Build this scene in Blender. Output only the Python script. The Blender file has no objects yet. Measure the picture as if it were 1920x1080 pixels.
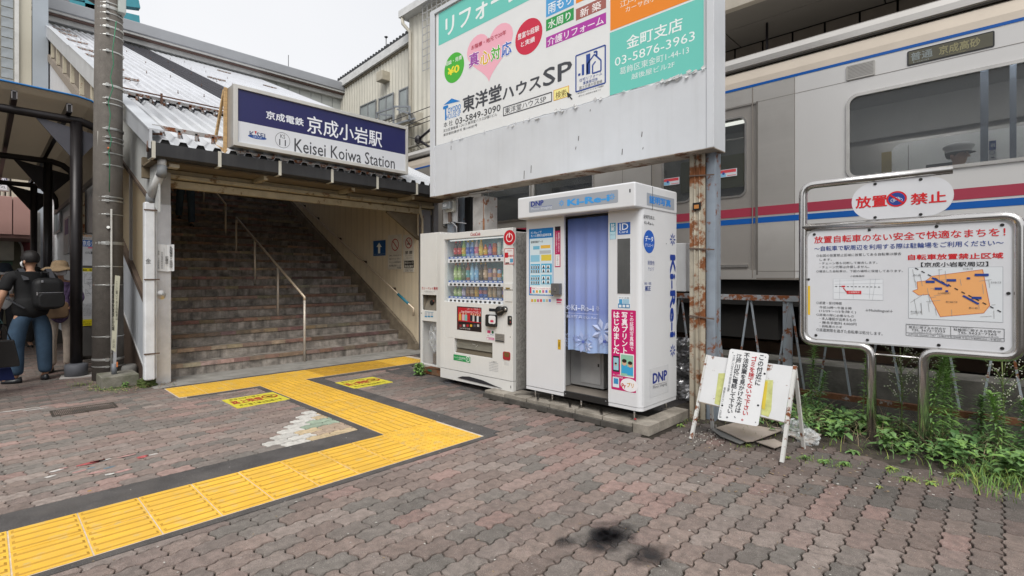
import bpy, bmesh, math, random
from math import sin, cos, pi, radians
from mathutils import Vector, Matrix, noise
R = random.Random(7)
scn = bpy.context.scene
COL = scn.collection

# ---------------------------------------------------------------- camera, sky, sun, exposure
CX, HZ, F, HC = 850.0, 518.0, 955.0, 1.38          # survey of the photograph: principal point, horizon, focal length, eye height
TH = .7466
CT, ST = cos(TH), sin(TH)
cam = bpy.data.cameras.new('camera')
cam.sensor_width = 36
cam.lens = F/1920*36
cam.shift_x = (960-CX)/1920
cam.shift_y = -(540-HZ)/1920
cam.clip_start = .05
cam.clip_end = 500
camo = bpy.data.objects.new('camera', cam)
COL.objects.link(camo)
camo.location = (0, 0, HC)
camo.rotation_euler = (pi/2, 0, -TH)
scn.camera = camo

w = bpy.data.worlds.new('World'); scn.world = w; w.use_nodes = True
nt = w.node_tree; nt.nodes.clear()
sky = nt.nodes.new('ShaderNodeTexSky'); sky.sky_type = 'NISHITA'; sky.sun_disc = False
sky.sun_elevation = radians(50); sky.sun_rotation = radians(180+48)
sky.dust_density = 4; sky.air_density = 1.2
sk = nt.nodes.new('ShaderNodeMix'); sk.data_type = 'RGBA'
hs = nt.nodes.new('ShaderNodeHueSaturation'); hs.inputs['Saturation'].default_value = .25
nt.links.new(sky.outputs[0], hs.inputs['Color'])
tcw = nt.nodes.new('ShaderNodeTexCoord')
nzw = nt.nodes.new('ShaderNodeTexNoise'); nzw.inputs['Scale'].default_value = 1.3; nzw.inputs['Detail'].default_value = 4
nt.links.new(tcw.outputs['Generated'], nzw.inputs['Vector'])
cr = nt.nodes.new('ShaderNodeValToRGB')
cr.color_ramp.elements[0].position = .3; cr.color_ramp.elements[0].color = (4.95, 5.05, 5.25, 1)
cr.color_ramp.elements[1].position = .7; cr.color_ramp.elements[1].color = (5.6, 5.65, 5.8, 1)
nt.links.new(nzw.outputs[0], cr.inputs[0])
sk.inputs[0].default_value = .9                     # closed overcast over the Nishita sky
nt.links.new(hs.outputs[0], sk.inputs[6]); nt.links.new(cr.outputs[0], sk.inputs[7])
bg = nt.nodes.new('ShaderNodeBackground'); bg.inputs['Strength'].default_value = .1
nt.links.new(sk.outputs[2], bg.inputs['Color'])
ow = nt.nodes.new('ShaderNodeOutputWorld'); nt.links.new(bg.outputs[0], ow.inputs[0])
sl = bpy.data.lights.new('sun', 'SUN'); sl.energy = 1.5; sl.angle = radians(35); sl.color = (1, .97, .92)
so = bpy.data.objects.new('sun', sl); COL.objects.link(so)
so.rotation_euler = (radians(90-50), 0, radians(-48))
scn.view_settings.view_transform = 'Standard'
scn.view_settings.look = 'None'
scn.view_settings.gamma = 1
scn.view_settings.use_curve_mapping = False
scn.view_settings.exposure = .8
scn.cycles.max_bounces = 7
scn.cycles.use_denoising = True

# ---------------------------------------------------------------- survey helpers: a pixel of the photograph onto a real plane
def ray(px, py):
    r = (px-CX)/F
    return (CT*r+ST, -ST*r+CT, (HZ-py)/F)
def onX(px, py, X):
    a = ray(px, py); t = X/a[0]; return Vector((X, t*a[1], HC+t*a[2]))
def onY(px, py, Y):
    a = ray(px, py); t = Y/a[1]; return Vector((t*a[0], Y, HC+t*a[2]))
def onZ(px, py, z=0.):
    a = ray(px, py); t = (z-HC)/a[2]; return Vector((t*a[0], t*a[1], z))
def proj(X, Y, Z):
    r = CT*X-ST*Y; d = ST*X+CT*Y
    if d < .2: return (-9999, -9999, d)
    return (CX+F*r/d, HZ-F*(Z-HC)/d, d)

# ---------------------------------------------------------------- materials
MATS = {}
def lin(c):
    return tuple(((x/12.92) if x <= .04045 else ((x+.055)/1.055)**2.4) for x in c)
def hexc(h):
    h = h.lstrip('#'); return lin(tuple(int(h[i:i+2], 16)/255 for i in (0, 2, 4)))
def M(name, col=(.5, .5, .5), rough=.6, metal=0., var=.12, scale=4., bump=.0, bscale=60., streak=0., scol=(.12, .1, .08),
      rust=0., rcol=(.17, .055, .018), rscale=6., tint=None, spec=.5, speck=0., emit=0., alpha=1., trans=0., coord='Object',
      dirt=0., dcol=(.06, .055, .045), coat=0., stretch=(1, 1, 1), ior=1.45, wear=0., wcol=(.3, .3, .3)):
    if name in MATS: return MATS[name]
    if isinstance(col, str): col = hexc(col)
    m = bpy.data.materials.new(name); m.use_nodes = True
    nt = m.node_tree; N = nt.nodes; L = nt.links
    b = N['Principled BSDF']
    b.inputs['Roughness'].default_value = rough; b.inputs['Metallic'].default_value = metal
    b.inputs['Specular IOR Level'].default_value = spec; b.inputs['IOR'].default_value = ior
    if coat: b.inputs['Coat Weight'].default_value = coat; b.inputs['Coat Roughness'].default_value = .1
    if alpha < 1: b.inputs['Alpha'].default_value = alpha
    if trans: b.inputs['Transmission Weight'].default_value = trans
    tc = N.new('ShaderNodeTexCoord')
    if coord == 'World':
        g = N.new('ShaderNodeNewGeometry'); vec = g.outputs['Position']
    else: vec = tc.outputs[coord]
    mp = N.new('ShaderNodeMapping'); mp.inputs['Scale'].default_value = stretch; L.new(vec, mp.inputs[0]); vec = mp.outputs[0]
    def nz(sc, det=4, stretch=None, rough=.6):
        n = N.new('ShaderNodeTexNoise'); n.inputs['Scale'].default_value = sc; n.inputs['Detail'].default_value = det
        n.inputs['Roughness'].default_value = rough
        v = vec
        if stretch:
            k = N.new('ShaderNodeMapping'); k.inputs['Scale'].default_value = stretch; L.new(v, k.inputs[0]); v = k.outputs[0]
        L.new(v, n.inputs['Vector']); return n.outputs[0]
    def ramp(src, a, bb, lo=0., hi=1.):
        r = N.new('ShaderNodeMapRange'); r.inputs[1].default_value = a; r.inputs[2].default_value = bb
        r.inputs[3].default_value = lo; r.inputs[4].default_value = hi; L.new(src, r.inputs[0]); return r.outputs[0]
    def mix(fac, A, B, mode='MIX'):
        x = N.new('ShaderNodeMix'); x.data_type = 'RGBA'; x.blend_type = mode
        if isinstance(fac, float): x.inputs[0].default_value = fac
        else: L.new(fac, x.inputs[0])
        for i, s in ((6, A), (7, B)):
            if isinstance(s, tuple): x.inputs[i].default_value = (*s[:3], 1)
            else: L.new(s, x.inputs[i])
        return x.outputs[2]
    c = tuple(col)
    if tint == 'obj':
        oi = N.new('ShaderNodeObjectInfo'); c = oi.outputs['Color'] if col == (1, 1, 1) else mix(1., tuple(col), oi.outputs['Color'], 'MULTIPLY')
    elif tint == 'attr':
        at = N.new('ShaderNodeAttribute'); at.attribute_name = 'tint'; c = at.outputs['Color'] if col == (1, 1, 1) else mix(1., tuple(col), at.outputs['Color'], 'MULTIPLY')
    if var:
        v = ramp(nz(scale, 5), .3, .7, 1-var, 1+var)
        cmb = N.new('ShaderNodeCombineXYZ'); [L.new(v, cmb.inputs[i]) for i in range(3)]
        c = mix(1., c, cmb.outputs[0], 'MULTIPLY')
    if speck:
        vo = N.new('ShaderNodeTexNoise'); vo.inputs['Scale'].default_value = 260; vo.inputs['Detail'].default_value = 1; L.new(vec, vo.inputs['Vector'])
        c = mix(ramp(vo.outputs[0], .66, .72, 0., speck), c, (.55, .52, .48))
        c = mix(ramp(vo.outputs[0], .36, .3, 0., speck), c, (.02, .02, .02))
    if dirt: c = mix(ramp(nz(scale*.6, 6), .48, .72, 0., dirt), c, dcol)
    if streak: c = mix(ramp(nz(3.2, 5, (3.5, 3.5, .22)), .5, .78, 0., streak), c, scol)
    if wear: c = mix(ramp(nz(rscale*3, 6), .56, .62, 0., wear), c, wcol)
    if rust:
        rm = ramp(nz(rscale, 8, None, .7), .62-rust*.3, .68-rust*.3)
        rc = mix(nz(rscale*5, 3), tuple(x*.5 for x in rcol), tuple(min(1, x*1.7) for x in rcol))
        c = mix(rm, c, rc)
        rr = N.new('ShaderNodeMapRange'); rr.inputs[3].default_value = rough; rr.inputs[4].default_value = .85; L.new(rm, rr.inputs[0]); L.new(rr.outputs[0], b.inputs['Roughness'])
        if metal:
            r2 = N.new('ShaderNodeMapRange'); r2.inputs[3].default_value = metal; r2.inputs[4].default_value = 0; L.new(rm, r2.inputs[0]); L.new(r2.outputs[0], b.inputs['Metallic'])
    if isinstance(c, tuple): b.inputs['Base Color'].default_value = (*c[:3], 1)
    else: L.new(c, b.inputs['Base Color'])
    if emit:
        b.inputs['Emission Strength'].default_value = emit; b.inputs['Emission Color'].default_value = (*col[:3], 1)
    if bump:
        bp = N.new('ShaderNodeBump'); bp.inputs['Strength'].default_value = bump; bp.inputs['Distance'].default_value = .01
        L.new(nz(bscale, 5), bp.inputs['Height']); L.new(bp.outputs[0], b.inputs['Normal'])
    MATS[name] = m
    return m
def flat(h, rough=.5):
    return M('print_'+h.lstrip('#'), h, rough, var=0.)

# ---------------------------------------------------------------- mesh builder
ORG = {}
SPLIT = {'verge_post', 'pipe_strap', 'soffit_rib', 'snow_guard', 'door_surround', 'wire', 'member', 'beam', 'pillar', 'guard_rail', 'ceiling_and_fill_lamp', 'interior_lamp', 'bracket', 'hinge', 'grab_rail', 'panel_seam', 'roof_rib_end', 'gutter_gap', 'foot_scoop', 'money_panel', 'steel_strip', 'support_rail', 'backpack_strap', 'mask_strap', 'lock_cover', 'end_post', 'lintel_beam', 'pipe_elbow', 'timber_brace', 'downpipe', 'side_panel', 'display_side', 'sill_band', 'recess_band', 'green_pane', 'verge_fascia', 'bench', 'ear', 'conduit', 'soffit', 'pipe_cover', 'purlin_end', 'verge_board', 'mesh_screen'}
class MB:
    def __init__(s): s.v = []; s.f = []; s.m = []; s.mats = []; s.c = []; s.smooth = set(); s.cur = 0; s.col = None; s.parts = []
    def mat(s, m):
        if m not in s.mats: s.mats.append(m)
        s.cur = s.mats.index(m); return s
    def add(s, vs, fs, sm=False):
        b = len(s.v); s.parts.append((b, len(s.f))); s.v += [tuple(v) for v in vs]
        for f in fs:
            if sm: s.smooth.add(len(s.f))
            s.f.append([b+i for i in f]); s.m.append(s.cur); s.c.append(s.col)
        return s
    def box(s, x0, x1, y0, y1, z0, z1):
        if x0 > x1: x0, x1 = x1, x0
        if y0 > y1: y0, y1 = y1, y0
        if z0 > z1: z0, z1 = z1, z0
        return s.add([(x0,y0,z0),(x1,y0,z0),(x1,y1,z0),(x0,y1,z0),(x0,y0,z1),(x1,y0,z1),(x1,y1,z1),(x0,y1,z1)],
                     [(0,3,2,1),(4,5,6,7),(0,1,5,4),(1,2,6,5),(2,3,7,6),(3,0,4,7)])
    def bar(s, a, b, wd, ht, up=(0, 0, 1)):
        a = Vector(a); b = Vector(b); d = (b-a).normalized(); u = Vector(up)
        if abs(d.dot(u)) > .99: u = Vector((1, 0, 0))
        x = d.cross(u).normalized()*wd/2; y = x.cross(d).normalized()*ht/2
        vs = [p+q for p in (a, b) for q in (-x-y, x-y, x+y, -x+y)]
        return s.add(vs, [(0,3,2,1),(4,5,6,7),(0,1,5,4),(1,2,6,5),(2,3,7,6),(3,0,4,7)])
    def quad(s, *p): return s.add(p, [tuple(range(len(p)))])
    def tube(s, pts, r, n=10, caps=True, close=False):
        pts = [Vector(p) for p in pts]; k = len(pts); rr = r if isinstance(r, (list, tuple)) else [r]*k
        vs = []; ref = None
        for i, p in enumerate(pts):
            if close: d = (pts[(i+1) % k]-pts[i-1])
            elif i == 0: d = pts[1]-pts[0]
            elif i == k-1: d = pts[-1]-pts[-2]
            else: d = (pts[i+1]-pts[i]).normalized()+(pts[i]-pts[i-1]).normalized()
            d.normalize()
            if ref is None: ref = Vector((0, 0, 1)) if abs(d.z) < .9 else Vector((1, 0, 0))
            x = d.cross(ref)
            if x.length < 1e-4: x = d.cross(Vector((0, 1, 0)))
            x.normalize(); y = x.cross(d).normalized(); ref = y
            for j in range(n):
                a = 2*pi*j/n; vs.append(p+(x*cos(a)+y*sin(a))*rr[i])
        fs = []
        for i in range(k if close else k-1):
            for j in range(n):
                i2 = (i+1) % k
                fs.append((i*n+j, i*n+(j+1) % n, i2*n+(j+1) % n, i2*n+j))
        s.add(vs, fs, True)
        if caps and not close:
            b = len(s.v)-len(vs)
            for ring in (list(range(n-1, -1, -1)), [(k-1)*n+j for j in range(n)]):
                s.f.append([b+q for q in ring]); s.m.append(s.cur); s.c.append(s.col)
        return s
    def lathe(s, prof, o=(0, 0, 0), n=16, caps=True):
        vs = []; k = len(prof)
        for r, z in prof:
            for j in range(n):
                a = 2*pi*j/n; vs.append((o[0]+r*cos(a), o[1]+r*sin(a), o[2]+z))
        fs = [(i*n+j, i*n+(j+1) % n, (i+1)*n+(j+1) % n, (i+1)*n+j) for i in range(k-1) for j in range(n)]
        s.add(vs, fs, True)
        if caps:
            b = len(s.v)-len(vs)
            for ring in (list(range(n-1, -1, -1)), [(k-1)*n+j for j in range(n)]):
                s.f.append([b+q for q in ring]); s.m.append(s.cur); s.c.append(s.col)
        return s
    def prism(s, poly, P, h):
        """poly: 2D points, P: function (u, v, w) -> 3D, h: thickness"""
        n = len(poly)
        vs = [P(u, v, h) for u, v in poly]+[P(u, v, 0) for u, v in poly]
        return s.add(vs, [tuple(range(n)), tuple(range(2*n-1, n-1, -1))]+[(i, i+n, (i+1) % n+n, (i+1) % n) for i in range(n)])
    def strip(s, prof, P, L, closed=False):
        """profile of 2D points swept along w from 0 to L"""
        n = len(prof); vs = [P(a, b, 0) for a, b in prof]+[P(a, b, L) for a, b in prof]
        return s.add(vs, [(i, (i+1) % n, (i+1) % n+n, i+n) for i in range(n if closed else n-1)])
    def mesh(s, name, off=(0, 0, 0)):
        me = bpy.data.meshes.new(name)
        o = Vector(off)
        me.from_pydata([tuple(Vector(v)-o) for v in s.v], [], s.f)
        for m in s.mats: me.materials.append(m)
        if len(s.mats) > 1: me.polygons.foreach_set('material_index', s.m)
        if s.smooth:
            for i in s.smooth: me.polygons[i].use_smooth = True
        if any(c is not None for c in s.c):
            at = me.color_attributes.new('tint', 'FLOAT_COLOR', 'CORNER')
            buf = []
            for f, c in zip(s.f, s.c): buf += list((*(c or (1, 1, 1)), 1))*len(f)
            at.data.foreach_set('color', buf)
        me.update(); return me
    def build(s, name, parent=None, mat=None, bevel=0., bseg=2, **kw):
        if mat is not None and not s.mats: s.mats = [mat]
        if name in SPLIT and not kw and len(s.parts) > 1:
            out = None; ends = s.parts[1:]+[(len(s.v), len(s.f))]
            for (v0, f0), (v1, f1) in zip(s.parts, ends):
                q = MB(); q.v = s.v[v0:v1]; q.f = [[i-v0 for i in f] for f in s.f[f0:f1]]; q.m = s.m[f0:f1]; q.c = s.c[f0:f1]; q.mats = s.mats; q.smooth = {i-f0 for i in s.smooth if f0 <= i < f1}
                q.parts = [(0, 0)]; out = q.build(name, parent, None, bevel, bseg)
            return out
        base = ORG.get(parent.name, Vector()) if parent else (s.center_base() if kw.get('label') else Vector())
        me = s.mesh(name, base)
        o = bpy.data.objects.new(name, me); COL.objects.link(o)
        ORG[o.name] = Vector(base)
        if parent: o.parent = parent
        else: o.location = base
        if bevel:
            b = o.modifiers.new('bevel', 'BEVEL'); b.width = bevel; b.segments = bseg; b.limit_method = 'ANGLE'; b.angle_limit = radians(40)
            b.harden_normals = True
            for p in me.polygons: p.use_smooth = True
        tag(o, **kw); return o
    def center_base(s):
        xs = [v[0] for v in s.v]; ys = [v[1] for v in s.v]; zs = [v[2] for v in s.v]
        return Vector(((min(xs)+max(xs))/2, (min(ys)+max(ys))/2, min(zs)))
def tag(o, label=None, cat=None, group=None, kind=None):
    if label: o['label'] = label
    if cat: o['category'] = cat
    if group: o['group'] = group
    if kind: o['kind'] = kind
    return o
def thing(name, label, cat, loc, rotz=0., group=None, kind=None):
    """an Empty at the thing's base; parts are built in world coordinates when rotz is 0, local ones otherwise"""
    o = bpy.data.objects.new(name, None); COL.objects.link(o); o.location = loc; o.rotation_euler = (0, 0, rotz)
    o.empty_display_size = .1
    ORG[o.name] = Vector() if rotz else Vector(loc)
    return tag(o, label, cat, group, kind)
def inst(src, name, parent, loc=(0, 0, 0), rot=(0, 0, 0), scale=None, color=None):
    """another object sharing src's mesh"""
    o = bpy.data.objects.new(name, src.data if hasattr(src, 'data') else src); COL.objects.link(o)
    if parent: o.parent = parent; o.location = Vector(loc)-ORG.get(parent.name, Vector())
    else: o.location = loc
    o.rotation_euler = rot
    if scale: o.scale = scale
    if color: o.color = (*color[:3], 1)
    ORG[o.name] = Vector(loc)
    return o

# planes for print and flat fittings: (u to the right, v up, w out of the surface)
def PX(X):  return lambda u, v, w=0.: (X-w, -u, v)          # faces -X, seen from the square; u = -Y
def PY(Y):  return lambda u, v, w=0.: (u, Y-w, v)           # faces -Y
def PZ(Z):  return lambda u, v, w=0.: (u, v, Z+w)
GC = {}
def glyphs(s, vert=False):
    k = (s, vert)
    if k in GC: return GC[k]
    cu = bpy.data.curves.new('text', 'FONT'); cu.resolution_u = 2
    cu.body = '\n'.join(s) if vert else s
    if vert: cu.space_line = .97; cu.align_x = 'CENTER'
    ob = bpy.data.objects.new('text', cu)
    me = bpy.data.meshes.new_from_object(ob)
    vs = [(v.co.x, v.co.y) for v in me.vertices]; fs = [tuple(p.vertices) for p in me.polygons]
    bpy.data.objects.remove(ob); bpy.data.meshes.remove(me); bpy.data.curves.remove(cu)
    GC[k] = (vs, fs); return GC[k]
class Ink:
    """print on one plane: texts, rectangles and discs placed through pixel corners or plane coordinates"""
    def __init__(s, P, kind, at): s.P = P; s.kind = kind; s.at = at; s.mb = MB(); s.lay = 0
    def uv(s, px, py):
        q = {'X': onX, 'Y': onY, 'Z': onZ}[s.kind](px, py, s.at)
        return (-q.y, q.z) if s.kind == 'X' else ((q.x, q.z) if s.kind == 'Y' else (q.x, q.y))
    def W(s, lay): return .0012+.0007*lay
    def t(s, txt, p0, p1, mat, lay=1, bold=0, vert=False, pix=True, slant=0., rot=0.):
        if isinstance(mat, str): mat = flat(mat)
        a = s.uv(*p0) if pix else p0; b = s.uv(*p1) if pix else p1
        vs, fs = glyphs(txt, vert)
        if not vs: return s
        xs = [v[0] for v in vs]; ys = [v[1] for v in vs]
        x0, x1, y0, y1 = min(xs), max(xs), min(ys), max(ys)
        u0, u1 = min(a[0], b[0]), max(a[0], b[0]); v0, v1 = min(a[1], b[1]), max(a[1], b[1])
        sx = (u1-u0)/max(1e-6, x1-x0); sy = (v1-v0)/max(1e-6, y1-y0)
        h = (v1-v0); s.mb.mat(mat)
        offs = [(0, 0)] if not bold else [(-bold*sx*.5, 0), (bold*sx*.5, 0), (0, bold*sy*.4), (0, -bold*sy*.4)]
        cu, cv = (u0+u1)/2, (v0+v1)/2
        for k, (ou, ov) in enumerate(offs):
            P3 = []
            for x, y in vs:
                uu = u0+(x-x0)*sx+ou; vv = v0+(y-y0)*sy+ov
                uu += slant*(vv-v0)
                if rot:
                    du, dv = uu-cu, vv-cv; uu = cu+du*cos(rot)-dv*sin(rot); vv = cv+du*sin(rot)+dv*cos(rot)
                P3.append(s.P(uu, vv, s.W(lay)+k*.00012))
            s.mb.add(P3, fs)
        return s
    def tb(s, txt, u0, v0, u1, v1, mat, **k): return s.t(txt, (u0, v0), (u1, v1), mat, pix=False, **k)
    def poly(s, pts, mat, lay=0, pix=True):
        if isinstance(mat, str): mat = flat(mat)
        q = [s.uv(*p) if pix else p for p in pts]
        s.mb.mat(mat).add([s.P(u, v, s.W(lay)) for u, v in q], [tuple(range(len(q)))]); return s
    def rect(s, p0, p1, mat, lay=0, pix=True, rad=0.):
        a = s.uv(*p0) if pix else p0; b = s.uv(*p1) if pix else p1
        return s.poly(rrect(min(a[0], b[0]), max(a[0], b[0]), min(a[1], b[1]), max(a[1], b[1]), rad), mat, lay, False)
    def disc(s, c, ru, rv, mat, lay=0, pix=True, inner=0., n=32):
        if isinstance(mat, str): mat = flat(mat)
        u, v = s.uv(*c) if pix else c
        s.mb.mat(mat)
        o = [s.P(u+ru*cos(2*pi*i/n), v+rv*sin(2*pi*i/n), s.W(lay)) for i in range(n)]
        if not inner: s.mb.add(o, [tuple(range(n))])
        else:
            q = [s.P(u+ru*inner*cos(2*pi*i/n), v+rv*inner*sin(2*pi*i/n), s.W(lay)) for i in range(n)]
            s.mb.add(o+q, [(i, (i+1) % n, (i+1) % n+n, i+n) for i in range(n)])
        return s
    def line(s, p0, p1, wd, mat, lay=1, pix=True):
        if isinstance(mat, str): mat = flat(mat)
        a = s.uv(*p0) if pix else p0; b = s.uv(*p1) if pix else p1
        d = Vector((b[0]-a[0], b[1]-a[1])); n = Vector((-d.y, d.x)).normalized()*wd/2
        return s.poly([(a[0]-n.x, a[1]-n.y), (b[0]-n.x, b[1]-n.y), (b[0]+n.x, b[1]+n.y), (a[0]+n.x, a[1]+n.y)], mat, lay, False)
    def frame(s, u0, u1, v0, v1, wd, mat, lay=1):
        for a, b in (((u0, v0), (u1, v0)), ((u0, v1), (u1, v1)), ((u0, v0), (u0, v1)), ((u1, v0), (u1, v1))): s.line(a, b, wd, mat, lay, False)
        return s
    def build(s, parent, name='lettering'): return s.mb.build(name, parent)
def rrect(u0, u1, v0, v1, rad=0., n=5):
    if not rad: return [(u0, v0), (u1, v0), (u1, v1), (u0, v1)]
    out = []
    for cu, cv, a0 in ((u1-rad, v0+rad, -pi/2), (u1-rad, v1-rad, 0), (u0+rad, v1-rad, pi/2), (u0+rad, v0+rad, pi)):
        for i in range(n+1): a = a0+pi/2*i/n; out.append((cu+rad*cos(a), cv+rad*sin(a)))
    return out
def ringframe(mb, P, outer, inner, h):
    """a frame between two outlines with the same number of points"""
    n = len(outer)
    vs = [P(u, v, h) for u, v in outer]+[P(u, v, h) for u, v in inner]+[P(u, v, 0) for u, v in outer]+[P(u, v, 0) for u, v in inner]
    fs = []
    for i in range(n):
        j = (i+1) % n
        fs += [(i, j, j+n, i+n), (i, i+2*n, j+2*n, j), (i+n, j+n, j+3*n, i+3*n), (i+2*n, i+3*n, j+3*n, j+2*n)]
    return mb.add(vs, fs)

# shared materials
WHITE = M('white_paint', (.72, .73, .74), .45, var=.04, scale=2)
DWHITE = M('dirty_white_paint', (.62, .63, .64), .5, var=.07, scale=3, streak=.22, scol=(.36, .35, .33))
STEEL = M('stainless_steel', (.62, .6, .57), .28, 1., var=.06, scale=6)
DARK = M('dark_void', (.012, .012, .012), .9, var=0)
BLACKM = M('black_metal', (.018, .016, .02), .35, .2, var=.1)
CONC = M('concrete', (.28, .27, .25), .9, var=.22, scale=5, bump=.4, bscale=40, dirt=.35, dcol=(.07, .07, .055))
GLASS = M('window_glass', (.09, .11, .12), .06, .0, var=0, spec=.8)
BLK = M('black_plastic', (.02, .02, .02), .4, var=0)
# ================================================================ GROUND
GY = dict(main=(3.04, 3.655), )
dirtm = M('joint_dirt', (.03, .024, .018), .95, var=.4, scale=9, bump=.5, bscale=90)
g = MB(); g.box(-60, 70, -40, 80, -.3, -.014); g.build('ground', None, dirtm, kind='structure')
# asphalt / concrete infill areas, 4 mm steps
ASPH = M('smooth_asphalt', (.078, .072, .07), .88, var=.3, scale=5, bump=.35, bscale=160, speck=.5, dirt=.35, dcol=(.13, .115, .1), coord='World')
def polyz(pts, z0, z1, mb): return mb.prism(pts, lambda u, v, w: (u, v, z0+w), z1-z0)
ZT = .0042
infill = thing('asphalt_strip', None, None, (0, 0, 0), kind='structure')
a = MB()
a.box(-6, 2.56, 3.655, 3.93, -.012, ZT)                     # broad strip behind the near guide path
a.box(-6, 3.29, 2.985, 3.04, -.012, ZT)                     # thin strip in front of it
a.box(3.175, 3.37, 3.04, 6.33, -.012, ZT)                   # strip right of the cross path
a.box(2.49, 2.56, 3.93, 6.335, -.012, ZT)
a.box(3.37, 5.5, 6.22, 6.33, -.012, ZT)
a.box(1.72, 2.49, 6.27, 6.335, -.012, ZT)
a.box(1.63, 5.8, 6.98, 7.05, -.012, ZT)
a.build('edge_strip', infill, ASPH)

PW, PL = .1125, .225
amp = .0082
def wave(x):                                                # long joints: a stepped line, period half a paver
    t = (x/(PL/2)) % 1.
    for a0, b0, v0, v1 in ((0, .3, -1, -.7), (.3, .5, -.7, 1), (.5, .8, 1, .7), (.8, 1.0001, .7, -1)):
        if a0 <= t < b0: return amp*(v0+(v1-v0)*(t-a0)/(b0-a0))
    return 0.
def paver_outline(x0, rowy, par):
    ks = [0, .15, .25, .4, .5, .65, .75, .9, 1.]
    low = []; top = []
    for k in ks:
        x = x0+k*PL
        low.append((x, rowy+wave(x))); top.append((x, rowy+PW+wave(x)))
    def side(x): return [(x+.0125*sin(2*pi*t), rowy+wave(x)+PW*t) for t in (.25, .5, .75)]
    right = side(x0+PL); left = side(x0)[::-1]
    return low+right+top[::-1]+left
blocked = [(-9, 2.56, 2.985, 3.93), (-9, 3.25, 2.985, 3.66), (2.49, 3.37, 2.985, 6.34), (1.63, 5.5, 6.24, 7.8)]
def free(x0, x1, y0, y1):
    cx, cy = (x0+x1)/2, (y0+y1)/2
    for a0, a1, b0, b1 in blocked:
        if a0 < x0-.02 and x1+.02 < a1 and b0 < y0-.03 and y1+.03 < b1: return False
    return True
PAL = [(.14, .108, .094), (.135, .106, .094), (.147, .115, .1), (.128, .106, .095), (.15, .113, .1), (.122, .105, .094), (.112, .099, .089), (.1, .09, .081), (.17, .118, .104), (.155, .128, .114), (.125, .098, .086)]
def paver_colour(x, y):
    n = noise.noise(Vector((x*.45, y*.45, 3.1)))
    c = PAL[min(len(PAL)-1, int(R.random()*len(PAL)))]
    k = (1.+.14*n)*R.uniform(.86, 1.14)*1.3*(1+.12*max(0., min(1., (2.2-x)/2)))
    # darker band along the machines and the shelter
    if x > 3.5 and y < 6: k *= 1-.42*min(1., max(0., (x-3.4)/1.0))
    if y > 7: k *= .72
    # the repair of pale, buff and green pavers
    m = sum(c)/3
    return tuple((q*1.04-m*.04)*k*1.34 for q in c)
PAINT = {}
paverO = M('paver_concrete', (1, 1, 1), .88, var=.22, scale=22, bump=.75, bscale=190, speck=.75, tint='obj', coord='World', dirt=.4, dcol=(.08, .07, .06), wear=.25, rscale=7, wcol=(.2, .17, .155))
paverA = M('paver_concrete_far', (1, 1, 1), .88, var=.2, scale=22, bump=.6, bscale=190, speck=.5, tint='attr', coord='World', dirt=.25, dcol=(.07, .062, .055))
def repair(x, y):
    px, py, d = proj(x, y, 0)
    if not (470 < px < 700 and 770 < py < 845): return None
    rowi = round((y-3.93)/PW)
    xl = 1.62+.085*(rowi)                                    # slanting left edge
    if rowi < 0 or rowi > 9 or x < xl+.0: return None
    if x < xl+.24: return (.58, .56, .52)
    if rowi == 0 and x < 2.15: return (.58, .56, .52)
    q = R.random()
    if rowi in (4, 5) and x > 2.2: return (.34, .42, .32)
    if rowi in (2, 3) and x > 2.15: return (.42, .32, .24)
    return (.55, .43, .27) if q < .8 else (.46, .38, .27)
cells = []
for j in range(-10, 110):
    y = 3.04+(j-20)*PW
    for i in range(-40, 60):
        x = (i+.5*(j % 2))*PL
        cx, cy = x+PL/2, y+PW/2
        px, py, d = proj(cx, cy, 0)
        if d < .8 or d > 15 or not (-120 < px < 2060) or py > 1190: continue
        if cy > 8.9 and cx > 1.3: continue
        if cx > 5.9 or (cy > 7.1 and cx > 1.62): continue
        # the bed in front of the fence is earth, the edge ragged
        if cy < 2.03 and cx > 4.98+.2*(.3 < cy < 1.)-.25*max(0, .2-cy)+.1*noise.noise(Vector((cy*3, 1, 0))): continue
        if cx > 4.2 and 2.0 < cy < 4.0: continue
        if not free(x, x+PL, y, y+PW): continue
        cells.append((d, x, y, j % 2))
cells.sort()
def ring3(mb, out, z, cx, cy, tilt, hi=True):
    n = len(out)
    def sc(k): return [(cx+(u-cx)*(1-k/ (PL/2)), cy+(v-cy)*(1-k/(PW/2))) for u, v in out]
    def zz(u, v, dz): return z+dz+(u-cx)*tilt[0]+(v-cy)*tilt[1]
    A = sc(.0064 if hi else .0062); B = sc(.0044 if hi else .0048)
    vs = [(u, v, zz(u, v, 0)) for u, v in A]+[(u, v, zz(u, v, -.004)) for u, v in B]+[(u, v, -.016) for u, v in B]
    fs = [tuple(range(n))]
    for i in range(n):
        k = (i+1) % n
        fs += [(i, i+n, k+n, k), (i+n, i+2*n, k+2*n, k+n)]
    mb.add(vs, fs)
pav = thing('paving', None, None, (0, 0, 0), kind='structure')
protos = {}
far = MB().mat(paverA)
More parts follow.
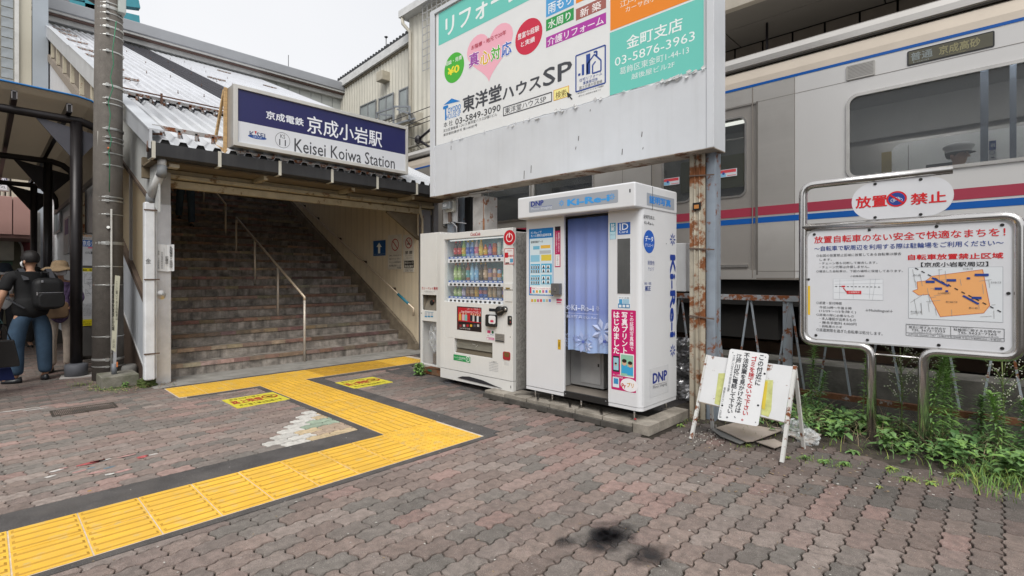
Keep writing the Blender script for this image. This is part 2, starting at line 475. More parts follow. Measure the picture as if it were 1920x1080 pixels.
for idx, (d, x, y, par) in enumerate(cells):
    cx, cy = x+PL/2, y+PW/2
    rc = repair(cx, cy)
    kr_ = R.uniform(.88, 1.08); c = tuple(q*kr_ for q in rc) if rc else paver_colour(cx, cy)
    tilt = (R.uniform(-.012, .012), R.uniform(-.018, .018)); dz = R.uniform(-.0022, .0012)
    out = paver_outline(x, y, par)
    if idx < 290:
        if par not in protos:
            p = MB().mat(paverO); ring3(p, [(u-cx, v-cy) for u, v in out], 0, 0, 0, (0, 0)); protos[par] = p.mesh('paver')
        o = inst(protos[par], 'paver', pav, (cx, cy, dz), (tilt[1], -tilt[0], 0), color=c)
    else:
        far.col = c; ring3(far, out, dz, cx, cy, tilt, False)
far.build('paver', pav, kind='stuff')

# dark oil stain soaked into the pavers: thin film following the surface
def film_material(name, col, thr=.5, sc=6, soft=.1, rough=.5):
    m = bpy.data.materials.new(name); m.use_nodes = True; N = m.node_tree.nodes; L = m.node_tree.links
    b = N['Principled BSDF']; b.inputs['Base Color'].default_value = (*col, 1); b.inputs['Roughness'].default_value = rough
    tc = N.new('ShaderNodeTexCoord'); gr = N.new('ShaderNodeTexGradient'); gr.gradient_type = 'SPHERICAL'
    mp = N.new('ShaderNodeMapping'); mp.inputs['Location'].default_value = (-1, -1, 0); mp.inputs['Scale'].default_value = (2, 2, 0)
    L.new(tc.outputs['Generated'], mp.inputs[0]); L.new(mp.outputs[0], gr.inputs[0])
    n = N.new('ShaderNodeTexNoise'); n.inputs['Scale'].default_value = sc; n.inputs['Detail'].default_value = 6; L.new(tc.outputs['Object'], n.inputs[0])
    mu = N.new('ShaderNodeMath'); mu.operation = 'MULTIPLY'; L.new(gr.outputs[1], mu.inputs[0]); L.new(n.outputs[0], mu.inputs[1])
    r = N.new('ShaderNodeMapRange'); r.inputs[1].default_value = thr; r.inputs[2].default_value = thr+soft; r.inputs[4].default_value = .93; L.new(mu.outputs[0], r.inputs[0])
    L.new(r.outputs[0], b.inputs['Alpha']); return m
def film(name, cx, cy, rx, ry, mat, z=.0022, rot=0.):
    f = MB(); n = 24
    f.add([(cx+cos(rot)*rx*cos(2*pi*i/n)-sin(rot)*ry*sin(2*pi*i/n), cy+sin(rot)*rx*cos(2*pi*i/n)+cos(rot)*ry*sin(2*pi*i/n), z) for i in range(n)], [tuple(range(n))])
    o = f.build(name, None, mat, kind='stuff'); return o
OIL = film_material('oil_stain', (.014, .013, .013), .17, 9, .3)
p = onZ(1140, 1008); film('oil_stain', p.x, p.y, .34, .22, OIL)
p = onZ(1215, 1042); film('oil_stain', p.x, p.y, .22, .16, OIL)
p = onZ(1135, 1005); film('oil_stain', p.x, p.y, .17, .12, film_material('oil_core', (.012, .011, .012), .1, 7, .22))
p = onZ(1060, 1018); film('oil_stain', p.x, p.y, .12, .08, OIL)
# faded painted marks on the pavers
def blotch(mb, px, py, w, h, rot, mat, z=.0028):
    p = onZ(px, py); n = 11; pts = []
    for i in range(n):
        a = 2*pi*i/n; k = R.uniform(.75, 1.1)
        u, v = w*k*cos(a), h*k*sin(a); pts.append((p.x+u*cos(rot)-v*sin(rot), p.y+u*sin(rot)+v*cos(rot), z))
    mb.mat(mat).add(pts, [tuple(range(n))])
RP = M('faded_red_paint', (.42, .1, .1), .8, var=.4, scale=30); PP = M('faded_pink_paint', (.42, .25, .23), .8, var=.3, scale=30)
WP = M('faded_white_paint', (.55, .53, .5), .8, var=.25, scale=30); BP = M('faded_grey_blue_paint', (.14, .19, .22), .8, var=.3, scale=30)
mk = MB()
for px, py, w_, h_, ro, m_ in ((172, 868, .1, .028, .1, RP), (190, 864, .07, .022, 0, WP), (238, 855, .07, .02, .1, PP), (267, 857, .045, .03, 0, RP), (285, 853, .05, .012, 0, WP),
        (182, 886, .06, .022, 0, PP), (150, 884, .05, .02, .2, PP), (205, 877, .05, .02, .1, BP), (170, 878, .03, .015, .1, BP), (232, 883, .06, .022, .1, PP), (205, 890, .03, .02, .1, WP), (105, 883, .05, .018, .2, WP), (120, 878, .03, .016, .1, PP),
        (94, 894, .035, .018, .2, WP), (168, 921, .012, .008, 0, M('ochre_spot', (.45, .27, .03), .8))):
    blotch(mk, px, py, w_, h_, ro, m_)
mk.build('faded_paint_marks', pav, kind='stuff')
wl = MB()
blotch(wl, 28, 770, .13, .018, -.05, WP); blotch(wl, 66, 768, .12, .016, -.05, WP); blotch(wl, 76, 764, .09, .01, 0, WP)
wl.build('worn_white_line', pav)

# ---------------- tactile blocks
YEL = M('tactile_yellow', (.8, .475, .055), .62, var=.1, scale=6, dirt=.3, dcol=(.5, .33, .1), wear=.45, rscale=3.5, wcol=(.55, .43, .2), tint='obj', coord='World', bump=.15, bscale=120)
YEL2 = M('tactile_yellow_worn', (.55, .31, .03), .65, var=.2, scale=12, dirt=.55, dcol=(.3, .2, .06), coord='World', tint='obj', bump=.15, bscale=120)
GROUT = M('pale_grout', (.6, .52, .42), .9, var=.2, scale=20)
B = .305
YELW = YEL2; YELG = M('tactile_edge_shade', (.47, .26, .03), .75, var=.08, scale=30, coord='World')  # shade line beside bars and round domes, painted as a darker yellow
def block(kind, bars_along_x=True, worn=False):
    mb = MB().mat(YEL2 if worn else YEL); h = .15
    h = .1485; mb.box(-h, h, -h, h, -.012, 0)
    if kind == 'bar':
        for k in range(4):
            c = -.1125+k*.075
            lo, hi = (-.14, .14), (-.128, .128)
            w0, w1 = .0185, .0105
            q = [(lo[0], c-w0, 0), (lo[1], c-w0, 0), (lo[1], c+w0, 0), (lo[0], c+w0, 0), (hi[0], c-w1, .005), (hi[1], c-w1, .005), (hi[1], c+w1, .0055), (hi[0], c+w1, .005)]
            if not bars_along_x: q = [(y, -x, z) for x, y, z in q]
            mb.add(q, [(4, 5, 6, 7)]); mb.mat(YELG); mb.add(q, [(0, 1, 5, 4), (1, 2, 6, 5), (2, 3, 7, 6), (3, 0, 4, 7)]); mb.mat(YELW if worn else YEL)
    else:
        for i in range(5):
            for j in range(5):
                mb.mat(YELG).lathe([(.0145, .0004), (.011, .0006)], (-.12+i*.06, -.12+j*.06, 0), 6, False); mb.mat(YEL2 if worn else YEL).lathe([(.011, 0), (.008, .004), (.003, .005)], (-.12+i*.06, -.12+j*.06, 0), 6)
    return mb.mesh('tactile_block')
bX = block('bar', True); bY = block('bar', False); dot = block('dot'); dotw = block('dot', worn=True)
tac = thing('tactile_paving', None, None, (0, 0, 0), kind='structure')
gr = MB(); gr.box(-2.2, 3.175, 3.04, 3.657, -.012, .003); gr.box(2.56, 3.175, 3.66, 6.33, -.012, .003); gr.box(1.635, 5.42, 6.335, 6.98, -.012, .003)
gr.build('grout_bed', tac, GROUT)
def tb(me, x, y, s=1.): inst(me, 'tactile_block', tac, (x+B/2, y+B/2, .006+R.uniform(0, .0012)), (R.uniform(-.003, .003), R.uniform(-.003, .003), R.uniform(-.004, .004)), color=(s, s, s))
for k in range(-5, 10):
    for j in range(2):
        x = .1+k*B
        tb(dot if k >= 8 else bX, x, 3.045+j*B, R.uniform(.93, 1.05))
for j in range(2, 11):
    for i in range(2):
        tb(bY, 2.562+i*B, 3.045+j*B-.03*(j > 9)*0, R.uniform(.9, 1.03))
for k in range(12):
    for j in range(2):
        x = 1.64+k*.306
        worn = 6 <= k <= 9
        tb(dotw if worn else dot, x, 6.345+j*.315, R.uniform(.86, .98))
# loosely laid ground stickers (no smoking)
def sticker(p, lab, flip=False):
    o = thing('ground_sticker', lab, 'sticker', (*p, .004), 0, 'no smoking stickers on the paving')
    mb = MB().mat(M('sticker_yellow', (.68, .6, .06), .5, var=.12, scale=14, dirt=.2, dcol=(.3, .27, .1)))
    mb.box(p[0], p[0]+.58, p[1], p[1]+.47, -.002, .005); mb.build('sheet', o)
    k = Ink(PZ(.005), 'Z', 0)
    x, y = p
    k.tb('歩きたばこ禁止', x+.05, y+.37, x+.4, y+.43, '#2a2410'); k.tb('路上喫煙', x+.03, y+.17, x+.36, y+.33, '#b2323c', bold=.04)
    k.tb('ポイ捨て禁止区域です', x+.05, y+.04, x+.52, y+.12, '#2a2410')
    k.disc((x+.46, y+.28), .09, .09, '#a81f2c', 1, False, .8); k.line((x+.4, y+.34), (x+.52, y+.22), .015, '#a81f2c', 2, False)
    k.tb('ℓ', x+.41, y+.24, x+.5, y+.31, '#2a2410'); k.build(o)
sticker((1.955, 5.43), 'yellow no smoking sticker on the pavers left of the yellow cross path')
sticker((3.345, 5.4), 'yellow no smoking sticker on the pavers right of the yellow cross path')
# drain grate
dg = thing('drain_grate', 'narrow rusty drain grate set in the pavers before the concrete block', 'drain grate', (.78, 6.48, 0))
mb = MB().mat(M('grate_iron', (.07, .058, .048), .7, .3, var=.3, scale=20))
ringframe(mb, PZ(-.01), rrect(.505, 1.055, 6.34, 6.62), rrect(.52, 1.04, 6.355, 6.605), .014)
mb.build('frame', dg)
mb = MB().mat(MATS['grate_iron'])
for i in range(36): mb.box(.522+i*.0146, .529+i*.0146, 6.356, 6.604, -.012, .002)
for k in range(3): mb.box(.52, 1.04, 6.41+k*.07, 6.416+k*.07, -.012, .0005)
mb.build('bars', dg, kind='stuff')
# concrete apron before the stairs
mb = MB(); mb.box(1.55, 6.2, 7.05, 7.70, -.012, .004); mb.build('stair_apron', None, CONC, kind='structure')
# earth bed along the fence
EARTH = M('dark_earth', (.06, .05, .038), .95, var=.4, scale=14, bump=1., bscale=60, dirt=.5, dcol=(.03, .026, .02))
mb = MB(); NX, NY = 40, 110
vs = []
for j in range(NY+1):
    y = -2.2+j*(4.5/NY)
    xs0 = 4.78-.2*max(0, .2-y)+.1*noise.noise(Vector((y*3, 0, 0)))
    for i in range(NX+1):
        t = i/NX; x = xs0+(6.3-xs0)*t
        z = -.016+.05*min(1, t*3)+.02*noise.noise(Vector((x*6, y*6, 0)))+.01*noise.noise(Vector((x*19, y*19, 2)))
        vs.append((x, y, z))
mb.add(vs, [(j*(NX+1)+i, j*(NX+1)+i+1, (j+1)*(NX+1)+i+1, (j+1)*(NX+1)+i) for j in range(NY) for i in range(NX)], True)
mb.build('earth_bed', None, EARTH, kind='structure')
mb = MB(); mb.box(4.3, 6.4, 2.3, 7.05, -.2, .0); mb.build('rear_ground', None, ASPH, kind='structure')
# ================================================================ STATION ENTRANCE
st = thing('station_entrance', 'station entrance with wide stairs under a white corrugated sloping roof', 'station entrance', (3.8, 7.4, 0))
BEIGE = M('beige_panel', (.7, .6, .44), .55, var=.08, scale=3, streak=.3, scol=(.2, .16, .11))
BEIGE2 = M('beige_steel', (.42, .36, .24), .5, var=.15, scale=4, rust=.16, rcol=(.16, .1, .05), streak=.3, scol=(.2, .16, .1))
STEPC = M('stair_concrete', (.29, .26, .23), .9, var=.55, scale=7, bump=.6, bscale=50, streak=.75, scol=(.025, .022, .018), dirt=.5, dcol=(.05, .045, .04))
NOSE = M('stair_nosing', (1, 1, 1), .8, var=.25, scale=14, tint='obj', coord='World', dirt=.45, dcol=(.05, .04, .035), bump=.3)
NOSEA = M('stair_nosing_upper', (1, 1, 1), .8, var=.25, scale=14, tint='attr', coord='World', dirt=.45, dcol=(.05, .04, .035))
Y1, RI, TR = 7.68, .172, .288
SX0, SX1 = 1.8, 5.92
stairs = MB().mat(STEPC)
NS = 30
for k in range(NS):
    stairs.box(SX0, SX1, Y1+k*TR+.004, Y1+(k+1)*TR+.3, k*RI-.02 if k else 0, (k+1)*RI-.045)
    stairs.box(SX0, SX1, Y1+k*TR+.06, Y1+(k+1)*TR+.004, (k+1)*RI-.045, (k+1)*RI-.003)
stairs.build('steps', st)
land = MB().mat(STEPC); land.box(1.5, 6.2, Y1+NS*TR, 24.4, NS*RI-.5, NS*RI-.002); land.build('upper_landing', st)
NB = [(.27, .17, .13), (.38, .28, .21), (.2, .13, .105), (.27, .2, .155), (.42, .33, .25)]
nb = MB().mat(NOSE); nb.box(-.113, .113, -.012, .062, -.05, .0); nbm = nb.mesh('nosing_brick')
far = MB().mat(NOSEA)
for k in range(NS):
    n = 18; wv = (SX1-SX0)/n; prev = None; dk = k > 7
    for i in range(n):
        if prev is None or R.random() < .45: prev = R.choice(NB[:4] if R.random() < .8 else NB)
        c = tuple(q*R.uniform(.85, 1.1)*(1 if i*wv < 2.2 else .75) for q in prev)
        x = SX0+(i+.5)*wv; y = Y1+k*TR; z = (k+1)*RI
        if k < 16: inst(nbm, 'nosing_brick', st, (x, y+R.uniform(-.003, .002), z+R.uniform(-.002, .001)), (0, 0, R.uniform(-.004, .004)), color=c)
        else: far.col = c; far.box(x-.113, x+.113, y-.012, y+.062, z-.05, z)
far.build('nosing_brick', st, kind='stuff')
# sloped stringer on the right, wall panels
STR = M('stringer_concrete', (.2, .165, .12), .85, var=.3, scale=6, dirt=.4, dcol=(.08, .06, .04))
s = MB().mat(STR)
sl_ = RI/TR
def stair_z(Y): return (Y-Y1)*sl_
poly = [(7.45, 0), (7.6, .0), (7.63, .17), (7.8, .17+.13)]
yy = Y1+NS*TR
s.prism([(7.43, 0), (8.0, 0), (yy, stair_z(yy)-.3), (yy, stair_z(yy)+.36), (7.62, .3), (7.43, .12)], lambda u, v, w: (5.92+.07-w, u, v), .07)
s.build('stringer', st)
PB = MB().mat(BEIGE); PB.box(0, .03, -.118, .118, 0, 1); pbm = PB.mesh('wall_panel')
for i in range(52):
    y = 7.58+i*.24
    if i > 31: break
    z0 = max(0, stair_z(y)-.1); z1 = 2.75+.49*(y-7.1)
    c = inst(pbm, 'wall_panel', st, (6.0, y, z0), scale=(1, 1, z1-z0))
bk = MB().mat(M('joint_brown', (.14, .11, .075), .8)); bk.box(6.02, 6.12, 7.46, 24.4, 0, 2.9)
bk.prism([(7.46, 2.9), (24.4, 2.9), (24.4, 10.4), (7.46, 2.95)], lambda u, v, w: (6.02+w, u, v), .1); bk.build('backing', st)
l_brown_hi = lambda y: .289+(y-7.985)*.505
l_sill = lambda y: 1.22+(y-7.985)*.533
l_glass = lambda y: 2.60+(y-7.985)*.444
l_verge = lambda y: 2.94+(y-6.9)*.444
# left interior wall
il = MB().mat(BEIGE); il.prism([(7.5, 0), (24.4, 0), (24.4, l_sill(24.4)+.1), (7.5, l_sill(7.5)+.1)], lambda u, v, w: (1.72+w, u, v), .05); il.prism([(7.5, l_glass(7.5)), (24.4, l_glass(24.4)), (24.4, l_verge(24.4)-.1), (7.5, l_verge(7.5)-.1)], lambda u, v, w: (1.72+w, u, v), .05); il.build('inner_wall', st)
# white pillar block at the end of the right wall (grey post)
gp = MB().mat(M('grey_steel_post', (.21, .21, .22), .5, .2, var=.15, scale=5, streak=.3, rust=.08))
gp.box(6.02, 6.24, 7.38, 7.455, 0, 2.62); gp.box(6.3, 6.42, 7.36, 7.5, 0, 2.9); gp.build('end_post', st)
# column on the left
ss = M('scuffed_stainless', (.6, .6, .61), .42, .5, var=.12, scale=5, dirt=.3, dcol=(.3, .28, .27), streak=.25, scol=(.3, .28, .27), bump=.15, bscale=12)
c = MB().mat(ss); c.box(1.607, 1.795, 7.315, 7.52, -.01, 2.3); c.build('column_cladding', st, bevel=.004)
c = MB().mat(M('grey_column_paint', (.4, .4, .4), .6, var=.12, scale=8, streak=.2)); c.box(1.612, 1.79, 7.32, 7.5, 1.42, 2.72); c.build('column', st)
# dent and patch in the cladding
d_ = MB().mat(STEEL); q = onY(303, 553, 7.3)
d_.lathe([(.001, .012), (.028, .008), (.05, 0)], (0, 0, 0), 14, False)
d_.v = [(q.x+x*1.1, 7.314-z, q.z+y*1.2) for x, y, z in d_.v]; d_.build('dent', st)
# beams over the opening
b = MB().mat(BEIGE2)
b.box(1.62, 6.3, 7.42, 7.50, 2.545, 2.64); b.box(1.62, 6.3, 7.34, 7.46, 2.655, 2.71); b.box(1.62, 6.3, 7.38, 7.44, 2.715, 2.77)
b.build('lintel_beam', st, bevel=.006)
b = MB().mat(M('soffit_brown', (.16, .125, .08), .8, var=.2, scale=5, streak=.3)); b.box(1.5, 6.4, 6.98, 7.5, 2.775, 2.8); b.box(1.5, 6.4, 7.44, 7.52, 2.64, 2.9); b.build('soffit', st)
b = MB().mat(M('soffit_brown')) if False else MB().mat(MATS['soffit_brown'])
b.prism([(5.35, 2.545), (6.02, 2.545), (6.02, 2.12)], lambda u, v, w: (u, 7.52-w, v), .04); b.bar((5.3, 7.47, 2.545), (6.03, 7.47, 2.08), .05, .06); b.build('corner_brace', st)
e = MB().mat(BEIGE2)
for x in (2.9, 4.3, 5.5): e.box(x-.03, x+.03, 6.97, 7.44, 2.72, 2.775)
e.build('soffit_rib', st)
# gutter
GUT = M('gutter_charcoal', (.028, .028, .03), .45, var=.2, scale=4, streak=.25, scol=(.09, .09, .09))
gmb = MB().mat(GUT)
gmb.strip([(6.83, 2.97), (6.83, 2.815), (6.86, 2.795), (7.0, 2.795), (7.02, 2.97), (7.005, 2.97), (6.99, 2.81), (6.85, 2.81), (6.845, 2.97)], lambda a, b_, w: (1.47+w, a, b_), 4.83, True)
gmb.box(1.462, 1.47, 6.83, 7.02, 2.795, 2.97); gmb.box(6.3, 6.308, 6.83, 7.02, 2.795, 2.97)
gut = gmb.build('gutter', st)
bm_ = MB().mat(M('bracket_white', (.55, .53, .46), .5, var=.15, rust=.12)); bm_.box(-.02, .02, -.008, 0, -.005, .185); bm_.box(-.02, .02, -.008, .19, -.013, -.005); brm = bm_.mesh('gutter_bracket')
for px in (288, 412, 525, 623, 708, 782):
    q = onY(px, 330, 6.825); inst(brm, 'gutter_bracket', gut, (q.x, 6.829, 2.795))
# soffit lamp box
lb = MB().mat(M('cream_plastic', (.62, .58, .48), .5)); q = onY(323, 312, 7.1); lb.box(q.x-.06, q.x+.06, 7.0, 7.12, q.z-.03, q.z+.04); lb.build('junction_box', st, bevel=.008)
# downpipe
PIPE = M('pale_pipe', (.5, .5, .49), .5, var=.12, scale=6, dirt=.2, dcol=(.3, .28, .25)); PG = M('grey_pvc', (.2, .21, .22), .5, var=.1)
dp = MB().mat(PIPE); X_, Y_ = 1.54, 7.22
dp.tube([(1.60, 6.93, 2.8), (1.60, 6.93, 2.7)], .05, 16); dp.tube([(1.60, 6.93, 2.66), (X_, Y_, 2.36)], .05, 16)
dp.build('downpipe', st)
dp = MB().mat(PG); dp.tube([(1.60, 6.93, 2.72), (1.60, 6.93, 2.64), (1.594, 6.96, 2.6)], .056, 16); dp.tube([(X_+.004, Y_-.02, 2.40), (X_, Y_, 2.35), (X_, Y_, 2.29)], .055, 16); dp.build('pipe_elbow', st)
dp = MB().mat(M('white_pipe_cover', (.66, .68, .7), .5, var=.08, scale=7, dirt=.25, dcol=(.35, .33, .3))); dp.box(X_-.075, X_+.045, Y_-.05, Y_+.06, .09, 2.3); dp.box(X_+.05, X_+.075, Y_+.0, Y_+.06, .1, 2.3); dp.build('pipe_cover', st, bevel=.02)
dp = MB().mat(M('rusty_strap', (.13, .09, .07), .7, .2, var=.3))
for z in (2.2, 1.34, .42): dp.box(X_-.082, X_+.09, Y_-.057, Y_-.048, z-.008, z+.008)
dp.build('pipe_strap', st)
k = Ink(PX(X_-.0)if False else PY(Y_-.05), 'Y', Y_-.05); k.t('金', (273, 494), (283, 485), '#222222'); k.build(st)

# left exterior wall of the stair tower, plane X=1.6
XW = 1.6
BLUEW = M('blue_white_cladding', (.5, .53, .57), .5, var=.06, scale=3, streak=.3, scol=(.33, .34, .35))
GREYW = M('grey_white_cladding', (.45, .46, .45), .5, var=.08, scale=3, streak=.3, scol=(.3, .29, .27))
BROWN = M('brown_sill', (.085, .06, .045), .7, var=.2, scale=5)
def band(name, lo, hi, mat, x=XW, pitch=.11, y0=7.52, y1=23.5, dep=.02, xo=0.):
    """vertical cladding boards between two sloping lines (z as a function of Y)"""
    n = int((y1-y0)/pitch)
    for grp in range(0, n, 6):
        mb = MB().mat(mat)
        for i in range(grp, min(n, grp+6)):
            a, b_ = y0+i*pitch, y0+(i+1)*pitch-.008
            mb.prism([(a, lo(a)), (b_, lo(b_)), (b_, hi(b_)), (a, hi(a))], lambda u, v, w: (x-xo-w, u, v), dep)
        mb.build(name, st)
l_stringer_lo = lambda y: max(-.0, (y-8.6)*.5)
l_brown_hi = lambda y: .289+(y-7.985)*.505
l_sill = lambda y: 1.22+(y-7.985)*.533
l_glass = lambda y: 2.60+(y-7.985)*.444
l_verge = lambda y: 2.94+(y-6.9)*.444
bb = MB().mat(M('wall_backing', (.2, .18, .15), .8)); bb.prism([(7.5, 0), (23.8, 0), (23.8, l_sill(23.8)), (7.5, l_sill(7.5))], lambda u, v, w: (XW+.02+w, u, v), .08); bb.prism([(7.5, l_glass(7.5)), (23.8, l_glass(23.8)), (23.8, l_verge(23.8)-.1), (7.5, l_verge(7.5)-.1)], lambda u, v, w: (XW+.02+w, u, v), .08); bb.build('wall_core', st)
band('cladding_board', l_brown_hi, l_sill, BLUEW, y0=7.56)
band('upper_cladding_board', l_glass, l_verge, GREYW, y0=7.0, y1=9.6, pitch=.085)
sb = MB().mat(BROWN)
sb.prism([(7.52, .0), (9.4, 0.), (12.9, 1.7), (12.9, l_brown_hi(12.9)), (7.52, l_brown_hi(7.52))], lambda u, v, w: (XW-w, u, v), .012)
sb.prism([(7.3, l_sill(7.3)), (12.9, l_sill(12.9)), (12.9, l_sill(12.9)+.09), (7.3, l_sill(7.3)+.09)], lambda u, v, w: (XW-w, u, v), .06)
sb.prism([(7.3, l_glass(7.3)), (12.9, l_glass(12.9)), (12.9, l_glass(12.9)+.05), (7.3, l_glass(7.3)+.05)], lambda u, v, w: (XW-w, u, v), .05)
sb.build('sill_band', st)
wl_ = MB().mat(M('pale_edge', (.5, .5, .5), .5)); wl_.prism([(7.5, l_brown_hi(7.5)-.02), (12.9, l_brown_hi(12.9)-.02), (12.9, l_brown_hi(12.9)+.01), (7.5, l_brown_hi(7.5)+.01)], lambda u, v, w: (XW-w, u, v), .03); wl_.build('edge_strip', st)
def translucent(name, col, f=.5):
    m = bpy.data.materials.new(name); m.use_nodes = True; N = m.node_tree.nodes; L = m.node_tree.links; N.clear()
    o = N.new('ShaderNodeOutputMaterial'); a = N.new('ShaderNodeBsdfDiffuse'); t = N.new('ShaderNodeBsdfTranslucent'); x = N.new('ShaderNodeMixShader')
    g = N.new('ShaderNodeBsdfGlossy'); g.inputs['Roughness'].default_value = .35; x2 = N.new('ShaderNodeMixShader'); x2.inputs[0].default_value = .05
    a.inputs[0].default_value = (*col, 1); t.inputs[0].default_value = (*[min(1, c*1.6) for c in col], 1); x.inputs[0].default_value = f
    L.new(a.outputs[0], x.inputs[1]); L.new(t.outputs[0], x.inputs[2]); L.new(x.outputs[0], x2.inputs[1]); L.new(g.outputs[0], x2.inputs[2]); L.new(x2.outputs[0], o.inputs[0]); return m
PANEB = translucent('beige_frosted_pane', (.5, .43, .31), .55)
SKYL = translucent('grey_skylight_sheet', (.16, .16, .18), .7)
for i in range(3):
    a, b_ = 7.53+i*1.1, 7.53+(i+1)*1.1-.09
    mb = MB().mat(PANEB); mb.quad(*[(XW-.004, u, v) for u, v in ((a, l_sill(a)+.1), (b_, l_sill(b_)+.1), (b_, l_glass(b_)), (a, l_glass(a)))]); mb.build('side_pane', st)
    mb = MB().mat(M('mullion_grey', (.24, .23, .22), .5)); mb.box(XW-.035, XW, b_+.01, b_+.08, l_sill(b_)+.09, l_glass(b_)); mb.build('mullion', st)
# lighter far part beyond the shelter
band('pale_wall_board', lambda y: 0., lambda y: l_verge(y)-.6, M('pale_wall', (.56, .57, .59), .5, var=.05, scale=2, streak=.25, scol=(.4, .4, .4)), y0=10.75, y1=23.5, pitch=.6, dep=.03, xo=.03)
# verge fascia with posts below
FAS = M('galvanised_fascia', (.52, .54, .57), .4, .3, var=.1, scale=3, streak=.25, scol=(.33, .34, .36))
RS = .444
fa = MB().mat(FAS)
for a, b_ in ((6.83, 9.9), (9.85, 14.5), (14.5, 19.2), (19.2, 24.3)):
    hh = .3 if b_ < 10 else .42
    fa.prism([(a, 2.94+(a-6.9)*RS-.02), (b_, 2.94+(b_-6.9)*RS-.02), (b_, 2.94+(b_-6.9)*RS+hh-.1+.02), (a, 2.94+(a-6.9)*RS+hh-.1)], lambda u, v, w: (1.475-w, u, v), .03)
    fa.prism([(a, 2.94+(a-6.9)*RS+hh-.1), (b_, 2.94+(b_-6.9)*RS+hh-.08), (b_, 2.94+(b_-6.9)*RS+hh-.06), (a, 2.94+(a-6.9)*RS+hh-.08)], lambda u, v, w: (1.6-w, u, v), .17)
fa.build('verge_fascia', st)
vp = MB().mat(M('cream_post', (.5, .46, .36), .6, rust=.1))
for i in range(9):
    y = 11.5+i*1.5; vp.box(1.49, 1.56, y, y+.12, l_verge(y)-.5, l_verge(y)-.02)
vp.build('verge_post', st)
vb = MB().mat(M('brown_grey_panel', (.17, .145, .12), .7)); vb.prism([(9.6, l_verge(9.6)-.5), (24, l_verge(24)-.55), (24, l_verge(24)-.02), (9.6, l_verge(9.6)-.02)], lambda u, v, w: (1.57-w, u, v), .01)
vb.build('recess_band', st)
vb = MB().mat(M('taupe_trim', (.25, .215, .18), .6)); vb.prism([(9.6, l_verge(9.6)-.68), (24, l_verge(24)-.78), (24, l_verge(24)-.55), (9.6, l_verge(9.6)-.5)], lambda u, v, w: (1.56-w, u, v), .08)
vb.build('recess_trim', st)
# folded plate roof: sheets of three ribs
ROOF = M('white_roof_sheet', (.60, .615, .64), .4, .1, var=.06, scale=1.5, streak=.0, dirt=.18, dcol=(.42, .42, .42), tint='obj')
def roofsheet(y0, y1, zofs, single=False):
    mb = MB().mat(ROOF)
    prof = []
    for i in range(3):
        x = i*.2
        prof += [(x, 0), (x+.05, 0), (x+.085, .075), (x+.155, .075), (x+.19, 0)]
    prof.append((.6, 0))
    n = len(prof)
    L_ = y1-y0
    up = [(a, y0, b_) for a, b_ in prof]+[(a, y1, b_+L_*RS) for a, b_ in prof]
    dn = [(a, y, z-.006) for a, y, z in up]
    fs = [(i, i+1, i+1+n, i+n) for i in range(n-1)]
    fs2 = [tuple(reversed([q+2*n for q in f])) for f in fs]
    fs3 = [(i, i+2*n, i+1+2*n, i+1) for i in range(n-1)]
    if single: mb.add([(a, y-y0, z) for a, y, z in up], fs)
    else: mb.add([(a, y-y0, z) for a, y, z in up+dn], fs+fs2+fs3)
    return mb.mesh('roof_sheet')
rlow = roofsheet(6.86, 10.1, 0); rup = roofsheet(9.75, 24.4, 0); rup2 = roofsheet(15.5, 24.4, 0); rsky = roofsheet(9.75, 24.4, 0, True); rsky.materials.clear(); rsky.materials.append(SKYL)
for i in range(8):
    x = 1.5+i*.6
    inst(rlow, 'roof_sheet', st, (x, 6.86, 2.955), color=(R.uniform(.95, 1),)*3)
for i in range(28):
    x = 1.5+i*.6
    if x > 9.6: break
    px, py, d = proj(x, 16, 7)
    dkk = i in (4, 5) 
    sh = .42+.08*(i % 2) if dkk else R.uniform(.96, 1.0)
    if x < 6.3 or True:
        if x < 6.2: inst(rup, 'roof_sheet', st, (x, 9.75, 2.955+(9.75-6.86)*RS+.1), color=(sh, sh, sh*1.02)) if not dkk else inst(rsky, 'skylight_sheet', st, (x, 9.75, 2.955+(9.75-6.86)*RS+.1))
        else: inst(rup2, 'roof_sheet', st, (x, 15.5, 2.955+(15.5-6.86)*RS+.1), color=(sh, sh, sh*1.02))
cl = MB().mat(DARK)   # dark underside closing
ceil = MB().mat(M('pale_bounce_soffit', (.4, .36, .28), .9)); ceil.prism([(7.5, 2.8), (24.4, 2.8+16.9*RS), (24.4, 2.84+16.9*RS), (7.5, 2.84)], lambda u, v, w: (1.62+w, u, v), 2.25)  # unseen ceiling, its colour lightened to bounce light onto the stairs
ceil.prism([(7.5, 2.8), (10.2, 2.8+2.7*RS), (10.2, 2.84+2.7*RS), (7.5, 2.84)], lambda u, v, w: (3.88+w, u, v), 2.3); ceil.build('ceiling', st)
bw = MB().mat(M('pale_bounce_soffit')if False else MATS['pale_bounce_soffit']); bw.box(1.6, 6.3, 24.3, 24.4, 4, 10.3); bw.build('end_wall', st)
# rib end stops: little dark mouths of the corrugation at the eave
em = MB().mat(DARK)
for i in range(24):
    x = 1.5+i*.2
    em.add([(x+.05, 6.875, 2.957), (x+.085, 6.875, 3.028), (x+.155, 6.875, 3.028), (x+.19, 6.875, 2.957)], [(0, 3, 2, 1)])
em.build('rib_closer', st)
